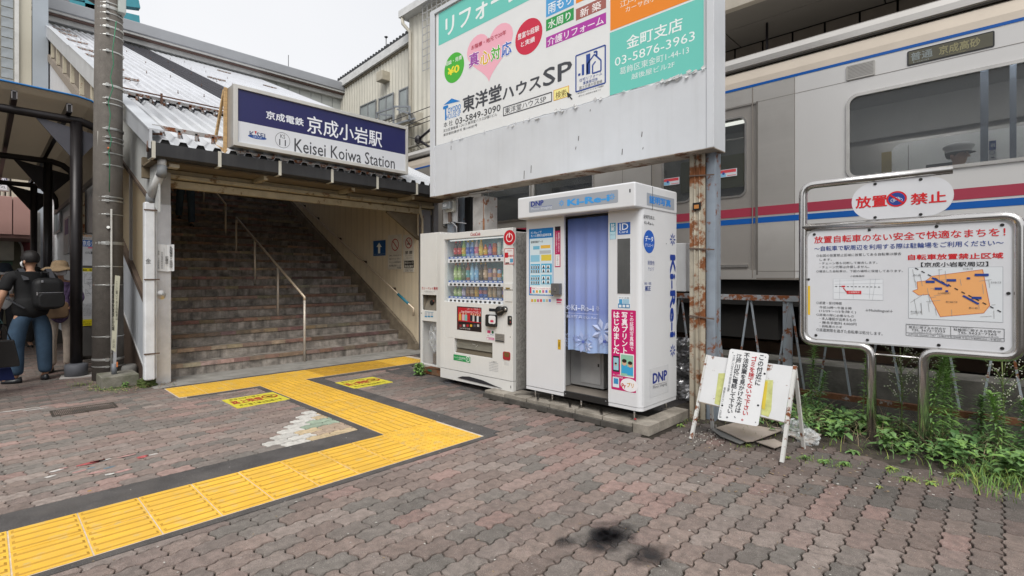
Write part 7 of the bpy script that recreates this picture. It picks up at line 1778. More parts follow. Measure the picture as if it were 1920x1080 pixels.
for s, t in ((.04, .97), (.35, .985), (.68, .985), (.96, .97), (.05, .03), (.34, .02), (.69, .02), (.96, .03), (.005, .55), (.985, .45)): inst(blm, 'bolt', bdo, (XBd, -(u0+(u1-u0)*s), v0+(v1-v0)*t))
# oval plate
ov = MB().mat(MATS['board_white']); o0 = -onX(1596, 375, XS-.03).y; o1 = -onX(1788, 375, XS-.03).y; w0_ = onX(1596, 378, XS).z; zov = (ztop+zmid)/2; hh_ = (ztop-zmid)/2-.035
ov.prism(rrect(o0, o1, zov-hh_, zov+hh_, hh_*.98, 10), lambda u, v, w: (XS+.01-w, -u, v), .02); ovo = ov.build('oval_plate', nbd)
k = Ink(PX(XS-.01), 'X', XS-.01); 
row('放置', 1605, 1663, 370, 391, kr, bold=.05); row('禁止', 1708, 1774, 363.5, 384, kr, bold=.05)
c_ = ((o0+o1)/2-.02, zov); k.disc(c_, .062, .062, kr, 1, False); k.disc(c_, .05, .05, '#24408c', 2, False); k.disc((c_[0]-.022, c_[1]-.01), .014, .014, '#e0e4ee', 3, False, .8); k.disc((c_[0]+.022, c_[1]-.01), .014, .014, '#e0e4ee', 3, False, .8)
for p, q in (((-.022, -.01), (-.008, .012)), ((-.008, .012), (.014, .012)), ((.014, .012), (.022, -.01)), ((-.008, .012), (.002, -.01)), ((.002, -.01), (.014, .012)), ((-.022, -.01), (.002, -.01))): k.line((c_[0]+p[0], c_[1]+p[1]), (c_[0]+q[0], c_[1]+q[1]), .003, '#e0e4ee', 3, False)
k.line((c_[0]-.04, c_[1]+.035), (c_[0]+.04, c_[1]-.035), .012, kr, 4, False); k.build(ovo)
for s, t in ((.25, .95), (.7, .95), (.25, .05), (.7, .05)): inst(blm, 'bolt', ovo, (XS-.01, -(o0+(o1-o0)*s), zov-hh_+2*hh_*t))

# ================================================================ A-FRAME SIGN
af = thing('a_frame_sign', 'white rusty A-frame board with a tilted vertical text plate', 'sign board', (4.5, 1.45, 0))
WR = M('white_rusty_tube', (.6, .6, .58), .5, var=.1, rust=.25, rscale=14, coord='World')
fl = onZ(1296, 823); fr_ = onZ(1466, 867); XTp = 4.62
tl_ = onX(1322.5, 664, XTp); trr = onX(1491, 687, XTp)
# the front face is a plane through the feet and the top corners
O = Vector((fl.x, fl.y, 0)); Ux = (Vector((fr_.x, fr_.y, 0))-O); wdt = Ux.length; Ux.normalize()
topm = (tl_+trr)/2; botm = (fl+fr_)/2; Vz = Vector((topm.x-botm.x, topm.y-botm.y, topm.z)); hgt = Vz.length; Vz.normalize(); Nn = Ux.cross(Vz).normalized()
if Nn.x > 0: Nn = -Nn
def PA(u, v, w=0.): return tuple(O+Ux*u+Vz*v+Nn*w)
mb = MB().mat(WR); mb.bar(PA(-.0, 0), PA(.02, hgt), .024, .024, Nn); mb.build('leg', af)
mb = MB().mat(WR); mb.bar(PA(wdt, 0), PA(wdt+.0, hgt), .024, .024, Nn); mb.build('leg', af)
mb = MB().mat(WR); mb.bar(PA(wdt-.01, hgt, -.02), onZ(1507, 841), .022, .022, Nn); mb.build('leg', af)
mb = MB().mat(WR); q = onZ(1300, 823)+Vector((.42, .0, 0)); mb.bar(PA(.02, hgt, -.02), q, .022, .022, Nn); mb.build('leg', af)
mb = MB().mat(M('white_board_rusty', (.66, .67, .68), .45, var=.04, rust=.04, rscale=9, coord='World', dirt=.06)); mb.prism([(.02, hgt*.44), (wdt-.015, hgt*.4), (wdt-.01, hgt*.985), (.03, hgt*.99)], lambda u, v, w: PA(u, v, .014+w), .006); mb.build('board', af)
mb = MB().mat(M('rusty_edge')if False else MATS['rusty_edge']); mb.bar(PA(.01, hgt*.44, .012), PA(wdt, hgt*.4, .012), .014, .014, Nn); mb.build('board_rail', af)
def solve(px, py, off=0.):
    d = Vector(ray(px, py)); o = Vector((0, 0, HC)); p0 = O+Nn*off; t = (p0-o).dot(Nn)/d.dot(Nn); q = o+d*t-O; return (q.dot(Ux), q.dot(Vz))
mk_ = lambda pts, off, th, mat, name: MB().mat(mat).prism([solve(*p, off) for p in pts], lambda u, v, w: PA(u, v, off+w), th).build(name, af)
mk_([(1346, 700), (1358, 700), (1357, 763), (1339, 757)], .021, .001, M('faded_yellow_tape', (.5, .52, .2), .6, var=.2, scale=20), 'tape_strip')
mk_([(1431, 713), (1448, 714), (1445, 770), (1440, 783), (1426, 778)], .021, .001, MATS['faded_yellow_tape'], 'tape_strip')
mk_([(1430, 716), (1438, 716), (1433, 770), (1427, 766)], .023, .001, M('bright_yellow_tape', (.65, .5, .05), .6), 'tape_strip')
# tilted plate
c4 = [(1367, 654), (1440, 665), (1421, 801), (1345, 787)]
q4 = [Vector(solve(*p, .035)) for p in c4]
ee = (q4[1]-q4[0]).normalized(); ff = (q4[3]-q4[0]).normalized(); W_ = (q4[1]-q4[0]).length; H_ = (q4[3]-q4[0]).length
def PT(u, v, w=0.): 
    q = q4[3]+(q4[2]-q4[3])*(u/W_)*(1-v/H_)+(q4[1]-q4[0])*(u/W_)*(v/H_)+(q4[0]-q4[3])*(v/H_)
    return PA(q.x, q.y, .035+w)
mb = MB().mat(M('plate_white', (.72, .73, .74), .35, var=.02)); mb.prism(rrect(0, W_, 0, H_, .02), PT, .004); plo = mb.build('text_plate', af)
k = Ink(lambda u, v, w=0.: PT(u, v, w+.004), 'X', 0)
cols = [('この付近に', .84, .55, .97, kk, .1), ('ゴミを捨てないで下さい。', .66, .04, .94, '#b3242c', .1), ('不法投棄を見かけた方は、', .47, .06, .97, kk, .1), ('江戸川区に電話して下さい。', .28, .04, .94, kk, .1), ('江戸川区土木部保全課', .15, .4, .92, '#55585c', .045), ('電話五六六二−一九四五', .05, .03, .45, '#55585c', .04)]
for s, uc, t0_, t1_, c, wd in cols: k.t(s, (W_*(uc-wd*.7), H_*t0_), (W_*(uc+wd*.7), H_*t1_), c, vert=True, pix=False, bold=.05 if wd > .05 else 0)
for s, t in ((.08, .04), (.93, .05), (.93, .95), (.1, .95)): k.disc((W_*s, H_*t), .004, .004, '#55585c', 1, False)
for s, t in ((.93, .28), (.97, .72), (.06, .2)): k.disc((W_*s, H_*t), .008, .008, '#1c1e22', 1, False)
k.build(plo)
# cardboard and plastic litter behind it
CB = M('dirty_board', (.42, .36, .31), .8, var=.15, scale=5, dirt=.2, dcol=(.3, .22, .08), coord='World'); CB2 = M('grey_board', (.2, .2, .19), .8, var=.2, coord='World')
def sheetpoly(name, lab, pts, z, th, mat, cat='sheet', curl=.0):
    mb = MB().mat(mat); P3 = [onZ(*p, z) for p in pts]; mb.prism([(q.x, q.y) for q in P3], lambda u, v, w: (u, v, z+w+curl*noise.noise(Vector((u*4, v*4, 0)))), th); o = mb.build(name, None); tag(o, lab, cat); return o
sheetpoly('board_scrap', 'grey backed board scrap under the pale one', [(1334, 806), (1350, 803), (1400, 829), (1387, 833), (1350, 818)], .02, .006, CB2)
sheetpoly('board_scrap', 'large pale dirty board lying under the A-frame sign', [(1343, 803), (1380, 793), (1466, 808), (1412, 828), (1399, 829)], .035, .008, CB)
sheetpoly('board_scrap', 'small torn board scrap at the right foot of the A-frame', [(1418, 829), (1452, 824), (1472, 834), (1452, 841)], .02, .006, CB)
sheetpoly('board_scrap', 'crumpled pale board piece behind the plastic bag', [(1440, 797), (1500, 803), (1540, 820), (1520, 832), (1470, 815)], .02, .01, CB, curl=.05)
for i, (px, py, sx, sy, sz, sd) in enumerate(((1492, 818, .11, .09, .085, 1), (1516, 831, .08, .07, .07, 8))):
    q = onZ(px, py); mb = crumple((q.x, q.y, sz*.55), sx, sy, sz, sd, 20, .55, 3.5); mb.mats = [bagm if i else bagm]; o_ = mb.build('plastic_bag', None); tag(o_, ('crumpled translucent plastic bag behind the A-frame leg', 'smaller torn plastic bag beside the weeds')[i], 'plastic bag')
RB_ = MB().mat(M('litter_crumb', (.45, .42, .38), .9))
for i in range(110):
    px, py = R.gauss(1335, 28), R.gauss(816, 9)
    if i > 120: px, py = R.uniform(1320, 1480), R.uniform(812, 858)
    q = onZ(px, py); s = R.uniform(.002, .0055); RB_.box(q.x-s, q.x+s, q.y-s*R.uniform(.4, 1), q.y+s, .0, .004+s*.5)
RB_.build('litter_crumbs', None, kind='stuff')
# ================================================================ UTILITY POLE
up = thing('utility_pole', 'tall banded grey concrete utility pole with a green wire', 'utility pole', (1.246, 8.2, 0))
PC_ = M('pole_concrete', (.15, .135, .12), .85, var=.16, scale=9, bump=.4, bscale=90, speck=.35, streak=.3, scol=(.08, .07, .06), coord='World')
PXc, PYc = 1.246, 8.2
mb = MB().mat(PC_); mb.tube([(PXc, PYc, 0), (PXc+.0, PYc, 3), (PXc+.03, PYc, 9)], [.182, .168, .138], 28); mb.build('shaft', up)
def prad(z): return .182-.0049*z
BD = M('pole_band_steel', (.5, .5, .48), .35, .7, var=.15, rust=.1)
def pixz(py): return HC+(HZ-py)/F*(PXc*ST+PYc*CT)
for i, py in enumerate((60, 87, 118, 158, 174, 212, 308, 338, 403, 460, 480, 561, 660, 714-20)):
    z = pixz(py-25) if py < 300 else pixz(py)
for i, (py, hgt_) in enumerate(((14, .015), (22, .04), (33, .015), (45, .015), (58, .025), (73, .015), (103, .02), (166, .03), (190, .015), (200, .015), (246, .03), (262, .015), (270, .015), (291, .015), (313, .015), (372, .02), (379, .02), (404, .012), (457, .04), (500, .012), (534, .012), (629, .012), (671, .03), (684, .012))):
    z = pixz(py); mb = MB().mat(BD); r_ = prad(z)+.004; mb.lathe([(r_, -hgt_/2), (r_+.002, 0), (r_, hgt_/2)], (PXc+.0033*z, PYc, z), 24, False)
    mb.box(PXc-r_*.3, PXc-r_*.1, PYc-r_-.015, PYc-r_+.015, z-hgt_/2-.006, z+hgt_/2+.006); mb.build('band', up)
mb = MB().mat(M('green_wire', (.03, .2, .1), .5)); pts = []
for i, (px, py) in enumerate(((218, 40), (211, 95), (213, 120), (207, 145), (212, 165), (203, 190), (207, 215), (204, 245), (209, 262), (204, 285), (206, 300), (205, 360))):
    d = PXc*ST+PYc*CT-.18; r_ = (px-CX)/F; X_ = CT*r_*d+ST*d; Y_ = -ST*r_*d+CT*d; pts.append((X_, Y_, HC+(HZ-py)/F*d))
mb.tube(pts, .006, 6); mb.build('wire', up)
mb = MB().mat(M('pole_conduit', (.42, .41, .38), .5, rust=.08)); q0 = onY(209, 392, 8.0); mb.tube([(q0.x, 8.0, .0), (q0.x, 8.0, q0.z)], .012, 8); q1 = onY(184, 246, 8.1); mb.tube([(q1.x, 8.1, q1.z), (q1.x, 8.1, 2.6)], .008, 6); mb.build('conduit', up)
mb = MB().mat(M('orange_knob', (.5, .12, .04), .5)); q = onY(204, 278, 8.01); mb.lathe([(.012, -.015), (.02, 0), (.012, .015)], q, 8); mb.build('wire_clip', up)
mb = MB().mat(BD); mb.tube([onY(203, 428, 8.02), onY(203, 426, 7.99)], .02, 8); mb.build('bolt', up)
tb2 = thing('pole_box', 'pale grey control box fixed high on the utility pole', 'control box', (1.5, 8.15, 5.4))
a = onY(219.5, 27, 8.1); b_ = onY(234, -40, 8.1); mb = MB().mat(M('box_pale_green', (.48, .52, .5), .4, var=.05)); mb.box(a.x, b_.x, 8.0, 8.3, a.z, b_.z); mb.build('casing', tb2, bevel=.01)
mb = MB().mat(BLACKM); mb.tube([(a.x+.04, 8.1, a.z), (a.x+.02, 8.1, a.z-.1), (a.x-.02, 8.1, a.z-.14)], .012, 6); mb.build('cable', tb2)
lamp = thing('street_lamp', 'dark street lamp arm cut by the top edge near the pole', 'street lamp', (1.2, 8.5, 5.5))
mb = MB().mat(M('lamp_grey', (.12, .12, .13), .4, .4)); q = onY(168, -3, 8.5); q2 = onY(192, 3, 8.5); mb.tube([(q.x-.1, 8.5, q.z+.03), (q.x+.06, 8.5, q.z), (q2.x, 8.5, q2.z-.0)], [.03, .06, .02], 8); mb.build('arm', lamp)
# concrete base block and the narrow sign
cb_ = thing('concrete_block', 'mossy concrete base block holding the narrow sign post', 'concrete block', (1.27, 7.65, 0))
mb = MB().mat(M('mossy_block', (.19, .18, .15), .95, var=.3, scale=7, bump=.8, bscale=50, dirt=.6, dcol=(.055, .07, .02), speck=.4, coord='World')); mb.box(1.06, 1.46, 7.42, 7.82, .0, .15); mb.build('block', cb_, bevel=.012)
nsn = thing('narrow_sign', 'leaning narrow cream sign with vertical lettering on a grey post', 'sign', (1.24, 7.6, .15))
a = onY(214, 690, 7.6); b_ = onY(220, 517, 7.6)
mb = MB().mat(M('post_pale', (.42, .43, .45), .45, .3, var=.1)); mb.bar((a.x, 7.6, .15), (b_.x+.004, 7.6, b_.z), .042, .03); mb.build('post', nsn)
mb = MB().mat(M('post_sleeve', (.16, .17, .19), .5)); mb.tube([(a.x, 7.6, .15), (a.x+.002, 7.6, .28)], .03, 10); mb.build('sleeve', nsn)
mb = MB().mat(M('reflector', (.6, .18, .05), .4)); mb.box(a.x+.02, a.x+.035, 7.57, 7.6, .24, .3); mb.build('reflector', nsn)
pts = [onY(*p, 7.57) for p in ((208.5, 655), (217, 661), (225.5, 518), (216, 516))]
mb = MB().mat(M('sign_cream', (.50, .49, .38), .5, var=.06, dirt=.1)); mb.prism([(q.x, q.z) for q in pts], lambda u, v, w: (u, 7.58-w, v), .006); nso = mb.build('plate', nsn)
k = Ink(lambda u, v, w=0.: (u, 7.574-w, v), 'Y', 7.574)
k.t('自転車等放置禁止区域', (209.5, 620), (214.5, 536), '#2c2a26', vert=True, bold=.05); k.t('ここに置いてある自転車は', (216.5, 600), (221, 528), '#3c3a34', vert=True); k.t('江戸川区', (211, 652), (215, 636), '#2c2a26', vert=True); k.build(nso)
# ================================================================ BUS SHELTER
sh = thing('bus_shelter', 'black steel bus shelter with a curved corrugated roof', 'shelter', (.93, 10, 0))
BS = M('shelter_black', (.022, .019, .02), .35, .3, var=.15, scale=8)
p1 = (.955, 8.70); p2 = (.90, 12.1)
for i, (x, y) in enumerate((p1, p2, (.9, 15.6))):
    mb = MB().mat(BS); mb.tube([(x, y, .0), (x, y, 3.5)], .072 if i == 0 else .068, 18); mb.build('post', sh)
    # beam: from left, curving down to the right
    pts = [(-5, y, 3.55), (x+.05, y, 3.53), (x+.22, y, 3.48), (x+.34, y, 3.38), (x+.42, y, 3.22), (x+.44, y, 3.0)] if i else [(-5, y, 3.55), (x+.05, y, 3.53), (x+.2, y, 3.48), (x+.3, y, 3.38), (x+.37, y, 3.22), (x+.39, y, 3.0)]
    mb = MB().mat(BS); mb.tube(pts, .055, 12); mb.build('beam', sh)
    mb = MB().mat(M('gusset_grey', (.075, .075, .09), .5) if i == 0 else BS); mb.prism([(x-.45, 3.5), (x+.3, 3.36), (x+.0, 2.95)], lambda u, v, w: (u, y+.02-w, v), .02) if i == 0 else mb.prism([(x-.5, 3.5), (x+.4, 3.3), (x, 2.85)], lambda u, v, w: (u, y+.02-w, v), .02); mb.build('gusset', sh)
mb = MB().mat(M('foot_grey', (.105, .11, .125), .6, var=.1)); mb.lathe([(.135, 0), (.135, .165), (.128, .17), (.07, .185)], (p1[0], p1[1], 0), 24); mb.build('post_sleeve', sh)
mb = MB().mat(M('foot_mortar', (.4, .38, .36), .9, var=.15)); mb.prism([(p1[0]-.2, p1[1]-.14), (p1[0]+.22, p1[1]-.2), (p1[0]+.25, p1[1]+.15), (p1[0]-.15, p1[1]+.15)], lambda u, v, w: (u, v, w), .012); mb.build('mortar_pad', sh)
prof = [(-5, 3.84), (.2, 3.80), (.95, 3.785), (1.1, 3.76), (1.22, 3.69), (1.31, 3.57), (1.36, 3.4), (1.385, 3.2), (1.39, 3.0)]
CG = translucent('shelter_corrugated', (.4, .34, .26), .1)
mb = MB().mat(CG); vs = []; yy0, yy1, pit = 8.56, 16.5, .17; n = int((yy1-yy0)/pit*4); 
for j in range(n+1):
    y = yy0+j*pit/4; dz = .034*cos(2*pi*j/4)
    for x, z in prof: vs.append((x+dz*(z < 3.6), y, z+dz))
k_ = len(prof); mb.add(vs, [(j*k_+i, j*k_+i+1, (j+1)*k_+i+1, (j+1)*k_+i) for j in range(n) for i in range(k_-1)]); mb.build('roof_sheet', sh)
mb = MB().mat(M('blue_trim', (.02, .16, .42), .4)); mb.tube([(x, 8.54, z+.04) for x, z in prof], .014, 6); mb.build('blue_trim', sh)
for x in (-2.4, -1.2, -.35, .3, .86):
    mb = MB().mat(BS); zz = 3.72 if x < .5 else 3.68; mb.box(x-.03, x+.03, 8.52, 16.4, zz-.1, zz+.02)
    mb.build('purlin', sh)
mb = MB().mat(M('purlin_edge', (.2, .19, .19), .4, .5))
for x in (-.35, .3, .86): zz = 3.72 if x < .5 else 3.68; mb.box(x-.031, x-.018, 8.505, 8.521, zz-.09, zz+.01); mb.box(x+.018, x+.031, 8.505, 8.521, zz-.09, zz+.01); mb.box(x-.031, x+.031, 8.505, 8.521, zz+.0, zz+.012)
mb.build('purlin_end', sh, kind='stuff')
mb = MB().mat(M('shelter_side_rail', (.15, .14, .13), .5)); mb.bar((1.37, 8.6, 2.99), (1.37, 16.4, 2.99), .05, .08); mb.build('edge_rail', sh)
# ================================================================ BUS STOP SIGN
bs = thing('bus_stop_sign', 'round topped bus stop board with a route map and yellow footer', 'bus stop sign', (1.3, 10, 0))
YS = 10.; a = onY(148, 612, YS); b_ = onY(190, 437, YS); cx_ = (a.x+b_.x)/2; hw = (b_.x-a.x)/2
mb = MB().mat(M('stop_frame', (.1, .095, .09), .5)); zt = b_.z; n = 12
arc = [(cx_+hw*cos(pi*i/n), zt-hw*.7+hw*.7*sin(pi*i/n)) for i in range(n+1)]
mb.prism([(cx_-hw, .1), (cx_+hw, .1)]+arc, lambda u, v, w: (u, YS+.05-w, v), .04); mb.build('frame', bs)
mb = MB().mat(M('stop_panel', (.5, .51, .53), .4)); arc2 = [(cx_+(hw-.02)*cos(pi*i/n), zt-hw*.7+(hw*.7-.03)*sin(pi*i/n)) for i in range(n+1)]
zmid_ = onY(160, 498, YS).z; mb.prism([(cx_-hw+.02, zmid_), (cx_+hw-.02, zmid_)]+arc2, lambda u, v, w: (u, YS+.01-w, v), .012); pa = mb.build('top_panel', bs)
k = Ink(PY(YS-.002), 'Y', YS-.002); k.rect((a.x+.03, onY(160, 462, YS).z), (b_.x-.03, onY(160, 450, YS).z), '#1d5fae', 0, False); k.tb('京成小岩', a.x+.05, onY(160, 461, YS).z, b_.x-.05, onY(160, 451, YS).z, '#e8ecf2', bold=.04)
k.tb('TOKYO', cx_-.1, onY(160, 444.5, YS).z, cx_+.02, onY(160, 440, YS).z, '#c88a2a', bold=.05); k.tb('京成タウンバス', cx_-.12, onY(160, 449, YS).z, cx_+.08, onY(160, 446, YS).z, '#5a6478'); k.tb('小72 亀 有', a.x+.08, onY(160, 476, YS).z, b_.x-.08, onY(160, 471, YS).z, '#2c2e33', bold=.03); k.rect((cx_-.03, onY(160, 465.5, YS).z), (cx_+.06, onY(160, 463, YS).z), '#d85c7c', 0, False); k.build(pa)
z0_, z1_ = onY(160, 611, YS).z, onY(160, 503, YS).z
mb = MB().mat(MATS['stop_panel']); mb.box(a.x+.02, b_.x-.02, YS-.002, YS+.01, z0_, z1_); pb2 = mb.build('map_panel', bs)
k = Ink(PY(YS-.002), 'Y', YS-.002); zz = lambda py: onY(160, py, YS).z
k.rect((a.x+.02, zz(509)), (b_.x-.02, z1_), '#d8c81c', 0, False); k.rect((a.x+.02, z0_), (b_.x-.02, zz(599)), '#d8c81c', 0, False); k.tb('経路・路線案内', a.x+.05, zz(508), b_.x-.05, zz(504.5), '#2c2e22', bold=.03)
RM = random.Random(9)
for i in range(46):
    x, z = RM.uniform(a.x+.05, b_.x-.06), RM.uniform(zz(555), zz(513)); an = RM.choice((0, pi/2, .9, 2.2)); l_ = RM.uniform(.03, .12); x2, z2 = x+l_*cos(an), z+l_*sin(an)
    if a.x+.03 < x2 < b_.x-.03 and zz(557) < z2 < zz(511): k.line((x, z), (x2, z2), .0028, '#4a4e56', 1, False)
for i in range(9): k.tb('運行のご案内お客様へのお知らせ'[i % 5:], a.x+.05, zz(571+i*2.6), b_.x-.05, zz(569.4+i*2.6), '#5a5e66')
k.tb('京成タウンバス株式会社', a.x+.04, zz(605), b_.x-.04, zz(602), '#5a4c1c'); k.tb('お問合せ 03-0000-0000'.replace('03-0000-0000', ''), a.x+.04, zz(609), b_.x-.1, zz(606.5), '#5a4c1c'); k.build(pb2)
# dark bins and a seated bundle behind the shelter post
bb_ = thing('dark_planter', 'dark brown square waste bin behind the shelter post', 'bin', (1.25, 10.6, 0))
a = onY(152, 690, 10.4); b_ = onY(174, 640, 10.4); mb = MB().mat(M('dark_brown_bin', (.035, .028, .022), .6)); mb.box(a.x, b_.x, 10.4, 10.8, 0, b_.z); mb.build('body', bb_, bevel=.01)
mb = MB().mat(STEEL); mb.tube([(a.x-.0, 10.35, 0), (a.x-.0, 10.35, b_.z-.1)], .02, 8); mb.build('rail', bb_)
# grey round weight beside the wall
gw = MB().mat(M('grey_weight', (.17, .165, .155), .8, var=.1)); gw.lathe([(.11, 0), (.12, .02), (.12, .13), (.10, .17)], (1.46, 8.15, 0), 18); o_ = gw.build('round_weight', None); tag(o_, 'round grey concrete weight between the pole and the stair wall', 'weight')
# ================================================================ PEOPLE
def skin(name, J, E, mat, parent, sub=2, root=None):
    names = list(J); me = bpy.data.meshes.new(name)
    me.from_pydata([J[n][:3] for n in names], [(names.index(a), names.index(b)) for a, b in E], [])
    ob = bpy.data.objects.new(name, me); COL.objects.link(ob)
    md = ob.modifiers.new('s', 'SKIN'); md.use_smooth_shade = True; md.branch_smoothing = .6
    sv = me.skin_vertices[0].data
    for i, n in enumerate(names):
        r = J[n][3]; sv[i].radius = r if isinstance(r, tuple) else (r, r)
        sv[i].use_root = (n == (root or names[0]))
    sb = ob.modifiers.new('u', 'SUBSURF'); sb.levels = sub; sb.render_levels = sub
    dg = bpy.context.evaluated_depsgraph_get(); dg.update()
    m2 = bpy.data.meshes.new_from_object(ob.evaluated_get(dg))
    for m_ in ob.modifiers[:]: ob.modifiers.remove(m_)
    ob.data = m2; bpy.data.meshes.remove(me)
    m2.materials.clear(); m2.materials.append(mat)
    for p in m2.polygons: p.use_smooth = True
    ob.parent = parent; ORG[ob.name] = Vector(); return ob
SKN = M('skin', (.45, .25, .16), .55, var=.08, scale=20)
HAIRM = M('black_hair', (.012, .01, .01), .5, var=.4, scale=80, bump=.5, bscale=200)
def hand(parent, w, d, side=1, name='hand', flip=1, curl=.5):
    """palm and five fingers hanging from wrist w in direction d"""
    mb = MB().mat(SKN); w = Vector(w); d = Vector(d).normalized(); x = Vector((0, 1, 0)); x = (x-d*x.dot(d)).normalized(); n_ = d.cross(x).normalized()*side
    mb.tube([w-d*.01, w+d*.02, w+d*.055, w+d*.085], [.022, .033, .036, .03], 10)
    for i, (o_, l_) in enumerate(((-.027, .062), (-.009, .072), (.009, .068), (.026, .054))):
        b = w+d*.078+x*o_; p1_ = b+d*l_*.45-n_*.008*curl; p2_ = p1_+(d*(1-curl)-n_*curl*.9).normalized()*l_*.35; p3_ = p2_+(d*(.6-curl)-n_*curl*1.2).normalized()*l_*.25
        mb.tube([b-d*.01, p1_, p2_, p3_], [.0095, .0088, .008, .006], 7)
    b = w+d*.025+x*.03*flip; mb.tube([b, b+d*.03+x*.018*flip-n_*.01, b+d*.055+x*.016*flip-n_*.022], [.013, .011, .008], 7)
    return mb.build(name, parent)
def person(label, loc, rotz, h=1.7, top=(.02, .02, .02), trou=(.05, .08, .13), width=1., sleeve='short', pose=None, hair=True, bald=False, shoes=(.015, .015, .015), headyaw=0., z0=0., top_mat=None, tr_mat=None, longtop=0.):
    s = h/1.7; wd = width
    r_ = thing('person', label, 'person', (loc[0], loc[1], z0), rotz)
    ORG[r_.name] = Vector()
    P = {'pel': (0, 0, .93), 'wst': (0, .0, 1.06), 'chs': (0, .01, 1.25), 'shc': (0, 0, 1.38), 'nek': (0, .01, 1.44), 'n2': (0, .02, 1.49)}
    for sd, q in ((-1, 'l'), (1, 'r')):
        P.update({q+'sh': (sd*.175*wd, 0, 1.375), q+'el': (sd*.245*wd, -.02, 1.12), q+'wr': (sd*.265*wd, .06, .90), q+'hp': (sd*.095*wd, 0, .88), q+'kn': (sd*.115*wd, .02, .49), q+'an': (sd*.12*wd, 0, .09), q+'to': (sd*.14*wd, .14, .035)})
    if pose: P.update(pose)
    P = {k: Vector(v)*s for k, v in P.items()}
    def J(k, r): return (*P[k], r if isinstance(r, tuple) else r*s)
    # continuous body
    B_ = {k: J(k, r) for k, r in dict(pel=.1, wst=.1, chs=.11, shc=.08, nek=.05, n2=.047, lsh=.05, lel=.042, lwr=.027, rsh=.05, rel=.042, rwr=.027, lhp=.08, lkn=.055, lan=.04, rhp=.08, rkn=.055, ran=.04, lto=.035, rto=.035).items()}
    hd = Vector((0, .03, 1.585))*s if not pose or 'head' not in pose else Vector(pose['head'])*s
    B_['h0'] = (*(hd+Vector((0, .012, -.07))*s), .062*s); B_['h1'] = (*hd, .083*s); B_['h2'] = (*(hd+Vector((0, -.005, .06))*s), .072*s)
    ED = [('pel', 'wst'), ('wst', 'chs'), ('chs', 'shc'), ('shc', 'nek'), ('nek', 'n2'), ('n2', 'h0'), ('h0', 'h1'), ('h1', 'h2')]
    for q in 'lr': ED += [('shc', q+'sh'), (q+'sh', q+'el'), (q+'el', q+'wr'), ('pel', q+'hp'), (q+'hp', q+'kn'), (q+'kn', q+'an'), (q+'an', q+'to')]
    skin('body', B_, ED, SKN, r_, 2)
    tm = top_mat or M('cloth_%02x%02x%02x' % tuple(int(255*q) for q in top), top, .85, var=.12, scale=12, bump=.3, bscale=9)
    T = {k: J(k, r) for k, r in dict(wst=(.165*s*wd, .135*s*wd), chs=(.165*s*wd, .135*s*wd), shc=.105*wd).items()}
    T['hem'] = (*(P['pel']+Vector((0, 0, -.14-longtop))*s), (.175*s*wd, .15*s*wd)); T['nek'] = J('nek', .062)
    TE = [('hem', 'wst'), ('wst', 'chs'), ('chs', 'shc'), ('shc', 'nek')]
    for q in 'lr':
        T[q+'sh'] = J(q+'sh', .075*wd**.5); e_ = P[q+'sh'].lerp(P[q+'el'], .8 if sleeve == 'short' else 1.)
        T[q+'el'] = (*e_, .066*s); TE += [('shc', q+'sh'), (q+'sh', q+'el')]
        if sleeve == 'long': T[q+'wr'] = (*P[q+'el'].lerp(P[q+'wr'], .92), .045*s); TE.append((q+'el', q+'wr'))
    skin('top', T, TE, tm, r_, 2, 'chs')
    bm_ = tr_mat or M('trousers_%02x%02x%02x' % tuple(int(255*q) for q in trou), trou, .85, var=.22, scale=7, bump=.5, bscale=10)
    T = {'pel': J('pel', (.135*s*wd, .115*s*wd)), 'wst': (*(P['pel']+Vector((0, 0, .12))*s), (.145*s*wd, .12*s*wd))}; TE = [('pel', 'wst')]
    for q in 'lr':
        T[q+'hp'] = J(q+'hp', .1*wd**.7); T[q+'mt'] = (*P[q+'hp'].lerp(P[q+'kn'], .5), .092*s*wd**.7); T[q+'kn'] = J(q+'kn', .08*wd**.7); T[q+'md'] = (*P[q+'kn'].lerp(P[q+'an'], .55), .078*s*wd**.5); T[q+'an'] = (*(P[q+'an']+Vector((0, 0, .0))*s), .078*s)
        TE += [('pel', q+'hp'), (q+'hp', q+'mt'), (q+'mt', q+'kn'), (q+'kn', q+'md'), (q+'md', q+'an')]
    skin('trousers', T, TE, bm_, r_, 2, 'pel')
    sm = M('shoe_%02x%02x%02x' % tuple(int(255*q) for q in shoes), shoes, .35)
    for q in 'lr':
        a = P[q+'an']; t_ = P[q+'to']; dz = a.z-.09*s
        d = (t_-a); d.z = 0; d.normalize(); n_ = Vector((-d.y, d.x, 0))
        mb = MB().mat(sm); out = []
        for i in range(14):
            an = 2*pi*i/14; k1 = cos(an); k2 = sin(an); L_ = .15 if k1 > 0 else .085; out.append(a+d*(k1*L_*s+.02*s)+n_*k2*(.048+.006*k1)*s)
        base = Vector((0, 0, dz)); vs = [Vector((p.x, p.y, dz+.002)) for p in out]+[Vector((p.x, p.y, dz+.03*s)) for p in out]+[Vector((a.x+(p.x-a.x)*.82+d.x*-.005, a.y+(p.y-a.y)*.82, dz+(.055+.035*max(0, -((p-a).dot(d))/(.08*s)))*s)) for p in out]
        n = 14; mb.add(vs, [tuple(range(n-1, -1, -1)), tuple(2*n+i for i in range(n))]+[(r0*n+i, r0*n+(i+1) % n, (r0+1)*n+(i+1) % n, (r0+1)*n+i) for r0 in (0, 1) for i in range(n)], True); mb.build('shoe', r_)
    for q, sd in (('l', -1), ('r', 1)): hand(r_, P[q+'wr'], P[q+'wr']-P[q+'el'], sd)
    # head parts, turned by headyaw
    hp_ = bpy.data.objects.new('face', None)
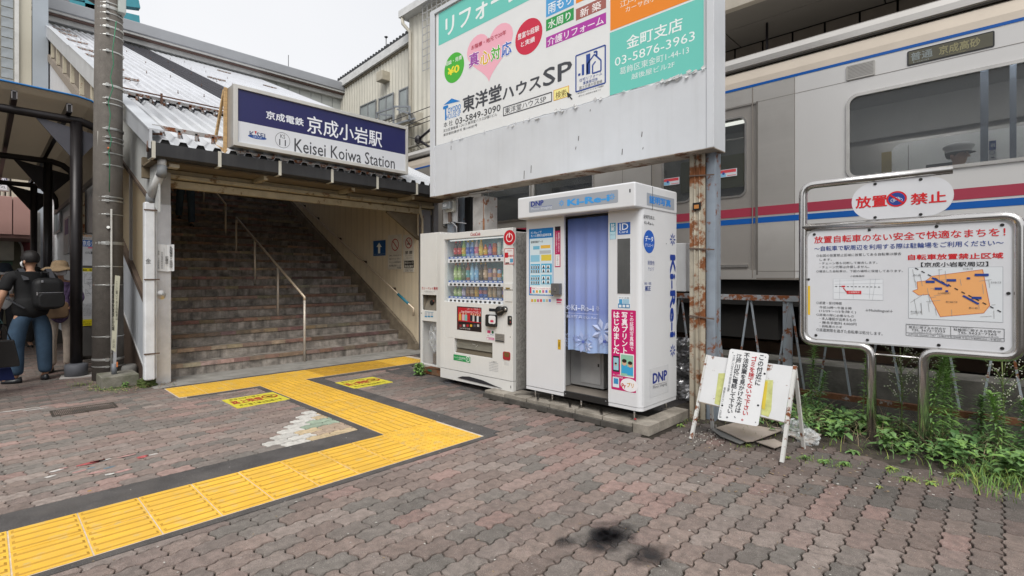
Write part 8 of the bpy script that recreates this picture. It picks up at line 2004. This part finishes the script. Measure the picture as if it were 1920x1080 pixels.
    cy, sy_ = cos(headyaw), sin(headyaw)
    def H(x, y, z): x, y = x*s, y*s; return (hd.x+x*cy-y*sy_, hd.y+x*sy_+y*cy, hd.z+z*s)
    mb = MB().mat(SKN)
    for sd in (-1, 1):
        c = H(sd*.082, -.005, -.01); n = 8
        pts = [H(sd*(.083+.006*abs(cos(i*pi/4))), -.005+.018*cos(i*pi/4), -.01+.032*sin(i*pi/4)) for i in range(8)]
        mb.add([H(sd*.098, -.012, -.008)]+pts, [(0, i+1, (i+1) % 8+1) for i in range(8)], True)
    mb.build('ear', r_)
    mb = MB().mat(SKN); mb.add([H(-.012, .08, .02), H(.012, .08, .02), H(.017, .085, -.035), H(-.017, .085, -.035), H(0, .112, -.03)], [(0, 3, 4), (0, 4, 1), (1, 4, 2), (2, 4, 3)], True); mb.build('nose', r_)
    mb = MB().mat(HAIRM)
    for sd in (-1, 1): 
        q = H(sd*.032, .083, .015); mb.add([H(sd*.032+.014*cos(i), .086-.003*abs(cos(i)), .012+.006*sin(i)) for i in range(6)], [(0, 1, 2, 3, 4, 5)])
        mb.bar(H(sd*.018, .088, .036), H(sd*.048, .08, .034), .004, .006)
    mb.build('eye', r_)
    if hair:
        mb = MB().mat(HAIRM); n, m_ = 24, 12; vs = []
        for i in range(m_+1):
            ph = pi*.68*i/m_
            for j in range(n):
                th_ = 2*pi*j/n; front = sin(th_)
                ph2 = ph*(1-.42*max(0, front)**1.5)
                k1 = 1+.04*noise.noise(Vector((cos(th_)*2, sin(th_)*2, i*.4)))
                vs.append(H(.098*k1*sin(ph2)*cos(th_), -.006+.104*k1*sin(ph2)*sin(th_), .032+.108*k1*cos(ph2)))
        fs = [(i*n+j, i*n+(j+1) % n, (i+1)*n+(j+1) % n, (i+1)*n+j) for i in range(1 if not bald else 3, m_) for j in range(n) if not (bald and i < 5 and (sin(2*pi*(j+.5)/n) < .25))]
        if not bald: fs += [(j, (j+1) % n+n, j+n) for j in range(n)]
        mb.add(vs, fs, True); mb.build('hair', r_)
    r_['_hd'] = 0; del r_['_hd']
    bpy.data.objects.remove(hp_)
    return r_, H, P, s
MASKM = M('mask_white', (.72, .72, .74), .8)
def mask(r_, H):
    mb = MB().mat(MASKM); vs = []; n = 10
    for j, z in enumerate((-.005, -.03, -.06, -.085)):
        for i in range(n+1):
            a = radians(-78+156*i/n); rr = (.092, .112, .108, .085)[j]*(1-.06*abs(sin(a))); vs.append(H(rr*sin(a)*.9, .0+rr*cos(a), z))
    mb.add(vs, [(j*(n+1)+i, j*(n+1)+i+1, (j+1)*(n+1)+i+1, (j+1)*(n+1)+i) for j in range(3) for i in range(n)], True); mb.build('mask', r_)
    mb = MB().mat(MASKM)
    for sd in (-1, 1): mb.tube([H(sd*.082, .03, -.015), H(sd*.092, -.002, .012), H(sd*.094, -.01, -.01)], .0022, 5)
    mb.build('mask_strap', r_)
def hatf(r_, H, rim, hgt, mat, droop=.03, r0=.105, rim2=None):
    mb = MB().mat(mat); n = 28; vs = []
    prof = [(.0, hgt), (r0*.6, hgt-.004), (r0*.95, hgt-.03), (r0*1.08, .045), (r0*1.12, .02), (r0+(rim-r0)*.55, .018-droop*.4), (rim, .01-droop), (rim-.004, .004-droop), (r0*1.1, .008)]
    for i, (r, z) in enumerate(prof):
        for j in range(n):
            a = 2*pi*j/n; wv_ = (.012*sin(3*a+1)+.006*sin(7*a)) if r > r0*1.2 else 0; vs.append(H(r*cos(a), -.005+r*sin(a)*1.05, z+.025+wv_))
    mb.add(vs, [(i*n+j, i*n+(j+1) % n, (i+1)*n+(j+1) % n, (i+1)*n+j) for i in range(len(prof)-1) for j in range(n)], True); mb.build('hat', r_)
# --- man in black with a backpack
JEANS = M('denim_dark', (.034, .066, .11), .85, var=.3, scale=5, bump=.5, bscale=8)
man, H, P, s = person('man in black t-shirt and jeans seen from behind, wearing a black backpack', (.47, 8.66), radians(14), 1.7, (.008, .008, .009), width=1.3, tr_mat=JEANS, headyaw=radians(28), bald=False, shoes=(.012, .013, .016),
    pose={'lel': (-.30, -.03, 1.13), 'lwr': (-.335, .1, .92), 'lwr': (-.33, .08, .90), 'rel': (.31, .06, 1.13), 'rwr': (.2, .25, 1.05), 'lkn': (-.15, .03, .49), 'rkn': (.14, .0, .49), 'lan': (-.145, .02, .09), 'lto': (-.26, .12, .035)})
mask(man, H)
BKM = M('backpack_black', (.006, .006, .007), .6, var=.2, scale=9, bump=.3, bscale=30)
mb = MB().mat(BKM); mb.prism([(p[0]+.05, p[1]) for p in rrect(-.17, .17, .95, 1.36, .09)], lambda u, v, w: (u+.05, -.17-w, v), .17); mb.build('backpack', man, bevel=.08, bseg=6)
for o_ in [c for c in man.children if c.name.startswith('backpack')]:
    mb = MB().mat(BKM); mb.prism([(p[0]+.05, p[1]) for p in rrect(-.145, .145, .97, 1.17, .06)], lambda u, v, w: (u+.05, -.345-w, v), .05); pk = mb.build('front_pocket', o_, bevel=.024, bseg=4)
    mb = MB().mat(M('zip_silver', (.4, .4, .42), .3, .8)); mb.box(-.04, .22, -.392, -.385, 1.168, 1.174); mb.box(-.065, -.05, -.394, -.386, 1.14, 1.18); mb.box(.0, .02, -.35, -.34, 1.3, 1.33); mb.build('zip', o_)
    mb = MB().mat(BKM); mb.tube([(.05, -.2, 1.38), (.05, -.19, 1.43), (.12, -.19, 1.43), (.12, -.2, 1.38)], .01, 6); mb.build('grab_loop', o_)
mb = MB().mat(M('strap_grey', (.035, .036, .042), .6))
for x in (-.12, .17): mb.bar((x+.02, -.17, 1.33), (x, -.05, 1.475), .06, .012, (0, -1, .5)); mb.bar((x, -.05, 1.475), (x-.0, .1, 1.42), .06, .012)
mb.bar((-.12, -.19, .97), (-.26, -.08, 1.09), .04, .01); mb.bar((-.26, -.08, 1.09), (-.235, .05, 1.2), .04, .01); mb.build('backpack_strap', man)
ph = thing('mobile_phone', 'teal edged mobile phone in the hand of the man with the backpack', 'mobile phone', (0, 0, 0))
q = man.location+Matrix.Rotation(radians(14), 3, 'Z') @ Vector((-.30, .12, .835)); mb = MB().mat(M('phone_case', (.04, .09, .09), .3)); mb.bar(q+Vector((-.02, 0, .06)), q+Vector((.03, .02, -.06)), .07, .01); ph.location = q; ORG[ph.name] = q.copy(); mb.build('case', ph)
# --- woman in a brown hat
FLO = M('floral_purple', (.12, .08, .17), .8, var=.6, scale=30)
wm, H, P, s = person('woman in a wide brown hat and beige trousers behind the man with the backpack', (.83, 9.3), radians(172), 1.58, sleeve='long', width=.93, top_mat=FLO, trou=(.5, .42, .35), shoes=(.02, .018, .018), longtop=.05,
    pose={'lel': (-.27, .02, 1.14), 'lwr': (-.2, .2, 1.05), 'rel': (.25, .0, 1.12), 'rwr': (.15, .2, 1.1)})
hatf(wm, H, .235, .125, M('hat_brown', (.24, .17, .1), .9, var=.15, scale=30, bump=.3, bscale=120), .045); mask(wm, H)
tbg = thing('tan_handbag', 'tan leather shoulder bag hanging at the hat woman\'s side', 'handbag', (.72, 9.2, .8)); mb = MB().mat(M('tan_leather', (.22, .14, .08), .5, var=.15)); mb.prism(rrect(.62, .92, .78, 1.02, .06), lambda u, v, w: (u, 9.22-w, v), .09); mb.build('bag', tbg, bevel=.02); mb = MB().mat(MATS['tan_leather']); mb.tube([(.66, 9.18, 1.0), (.75, 9.2, 1.28), (.84, 9.25, 1.0)], .01, 6); mb.build('strap', tbg)
# --- masked woman further back
w2, H, P, s = person('masked woman in a white t-shirt and dark bucket hat standing furthest back', (.30, 12.4), radians(178), 1.6, (.6, .6, .6), (.02, .02, .022), shoes=(.6, .6, .6), width=.92, pose={'lwr': (-.12, .22, 1.1), 'rwr': (.12, .22, 1.12)})
hatf(w2, H, .15, .12, M('hat_navy', (.02, .028, .04), .9, var=.2, scale=30), .06, .1); mask(w2, H)
mb = MB().mat(M('lanyard', (.12, .03, .03), .6)); mb.tube([(-.05, .13, 1.36), (0, .15, 1.2), (.05, .13, 1.36)], .004, 5); mb.build('lanyard', w2)
w3, H, P, s = person('dark haired person in black waiting left of the masked woman', (.05, 13.2), radians(160), 1.62, (.02, .02, .02), (.03, .03, .035))
w4, H, P, s = person('dark haired person in black half hidden between the two hats', (.78, 13.0), radians(200), 1.55, (.015, .015, .018), (.03, .03, .03), width=.95)
# --- person in green at the left edge
gp_, H, P, s = person('person in a green shirt and navy trousers cut off by the left edge', (-.10, 7.75), radians(-60), 1.55, (.10, .19, .1), (.012, .022, .075), width=1.05, shoes=(.015, .015, .018), pose={'rwr': (.24, .1, .86)})
bg_ = thing('black_bag', 'black shopping bag hanging at the left edge above a navy cloth bag', 'bag', (.0, 7.9, .3)); 
a = onY(-20, 690, 8.0); b_ = onY(26, 636, 8.0); mb = MB().mat(M('black_leather', (.015, .014, .014), .35, var=.2)); mb.prism([(a.x, a.z+.04), (a.x+.03, a.z), (b_.x+.05, a.z), (b_.x+.05, a.z+.05), (b_.x, b_.z), (a.x, b_.z)], lambda u, v, w: (u, 8.0-w, v), .1); mb.build('body', bg_, bevel=.012)
mb = MB().mat(MATS['black_leather']); mb.tube([(a.x+.06, 7.95, b_.z), (a.x+.12, 7.95, b_.z+.18), (b_.x-.03, 7.95, b_.z)], .008, 6); mb.build('handle', bg_)
nb2 = thing('navy_cloth_bag', 'navy blue cloth bag below the black bag at the left edge', 'bag', (-.02, 7.95, .12)); a = onY(-25, 716, 8.1); b_ = onY(22, 688, 8.1); mb = MB().mat(M('navy_cloth', (.01, .02, .1), .8)); mb.prism([(a.x, a.z), (b_.x+.03, a.z), (b_.x-.01, b_.z), (a.x, b_.z)], lambda u, v, w: (u, 8.12-w, v), .08); mb.build('body', nb2, bevel=.01)
# --- person climbing the stairs
sp_, H, P, s = person('person in blue jeans climbing the stairs, head hidden by the lintel', (3.14, 11.62), radians(-6), 1.66, (.5, .42, .4), (.05, .085, .13), shoes=(.012, .012, .012), z0=14*RI, sleeve='long', width=.95, pose={'lkn': (-.1, .16, .62), 'lan': (-.1, .3, .09+RI), 'lto': (-.11, .42, .035+RI), 'ran': (.1, -.02, .09), 'rkn': (.1, .05, .49), 'pel': (0, .08, .93), 'wst': (0, .1, 1.06), 'chs': (0, .12, 1.25), 'lhp': (-.09, .08, .88), 'rhp': (.09, .08, .88)})
# --- train crew member, seated at the cab window
cr, H, P, s = person('train driver in a white cap and pale shirt seated in the cab', (7.78, .36), radians(150), 1.68, (.55, .6, .64), (.03, .035, .05), z0=1.5, sleeve='long', pose={k: (v[0], v[1], v[2]-.38) for k, v in {'pel': (0, 0, .93), 'wst': (0, 0, 1.06), 'chs': (0, .01, 1.25), 'shc': (0, 0, 1.38), 'nek': (0, .01, 1.44), 'n2': (0, .02, 1.49), 'lsh': (-.175, 0, 1.375), 'rsh': (.175, 0, 1.375), 'lel': (-.25, .1, 1.15), 'rel': (.25, .1, 1.15), 'lwr': (-.2, .35, 1.15), 'rwr': (.2, .35, 1.15), 'lhp': (-.1, .05, .9), 'rhp': (.1, .05, .9), 'lkn': (-.13, .45, .92), 'rkn': (.13, .45, .92), 'lan': (-.13, .42, .47), 'ran': (.13, .42, .47), 'lto': (-.13, .55, .42), 'rto': (.13, .55, .42), 'head': (0, .03, 1.585)}.items()}, hair=True)
CAPM = M('cap_white', (.72, .73, .72), .6)
mb = MB().mat(CAPM); n = 24; vs = []
for r, z in ((.0, .13), (.09, .128), (.125, .105), (.128, .085), (.105, .06), (.104, .03)):
    for j in range(n): a_ = 2*pi*j/n; vs.append(H(r*cos(a_), -.0+r*sin(a_), z))
mb.add(vs, [(i*n+j, i*n+(j+1) % n, (i+1)*n+(j+1) % n, (i+1)*n+j) for i in range(5) for j in range(n)], True); mb.build('cap', cr)
mb = MB().mat(BLK); vs = [H(.1*cos(a_), .1*sin(a_), .035) for a_ in [pi*i/8 for i in range(9)]]+[H(.09*cos(a_), .1*sin(a_)+.055*sin(a_), .012) for a_ in [pi*i/8 for i in range(9)]]; mb.add(vs, [(i, i+1, i+10, i+9) for i in range(8)]); mb.build('cap_peak', cr)
# ================================================================ PLANTS
def LM(name, c): return M(name, c, .55, var=.3, scale=25, spec=.4)
G1 = LM('leaf_bright', (.18, .32, .08)); G2 = LM('leaf_mid', (.12, .22, .07)); G3 = LM('leaf_dark', (.06, .14, .04)); G4 = LM('leaf_yellow', (.27, .33, .07)); STK = LM('stem_green', (.14, .18, .06)); DRY = LM('dry_straw', (.4, .31, .19)); REDL = LM('leaf_reddish', (.17, .075, .055)); FLW = M('tiny_white_flower', (.6, .6, .5), .8)
def leaf(mb, o, d, l_, w_, droop=.3, fold=.15):
    """a pointed leaf of four quads with a folded midrib"""
    d = Vector(d).normalized(); sd = d.cross(Vector((0, 0, 1)))
    if sd.length < .05: sd = Vector((1, 0, 0))
    sd.normalize(); up_ = sd.cross(d)
    o = Vector(o); c = [o, o+d*l_*.35+up_*l_*.03, o+d*l_*.7-Vector((0, 0, droop*l_*.25)), o+d*l_*.96-Vector((0, 0, droop*l_*.6))]
    e = [o, c[1]+sd*w_*.5+up_*fold*w_, c[2]+sd*w_*.42+up_*fold*w_, c[3]]; f = [o, c[1]-sd*w_*.5+up_*fold*w_, c[2]-sd*w_*.42+up_*fold*w_, c[3]]
    mb.add([c[0], c[1], c[2], c[3], e[1], e[2], f[1], f[2]], [(0, 4, 1), (1, 4, 5, 2), (2, 5, 3), (0, 1, 6), (1, 2, 7, 6), (2, 3, 7)])
def tall_weed(px, py, h, lab, n=150, ll=.09, lw=.014, mats=(G1, G2), X=None, lean=.04, base=None):
    q = base or (onX(px, py, X) if X else onZ(px, py)); q = Vector((q.x, q.y, 0 if not base else q.z)); RP = random.Random(int(px*7+py))
    t = thing('weed', lab, 'weed', q, 0, 'tall weeds by the fence')
    lx, ly = RP.uniform(-lean, lean), RP.uniform(-lean, lean)
    def S(k): return Vector((q.x+lx*k*k*h*3, q.y+ly*k*k*h*3, q.z+h*k))
    mb = MB().mat(STK); mb.tube([S(k/6) for k in range(7)], [.006*(1-k/8) for k in range(7)], 6); mb.build('stem', t)
    mb = MB()
    n = int(n*.95)
    for i in range(n):
        k = .12+.88*(i/n)**.8; a = i*2.4+RP.uniform(-.3, .3); l_ = ll*(1.1-.35*k)*RP.uniform(.6, 1.35)*(.6 if k < .2 else 1)
        el = .35+1.5*max(0, k-.5)+RP.uniform(-.4, .4)
        mb.mat(mats[0] if k > .7 or RP.random() < .35 else mats[1]); leaf(mb, S(k), (cos(a), sin(a), el), l_, lw*RP.uniform(.7, 1.1), .45)
    mb.build('leaves', t, kind='stuff'); return t
tall_weed(1744, 848, .72, 'tallest bright green weed in front of the right sign post', 260, .10, .015)
tall_weed(1768, 846, .62, 'slightly shorter green weed behind the tallest one', 200, .095, .015, base=Vector((5.55, .33, 0)))
tall_weed(1800, 840, .74, 'bushy green weed right of the tallest weed, by the fence', 240, .10, .016, base=Vector((5.7, .28, 0)))
tall_weed(1857, 842, .5, 'lone star topped weed right of the notice board posts', 200, .10, .016, base=Vector((5.45, .02, 0)))
tall_weed(1573, 740, .78, 'weed rising before the fence left of the left sign post', 230, .085, .014, base=Vector((5.75, 1.24, 0)))
tall_weed(1572, 760, .5, 'shorter drooping weed under the left one', 120, .08, .018, (G2, G3), base=Vector((5.6, 1.16, 0)))
tall_weed(1650, 740, .82, 'thin climbing weed between the two sign posts', 60, .06, .03, (G1, G2), base=Vector((5.75, .85, 0)), lean=.02)
tall_weed(1900, 830, .45, 'leafy weed at the right edge by the fence', 160, .09, .016, (G2, G3), base=Vector((5.65, -.12, 0)))
tall_weed(1550, 820, .34, 'small feathery weed left of the left sign post', 120, .06, .01, (G2, G1), base=Vector((5.2, 1.15, 0)))
tall_weed(1820, 800, .42, 'dense weed clump behind the lone weed', 220, .09, .014, (G2, G3), base=Vector((5.8, .12, 0)))
# airy flowering weed (tiny flowers)
def airy(base, h, lab):
    RP = random.Random(int(base.y*100)); t = thing('flowering_weed', lab, 'weed', base, 0); mb = MB().mat(STK); fl_ = MB().mat(FLW); lv = MB().mat(G2)
    for b in range(14):
        a = b*2.4; k0 = .35+.04*b; p0 = base+Vector((0, 0, h*k0)); p1 = p0+Vector((cos(a)*.12, sin(a)*.12, .16)); mb.tube([p0, p0.lerp(p1, .5)+Vector((0, 0, .02)), p1], .0018, 4)
        for c in range(9):
            q = p0.lerp(p1, .4+.07*c)+Vector((RP.uniform(-.03, .03), RP.uniform(-.03, .03), RP.uniform(0, .04))); fl_.box(q.x-.003, q.x+.003, q.y-.003, q.y+.003, q.z-.003, q.z+.003); leaf(lv, p0.lerp(p1, RP.random()), (cos(a+c), sin(a+c), .3), .035, .006)
    mb.tube([base, base+Vector((.01, 0, h*.5)), base+Vector((0, .01, h))], .004, 6); mb.build('stem', t)
    for i in range(70): k = RP.uniform(.05, .8); leaf(lv, base+Vector((0, 0, h*k)), (cos(i*2.4), sin(i*2.4), .3), .06, .01)
    lv.build('leaves', t, kind='stuff'); fl_.build('flowers', t, kind='stuff')
airy(Vector((5.65, .58, 0)), .78, 'airy weed with tiny white flowers behind the right sign post'); airy(Vector((5.75, .44, 0)), .74, 'second airy weed with tiny white flowers nearer the fence'); airy(Vector((5.8, .0, 0)), .72, 'airy seeding weed leaning at the fence on the right')
# leafy ground plants
def rosette(q, r, lab, n=16, lw=.35, mats=(G1, G2), up_=.35, name='low_plant', tall=.0):
    RP = random.Random(int(q.x*991+q.y*313)); t = thing(name, lab, 'plant', q); mb = MB()
    for i in range(n):
        a = i*2.4+RP.uniform(-.3, .3); l_ = r*RP.uniform(.6, 1.1); mb.mat(RP.choice(mats)); z = q.z+.005+tall*RP.random(); o = Vector((q.x, q.y, z)) if tall < .04 else Vector((q.x+RP.uniform(-r, r)*.4, q.y+RP.uniform(-r, r)*.4, z))
        leaf(mb, o, (cos(a), sin(a), up_*RP.uniform(.4, 1.6)), l_, l_*lw*RP.uniform(.8, 1.2), .8)
    mb.build('leaves', t, kind='stuff')
specs = [((1714, 858), .2, 'flat broad leaved plant at the foot of the right sign post', 26, .22, (G1, G2), .25), ((1600, 812), .17, 'bright broad leaved plant in front of the left sign post', 34, .3, (G1, G1, G2), .8), ((1575, 806), .14, 'green plant beside the left sign post foot', 26, .3, (G1, G2), .8),
         ((1510, 862), .06, 'small green tuft right of the A-frame foot', 22, .2, (G1, G2), 1.2), ((1478, 862), .045, 'tiny yellow green tuft by the A-frame foot', 22, .15, (G4, G1), 1.4), ((1545, 868), .06, 'small sprawling plant on the pavers', 26, .3, (G1, G2), .6), ((1585, 872), .06, 'second small sprawling plant on the pavers', 24, .3, (G1, G2), .6),
         ((1672, 880), .05, 'yellow green plant on the pavers below the right post', 22, .3, (G4, G1), .6), ((1703, 900), .055, 'yellowish plant on the paver joints', 24, .25, (G4, G4, G1), .5), ((1745, 908), .055, 'yellowish plant right of its neighbour on the pavers', 24, .25, (G4, G1), .5), ((1795, 893), .06, 'pale green tuft on the pavers near the grass', 26, .2, (G4, G1), .7), ((1650, 915), .03, 'tiny pale sprout among the pavers', 12, .25, (G4,), .6),
         ((1276, 800), .05, 'small bright sprout by the plinth corner', 16, .4, (G1, G4), .8), ((1238, 800), .05, 'pale green sprout against the plinth end', 18, .3, (G1,), 1.), ((1404, 838), .04, 'little leafy sprout in front of the board scraps', 18, .3, (G4, G1), .9), ((1412, 826), .05, 'dry seed stalk sprout before the board scraps', 20, .2, (G3, REDL), 1.6),
         ((1600, 850), .07, 'low green plant before the left sign post', 22, .3, (G2, G1), .6)]
for i, (bx_, by_, r) in enumerate(((5.35, 1.35, .16), (5.6, 1.5, .2), (5.5, 1.0, .17), (5.25, .95, .13), (5.6, .75, .18), (5.15, .6, .12), (5.45, .2, .17), (5.2, .25, .14), (5.1, -.05, .15), (5.4, -.35, .2), (5.75, 1.9, .2))):
    rosette(Vector((bx_, by_, .02)), r, ('broad leaved clump behind the plastic bags', 'dark broad leaved clump under the fence left of the posts', 'leafy clump just left of the left sign post', 'low leafy clump before the left sign post', 'leafy clump between the two sign posts', 'small leafy clump midway between the sign posts', 'leafy clump behind the right sign post', 'leafy clump touching the right sign post', 'leafy clump right of the right sign post', 'spreading clump near the right edge', 'leafy clump in the shade behind the A-frame')[i], 46, .34, (G2, G2, G1) if i % 3 else (G3, G2), .9, tall=.12)
for p, r, lab, n, lw, ms, up_ in specs: rosette(onZ(*p), r, lab, n, lw, ms, up_)
rosette(onZ(786, 704), .1, 'bright green parsley-like plant at the foot of the recycling bin', 110, .5, (G1, G1, G2), .9, tall=.14)
rosette(Vector((1.30, 7.38, 0)), .05, 'small fern-like weed against the concrete block', 40, .4, (G1, G2), .9, tall=.05)
# dark leafy undergrowth masses along the fence
UG = MB(); RP = random.Random(5)
for i in range(2600):
    y = RP.uniform(-1.6, 1.75); x = RP.uniform(5.05+.35*max(0, y-.6), 6.2)
    if RP.random() < .25: x = RP.uniform(4.9+.1*(y > 1), 5.5)
    nn = noise.noise(Vector((x*2.2, y*2.2, 0)))
    if nn < -.12 and x < 5.6: continue
    z = RP.uniform(.02, .09+.14*max(0, nn+.2)); a = RP.uniform(0, 2*pi); UG.mat(RP.choice((G2, G3, G3, G2, G1)))
    l_ = RP.uniform(.04, .1); leaf(UG, (x, y, z), (cos(a), sin(a), RP.uniform(0, .7)), l_, l_*RP.uniform(.25, .55), .7)
UG.build('undergrowth', None, kind='stuff')
# grass on the right
GR = MB()
def blade(mb, q, l_, w_, a, bend, mat):
    mb.mat(mat); d = Vector((cos(a), sin(a), 0)); sd = Vector((-sin(a), cos(a), 0)); pts = []
    for k in range(5): t = k/4; pts.append(Vector(q)+d*l_*bend*t*t+Vector((0, 0, l_*(t-.45*bend*t*t))))
    vs = []
    for k, p in enumerate(pts): ww = w_*(1-k/4.2); vs += [p-sd*ww, p+sd*ww]
    mb.add(vs, [(2*k, 2*k+1, 2*k+3, 2*k+2) for k in range(4)])
for i in range(1500):
    px, py = RP.gauss(1885, 60), RP.gauss(892, 26)
    if not (1690 < px < 2050) or py < 830 or py > 950+(px-1900)*.3: continue
    if RP.random() < (.75 if px < 1800 else .35): continue
    q = onZ(px, py); blade(GR, q, RP.uniform(.05, .17), .0028, RP.uniform(0, 2*pi), RP.uniform(.3, 1.1), RP.choice((G1, G1, G2, G4)))
for i in range(700):
    y = RP.uniform(-1.5, 1.6); x = RP.uniform(4.95-.2*y+.1, 6.1); blade(GR, (x, y, .01), RP.uniform(.05, .16), .0025, RP.uniform(0, 2*pi), RP.uniform(.3, 1.1), RP.choice((G1, G2, G2, G4)))
for cx_, cy_, n, sp in ((1545, 866, 60, 22), (1580, 874, 60, 16), (1700, 900, 50, 14), (1745, 905, 50, 16), (1672, 885, 40, 10), (1795, 895, 50, 15), (1510, 860, 40, 10), (1640, 850, 40, 30), (225, 723, 160, 22), (205, 728, 120, 18), (150, 720, 60, 14), (1290, 790, 30, 12), (1400, 838, 40, 14), (1340, 790, 40, 20)):
    for i in range(n):
        q = onZ(RP.gauss(cx_, sp), RP.gauss(cy_, sp*.22)); blade(GR, q, RP.uniform(.012, .045), .002, RP.uniform(0, 2*pi), RP.uniform(.5, 1.3), RP.choice((G1, G4, G4, G2)))
GR.build('grass', None, kind='stuff')
DS = MB()
for i in range(330):
    y = RP.uniform(.1, 1.6) if i < 250 else RP.uniform(-1.3, .4); x = RP.uniform(5.1, 5.85); blade(DS, (x, y, .01), RP.uniform(.15, .42), .0016, RP.uniform(0, 2*pi), RP.uniform(.3, 1.5), DRY)
DS.build('dry_stalks', None, kind='stuff')
MS = MB()
for i in range(700):
    px, py = RP.uniform(165, 330), 0; py = 712+RP.uniform(0, 16)+(px < 260)*6
    if 176 < px < 255 and py < 732: py = RP.uniform(726, 738)
    q = onZ(px, py); a = RP.uniform(0, 6.28); l_ = RP.uniform(.01, .03); leaf(MS.mat(RP.choice((REDL, REDL, G3, DRY)) if px > 240 else MS.mat(RP.choice((G3, G4, G1, DRY))) and RP.choice((G3, G4, G1, DRY))), (q.x, q.y, RP.uniform(.002, .03)), (cos(a), sin(a), .3), l_, l_*.5)
MS.build('ground_cover', None, kind='stuff')
MOS = M('moss', (.06, .085, .02), .95, var=.5, scale=60, bump=1., bscale=120); film('moss_patch', onZ(215, 722).x, onZ(215, 722).y, .42, .16, film_material('moss_film', (.09, .1, .03), .22, 14, .2, .95))
film('moss_patch', onZ(150, 722).x, onZ(150, 722).y, .25, .2, film_material('damp_film', (.05, .045, .03), .22, 8, .25, .9))
mb = crumple((1.52, 7.32, .03), .1, .12, .08, 2, 16, .4, 4.); mb.mats = [MOS]; tag(mb.build('moss_mound', None), kind='stuff')
# leaf litter and small debris over the pavers and bed
LT = MB(); LC = (M('litter_tan', (.3, .22, .13), .8), M('litter_pale', (.5, .48, .44), .8), M('litter_brown', (.12, .07, .04), .9))
for i in range(650):
    r0 = RP.random()
    if r0 < .45: px, py = RP.uniform(1290, 1900), RP.uniform(790, 930)
    elif r0 < .65: px, py = RP.uniform(780, 1300), RP.uniform(720, 860)
    else: px, py = RP.uniform(0, 1920), RP.uniform(740, 1080)
    q = onZ(px, py); s = RP.uniform(.002, .0055)*(1.6 if r0 < .45 else 1); a = RP.uniform(0, 3.1); LT.mat(RP.choice(LC if r0 < .45 else (LC[1], LC[1], LC[0])))
    LT.add([(q.x+s*cos(a+k*1.57)*(1 if k % 2 else 1.7), q.y+s*sin(a+k*1.57)*(1 if k % 2 else 1.7), .0045+.001*(k % 2)) for k in range(4)], [(0, 1, 2, 3)])
LT.build('leaf_litter', None, kind='stuff')

# ================================================================ THE STREET BEHIND THE CAMERA (seen only in mirrors and windows)
sb_ = thing('street_building', 'plain shop row across the street, seen only in reflections', 'building', (-15, 2, 0))
mb = MB().mat(M('render_grey', (.3, .29, .27), .8, var=.15, scale=.5)); mb.box(-30, -22, -14, 4, 0, 6.5); mb.box(-30, -23, 4.2, 26, 0, 5); mb.box(-9, 14, -30, -24, 0, 6); mb.build('wall', sb_)
mb = MB().mat(GLASS)
for j in range(2):
    for i in range(7): mb.box(-22.0, -21.97, -13+i*2.4, -11.6+i*2.4, 1.0+j*2.7, 2.4+j*2.7)
mb.build('window', sb_, kind='stuff')
mb = MB().mat(M('awning_dark', (.05, .06, .08), .7)); mb.box(-22, -21.2, -14, 4, 2.8, 3.1); mb.build('awning', sb_)
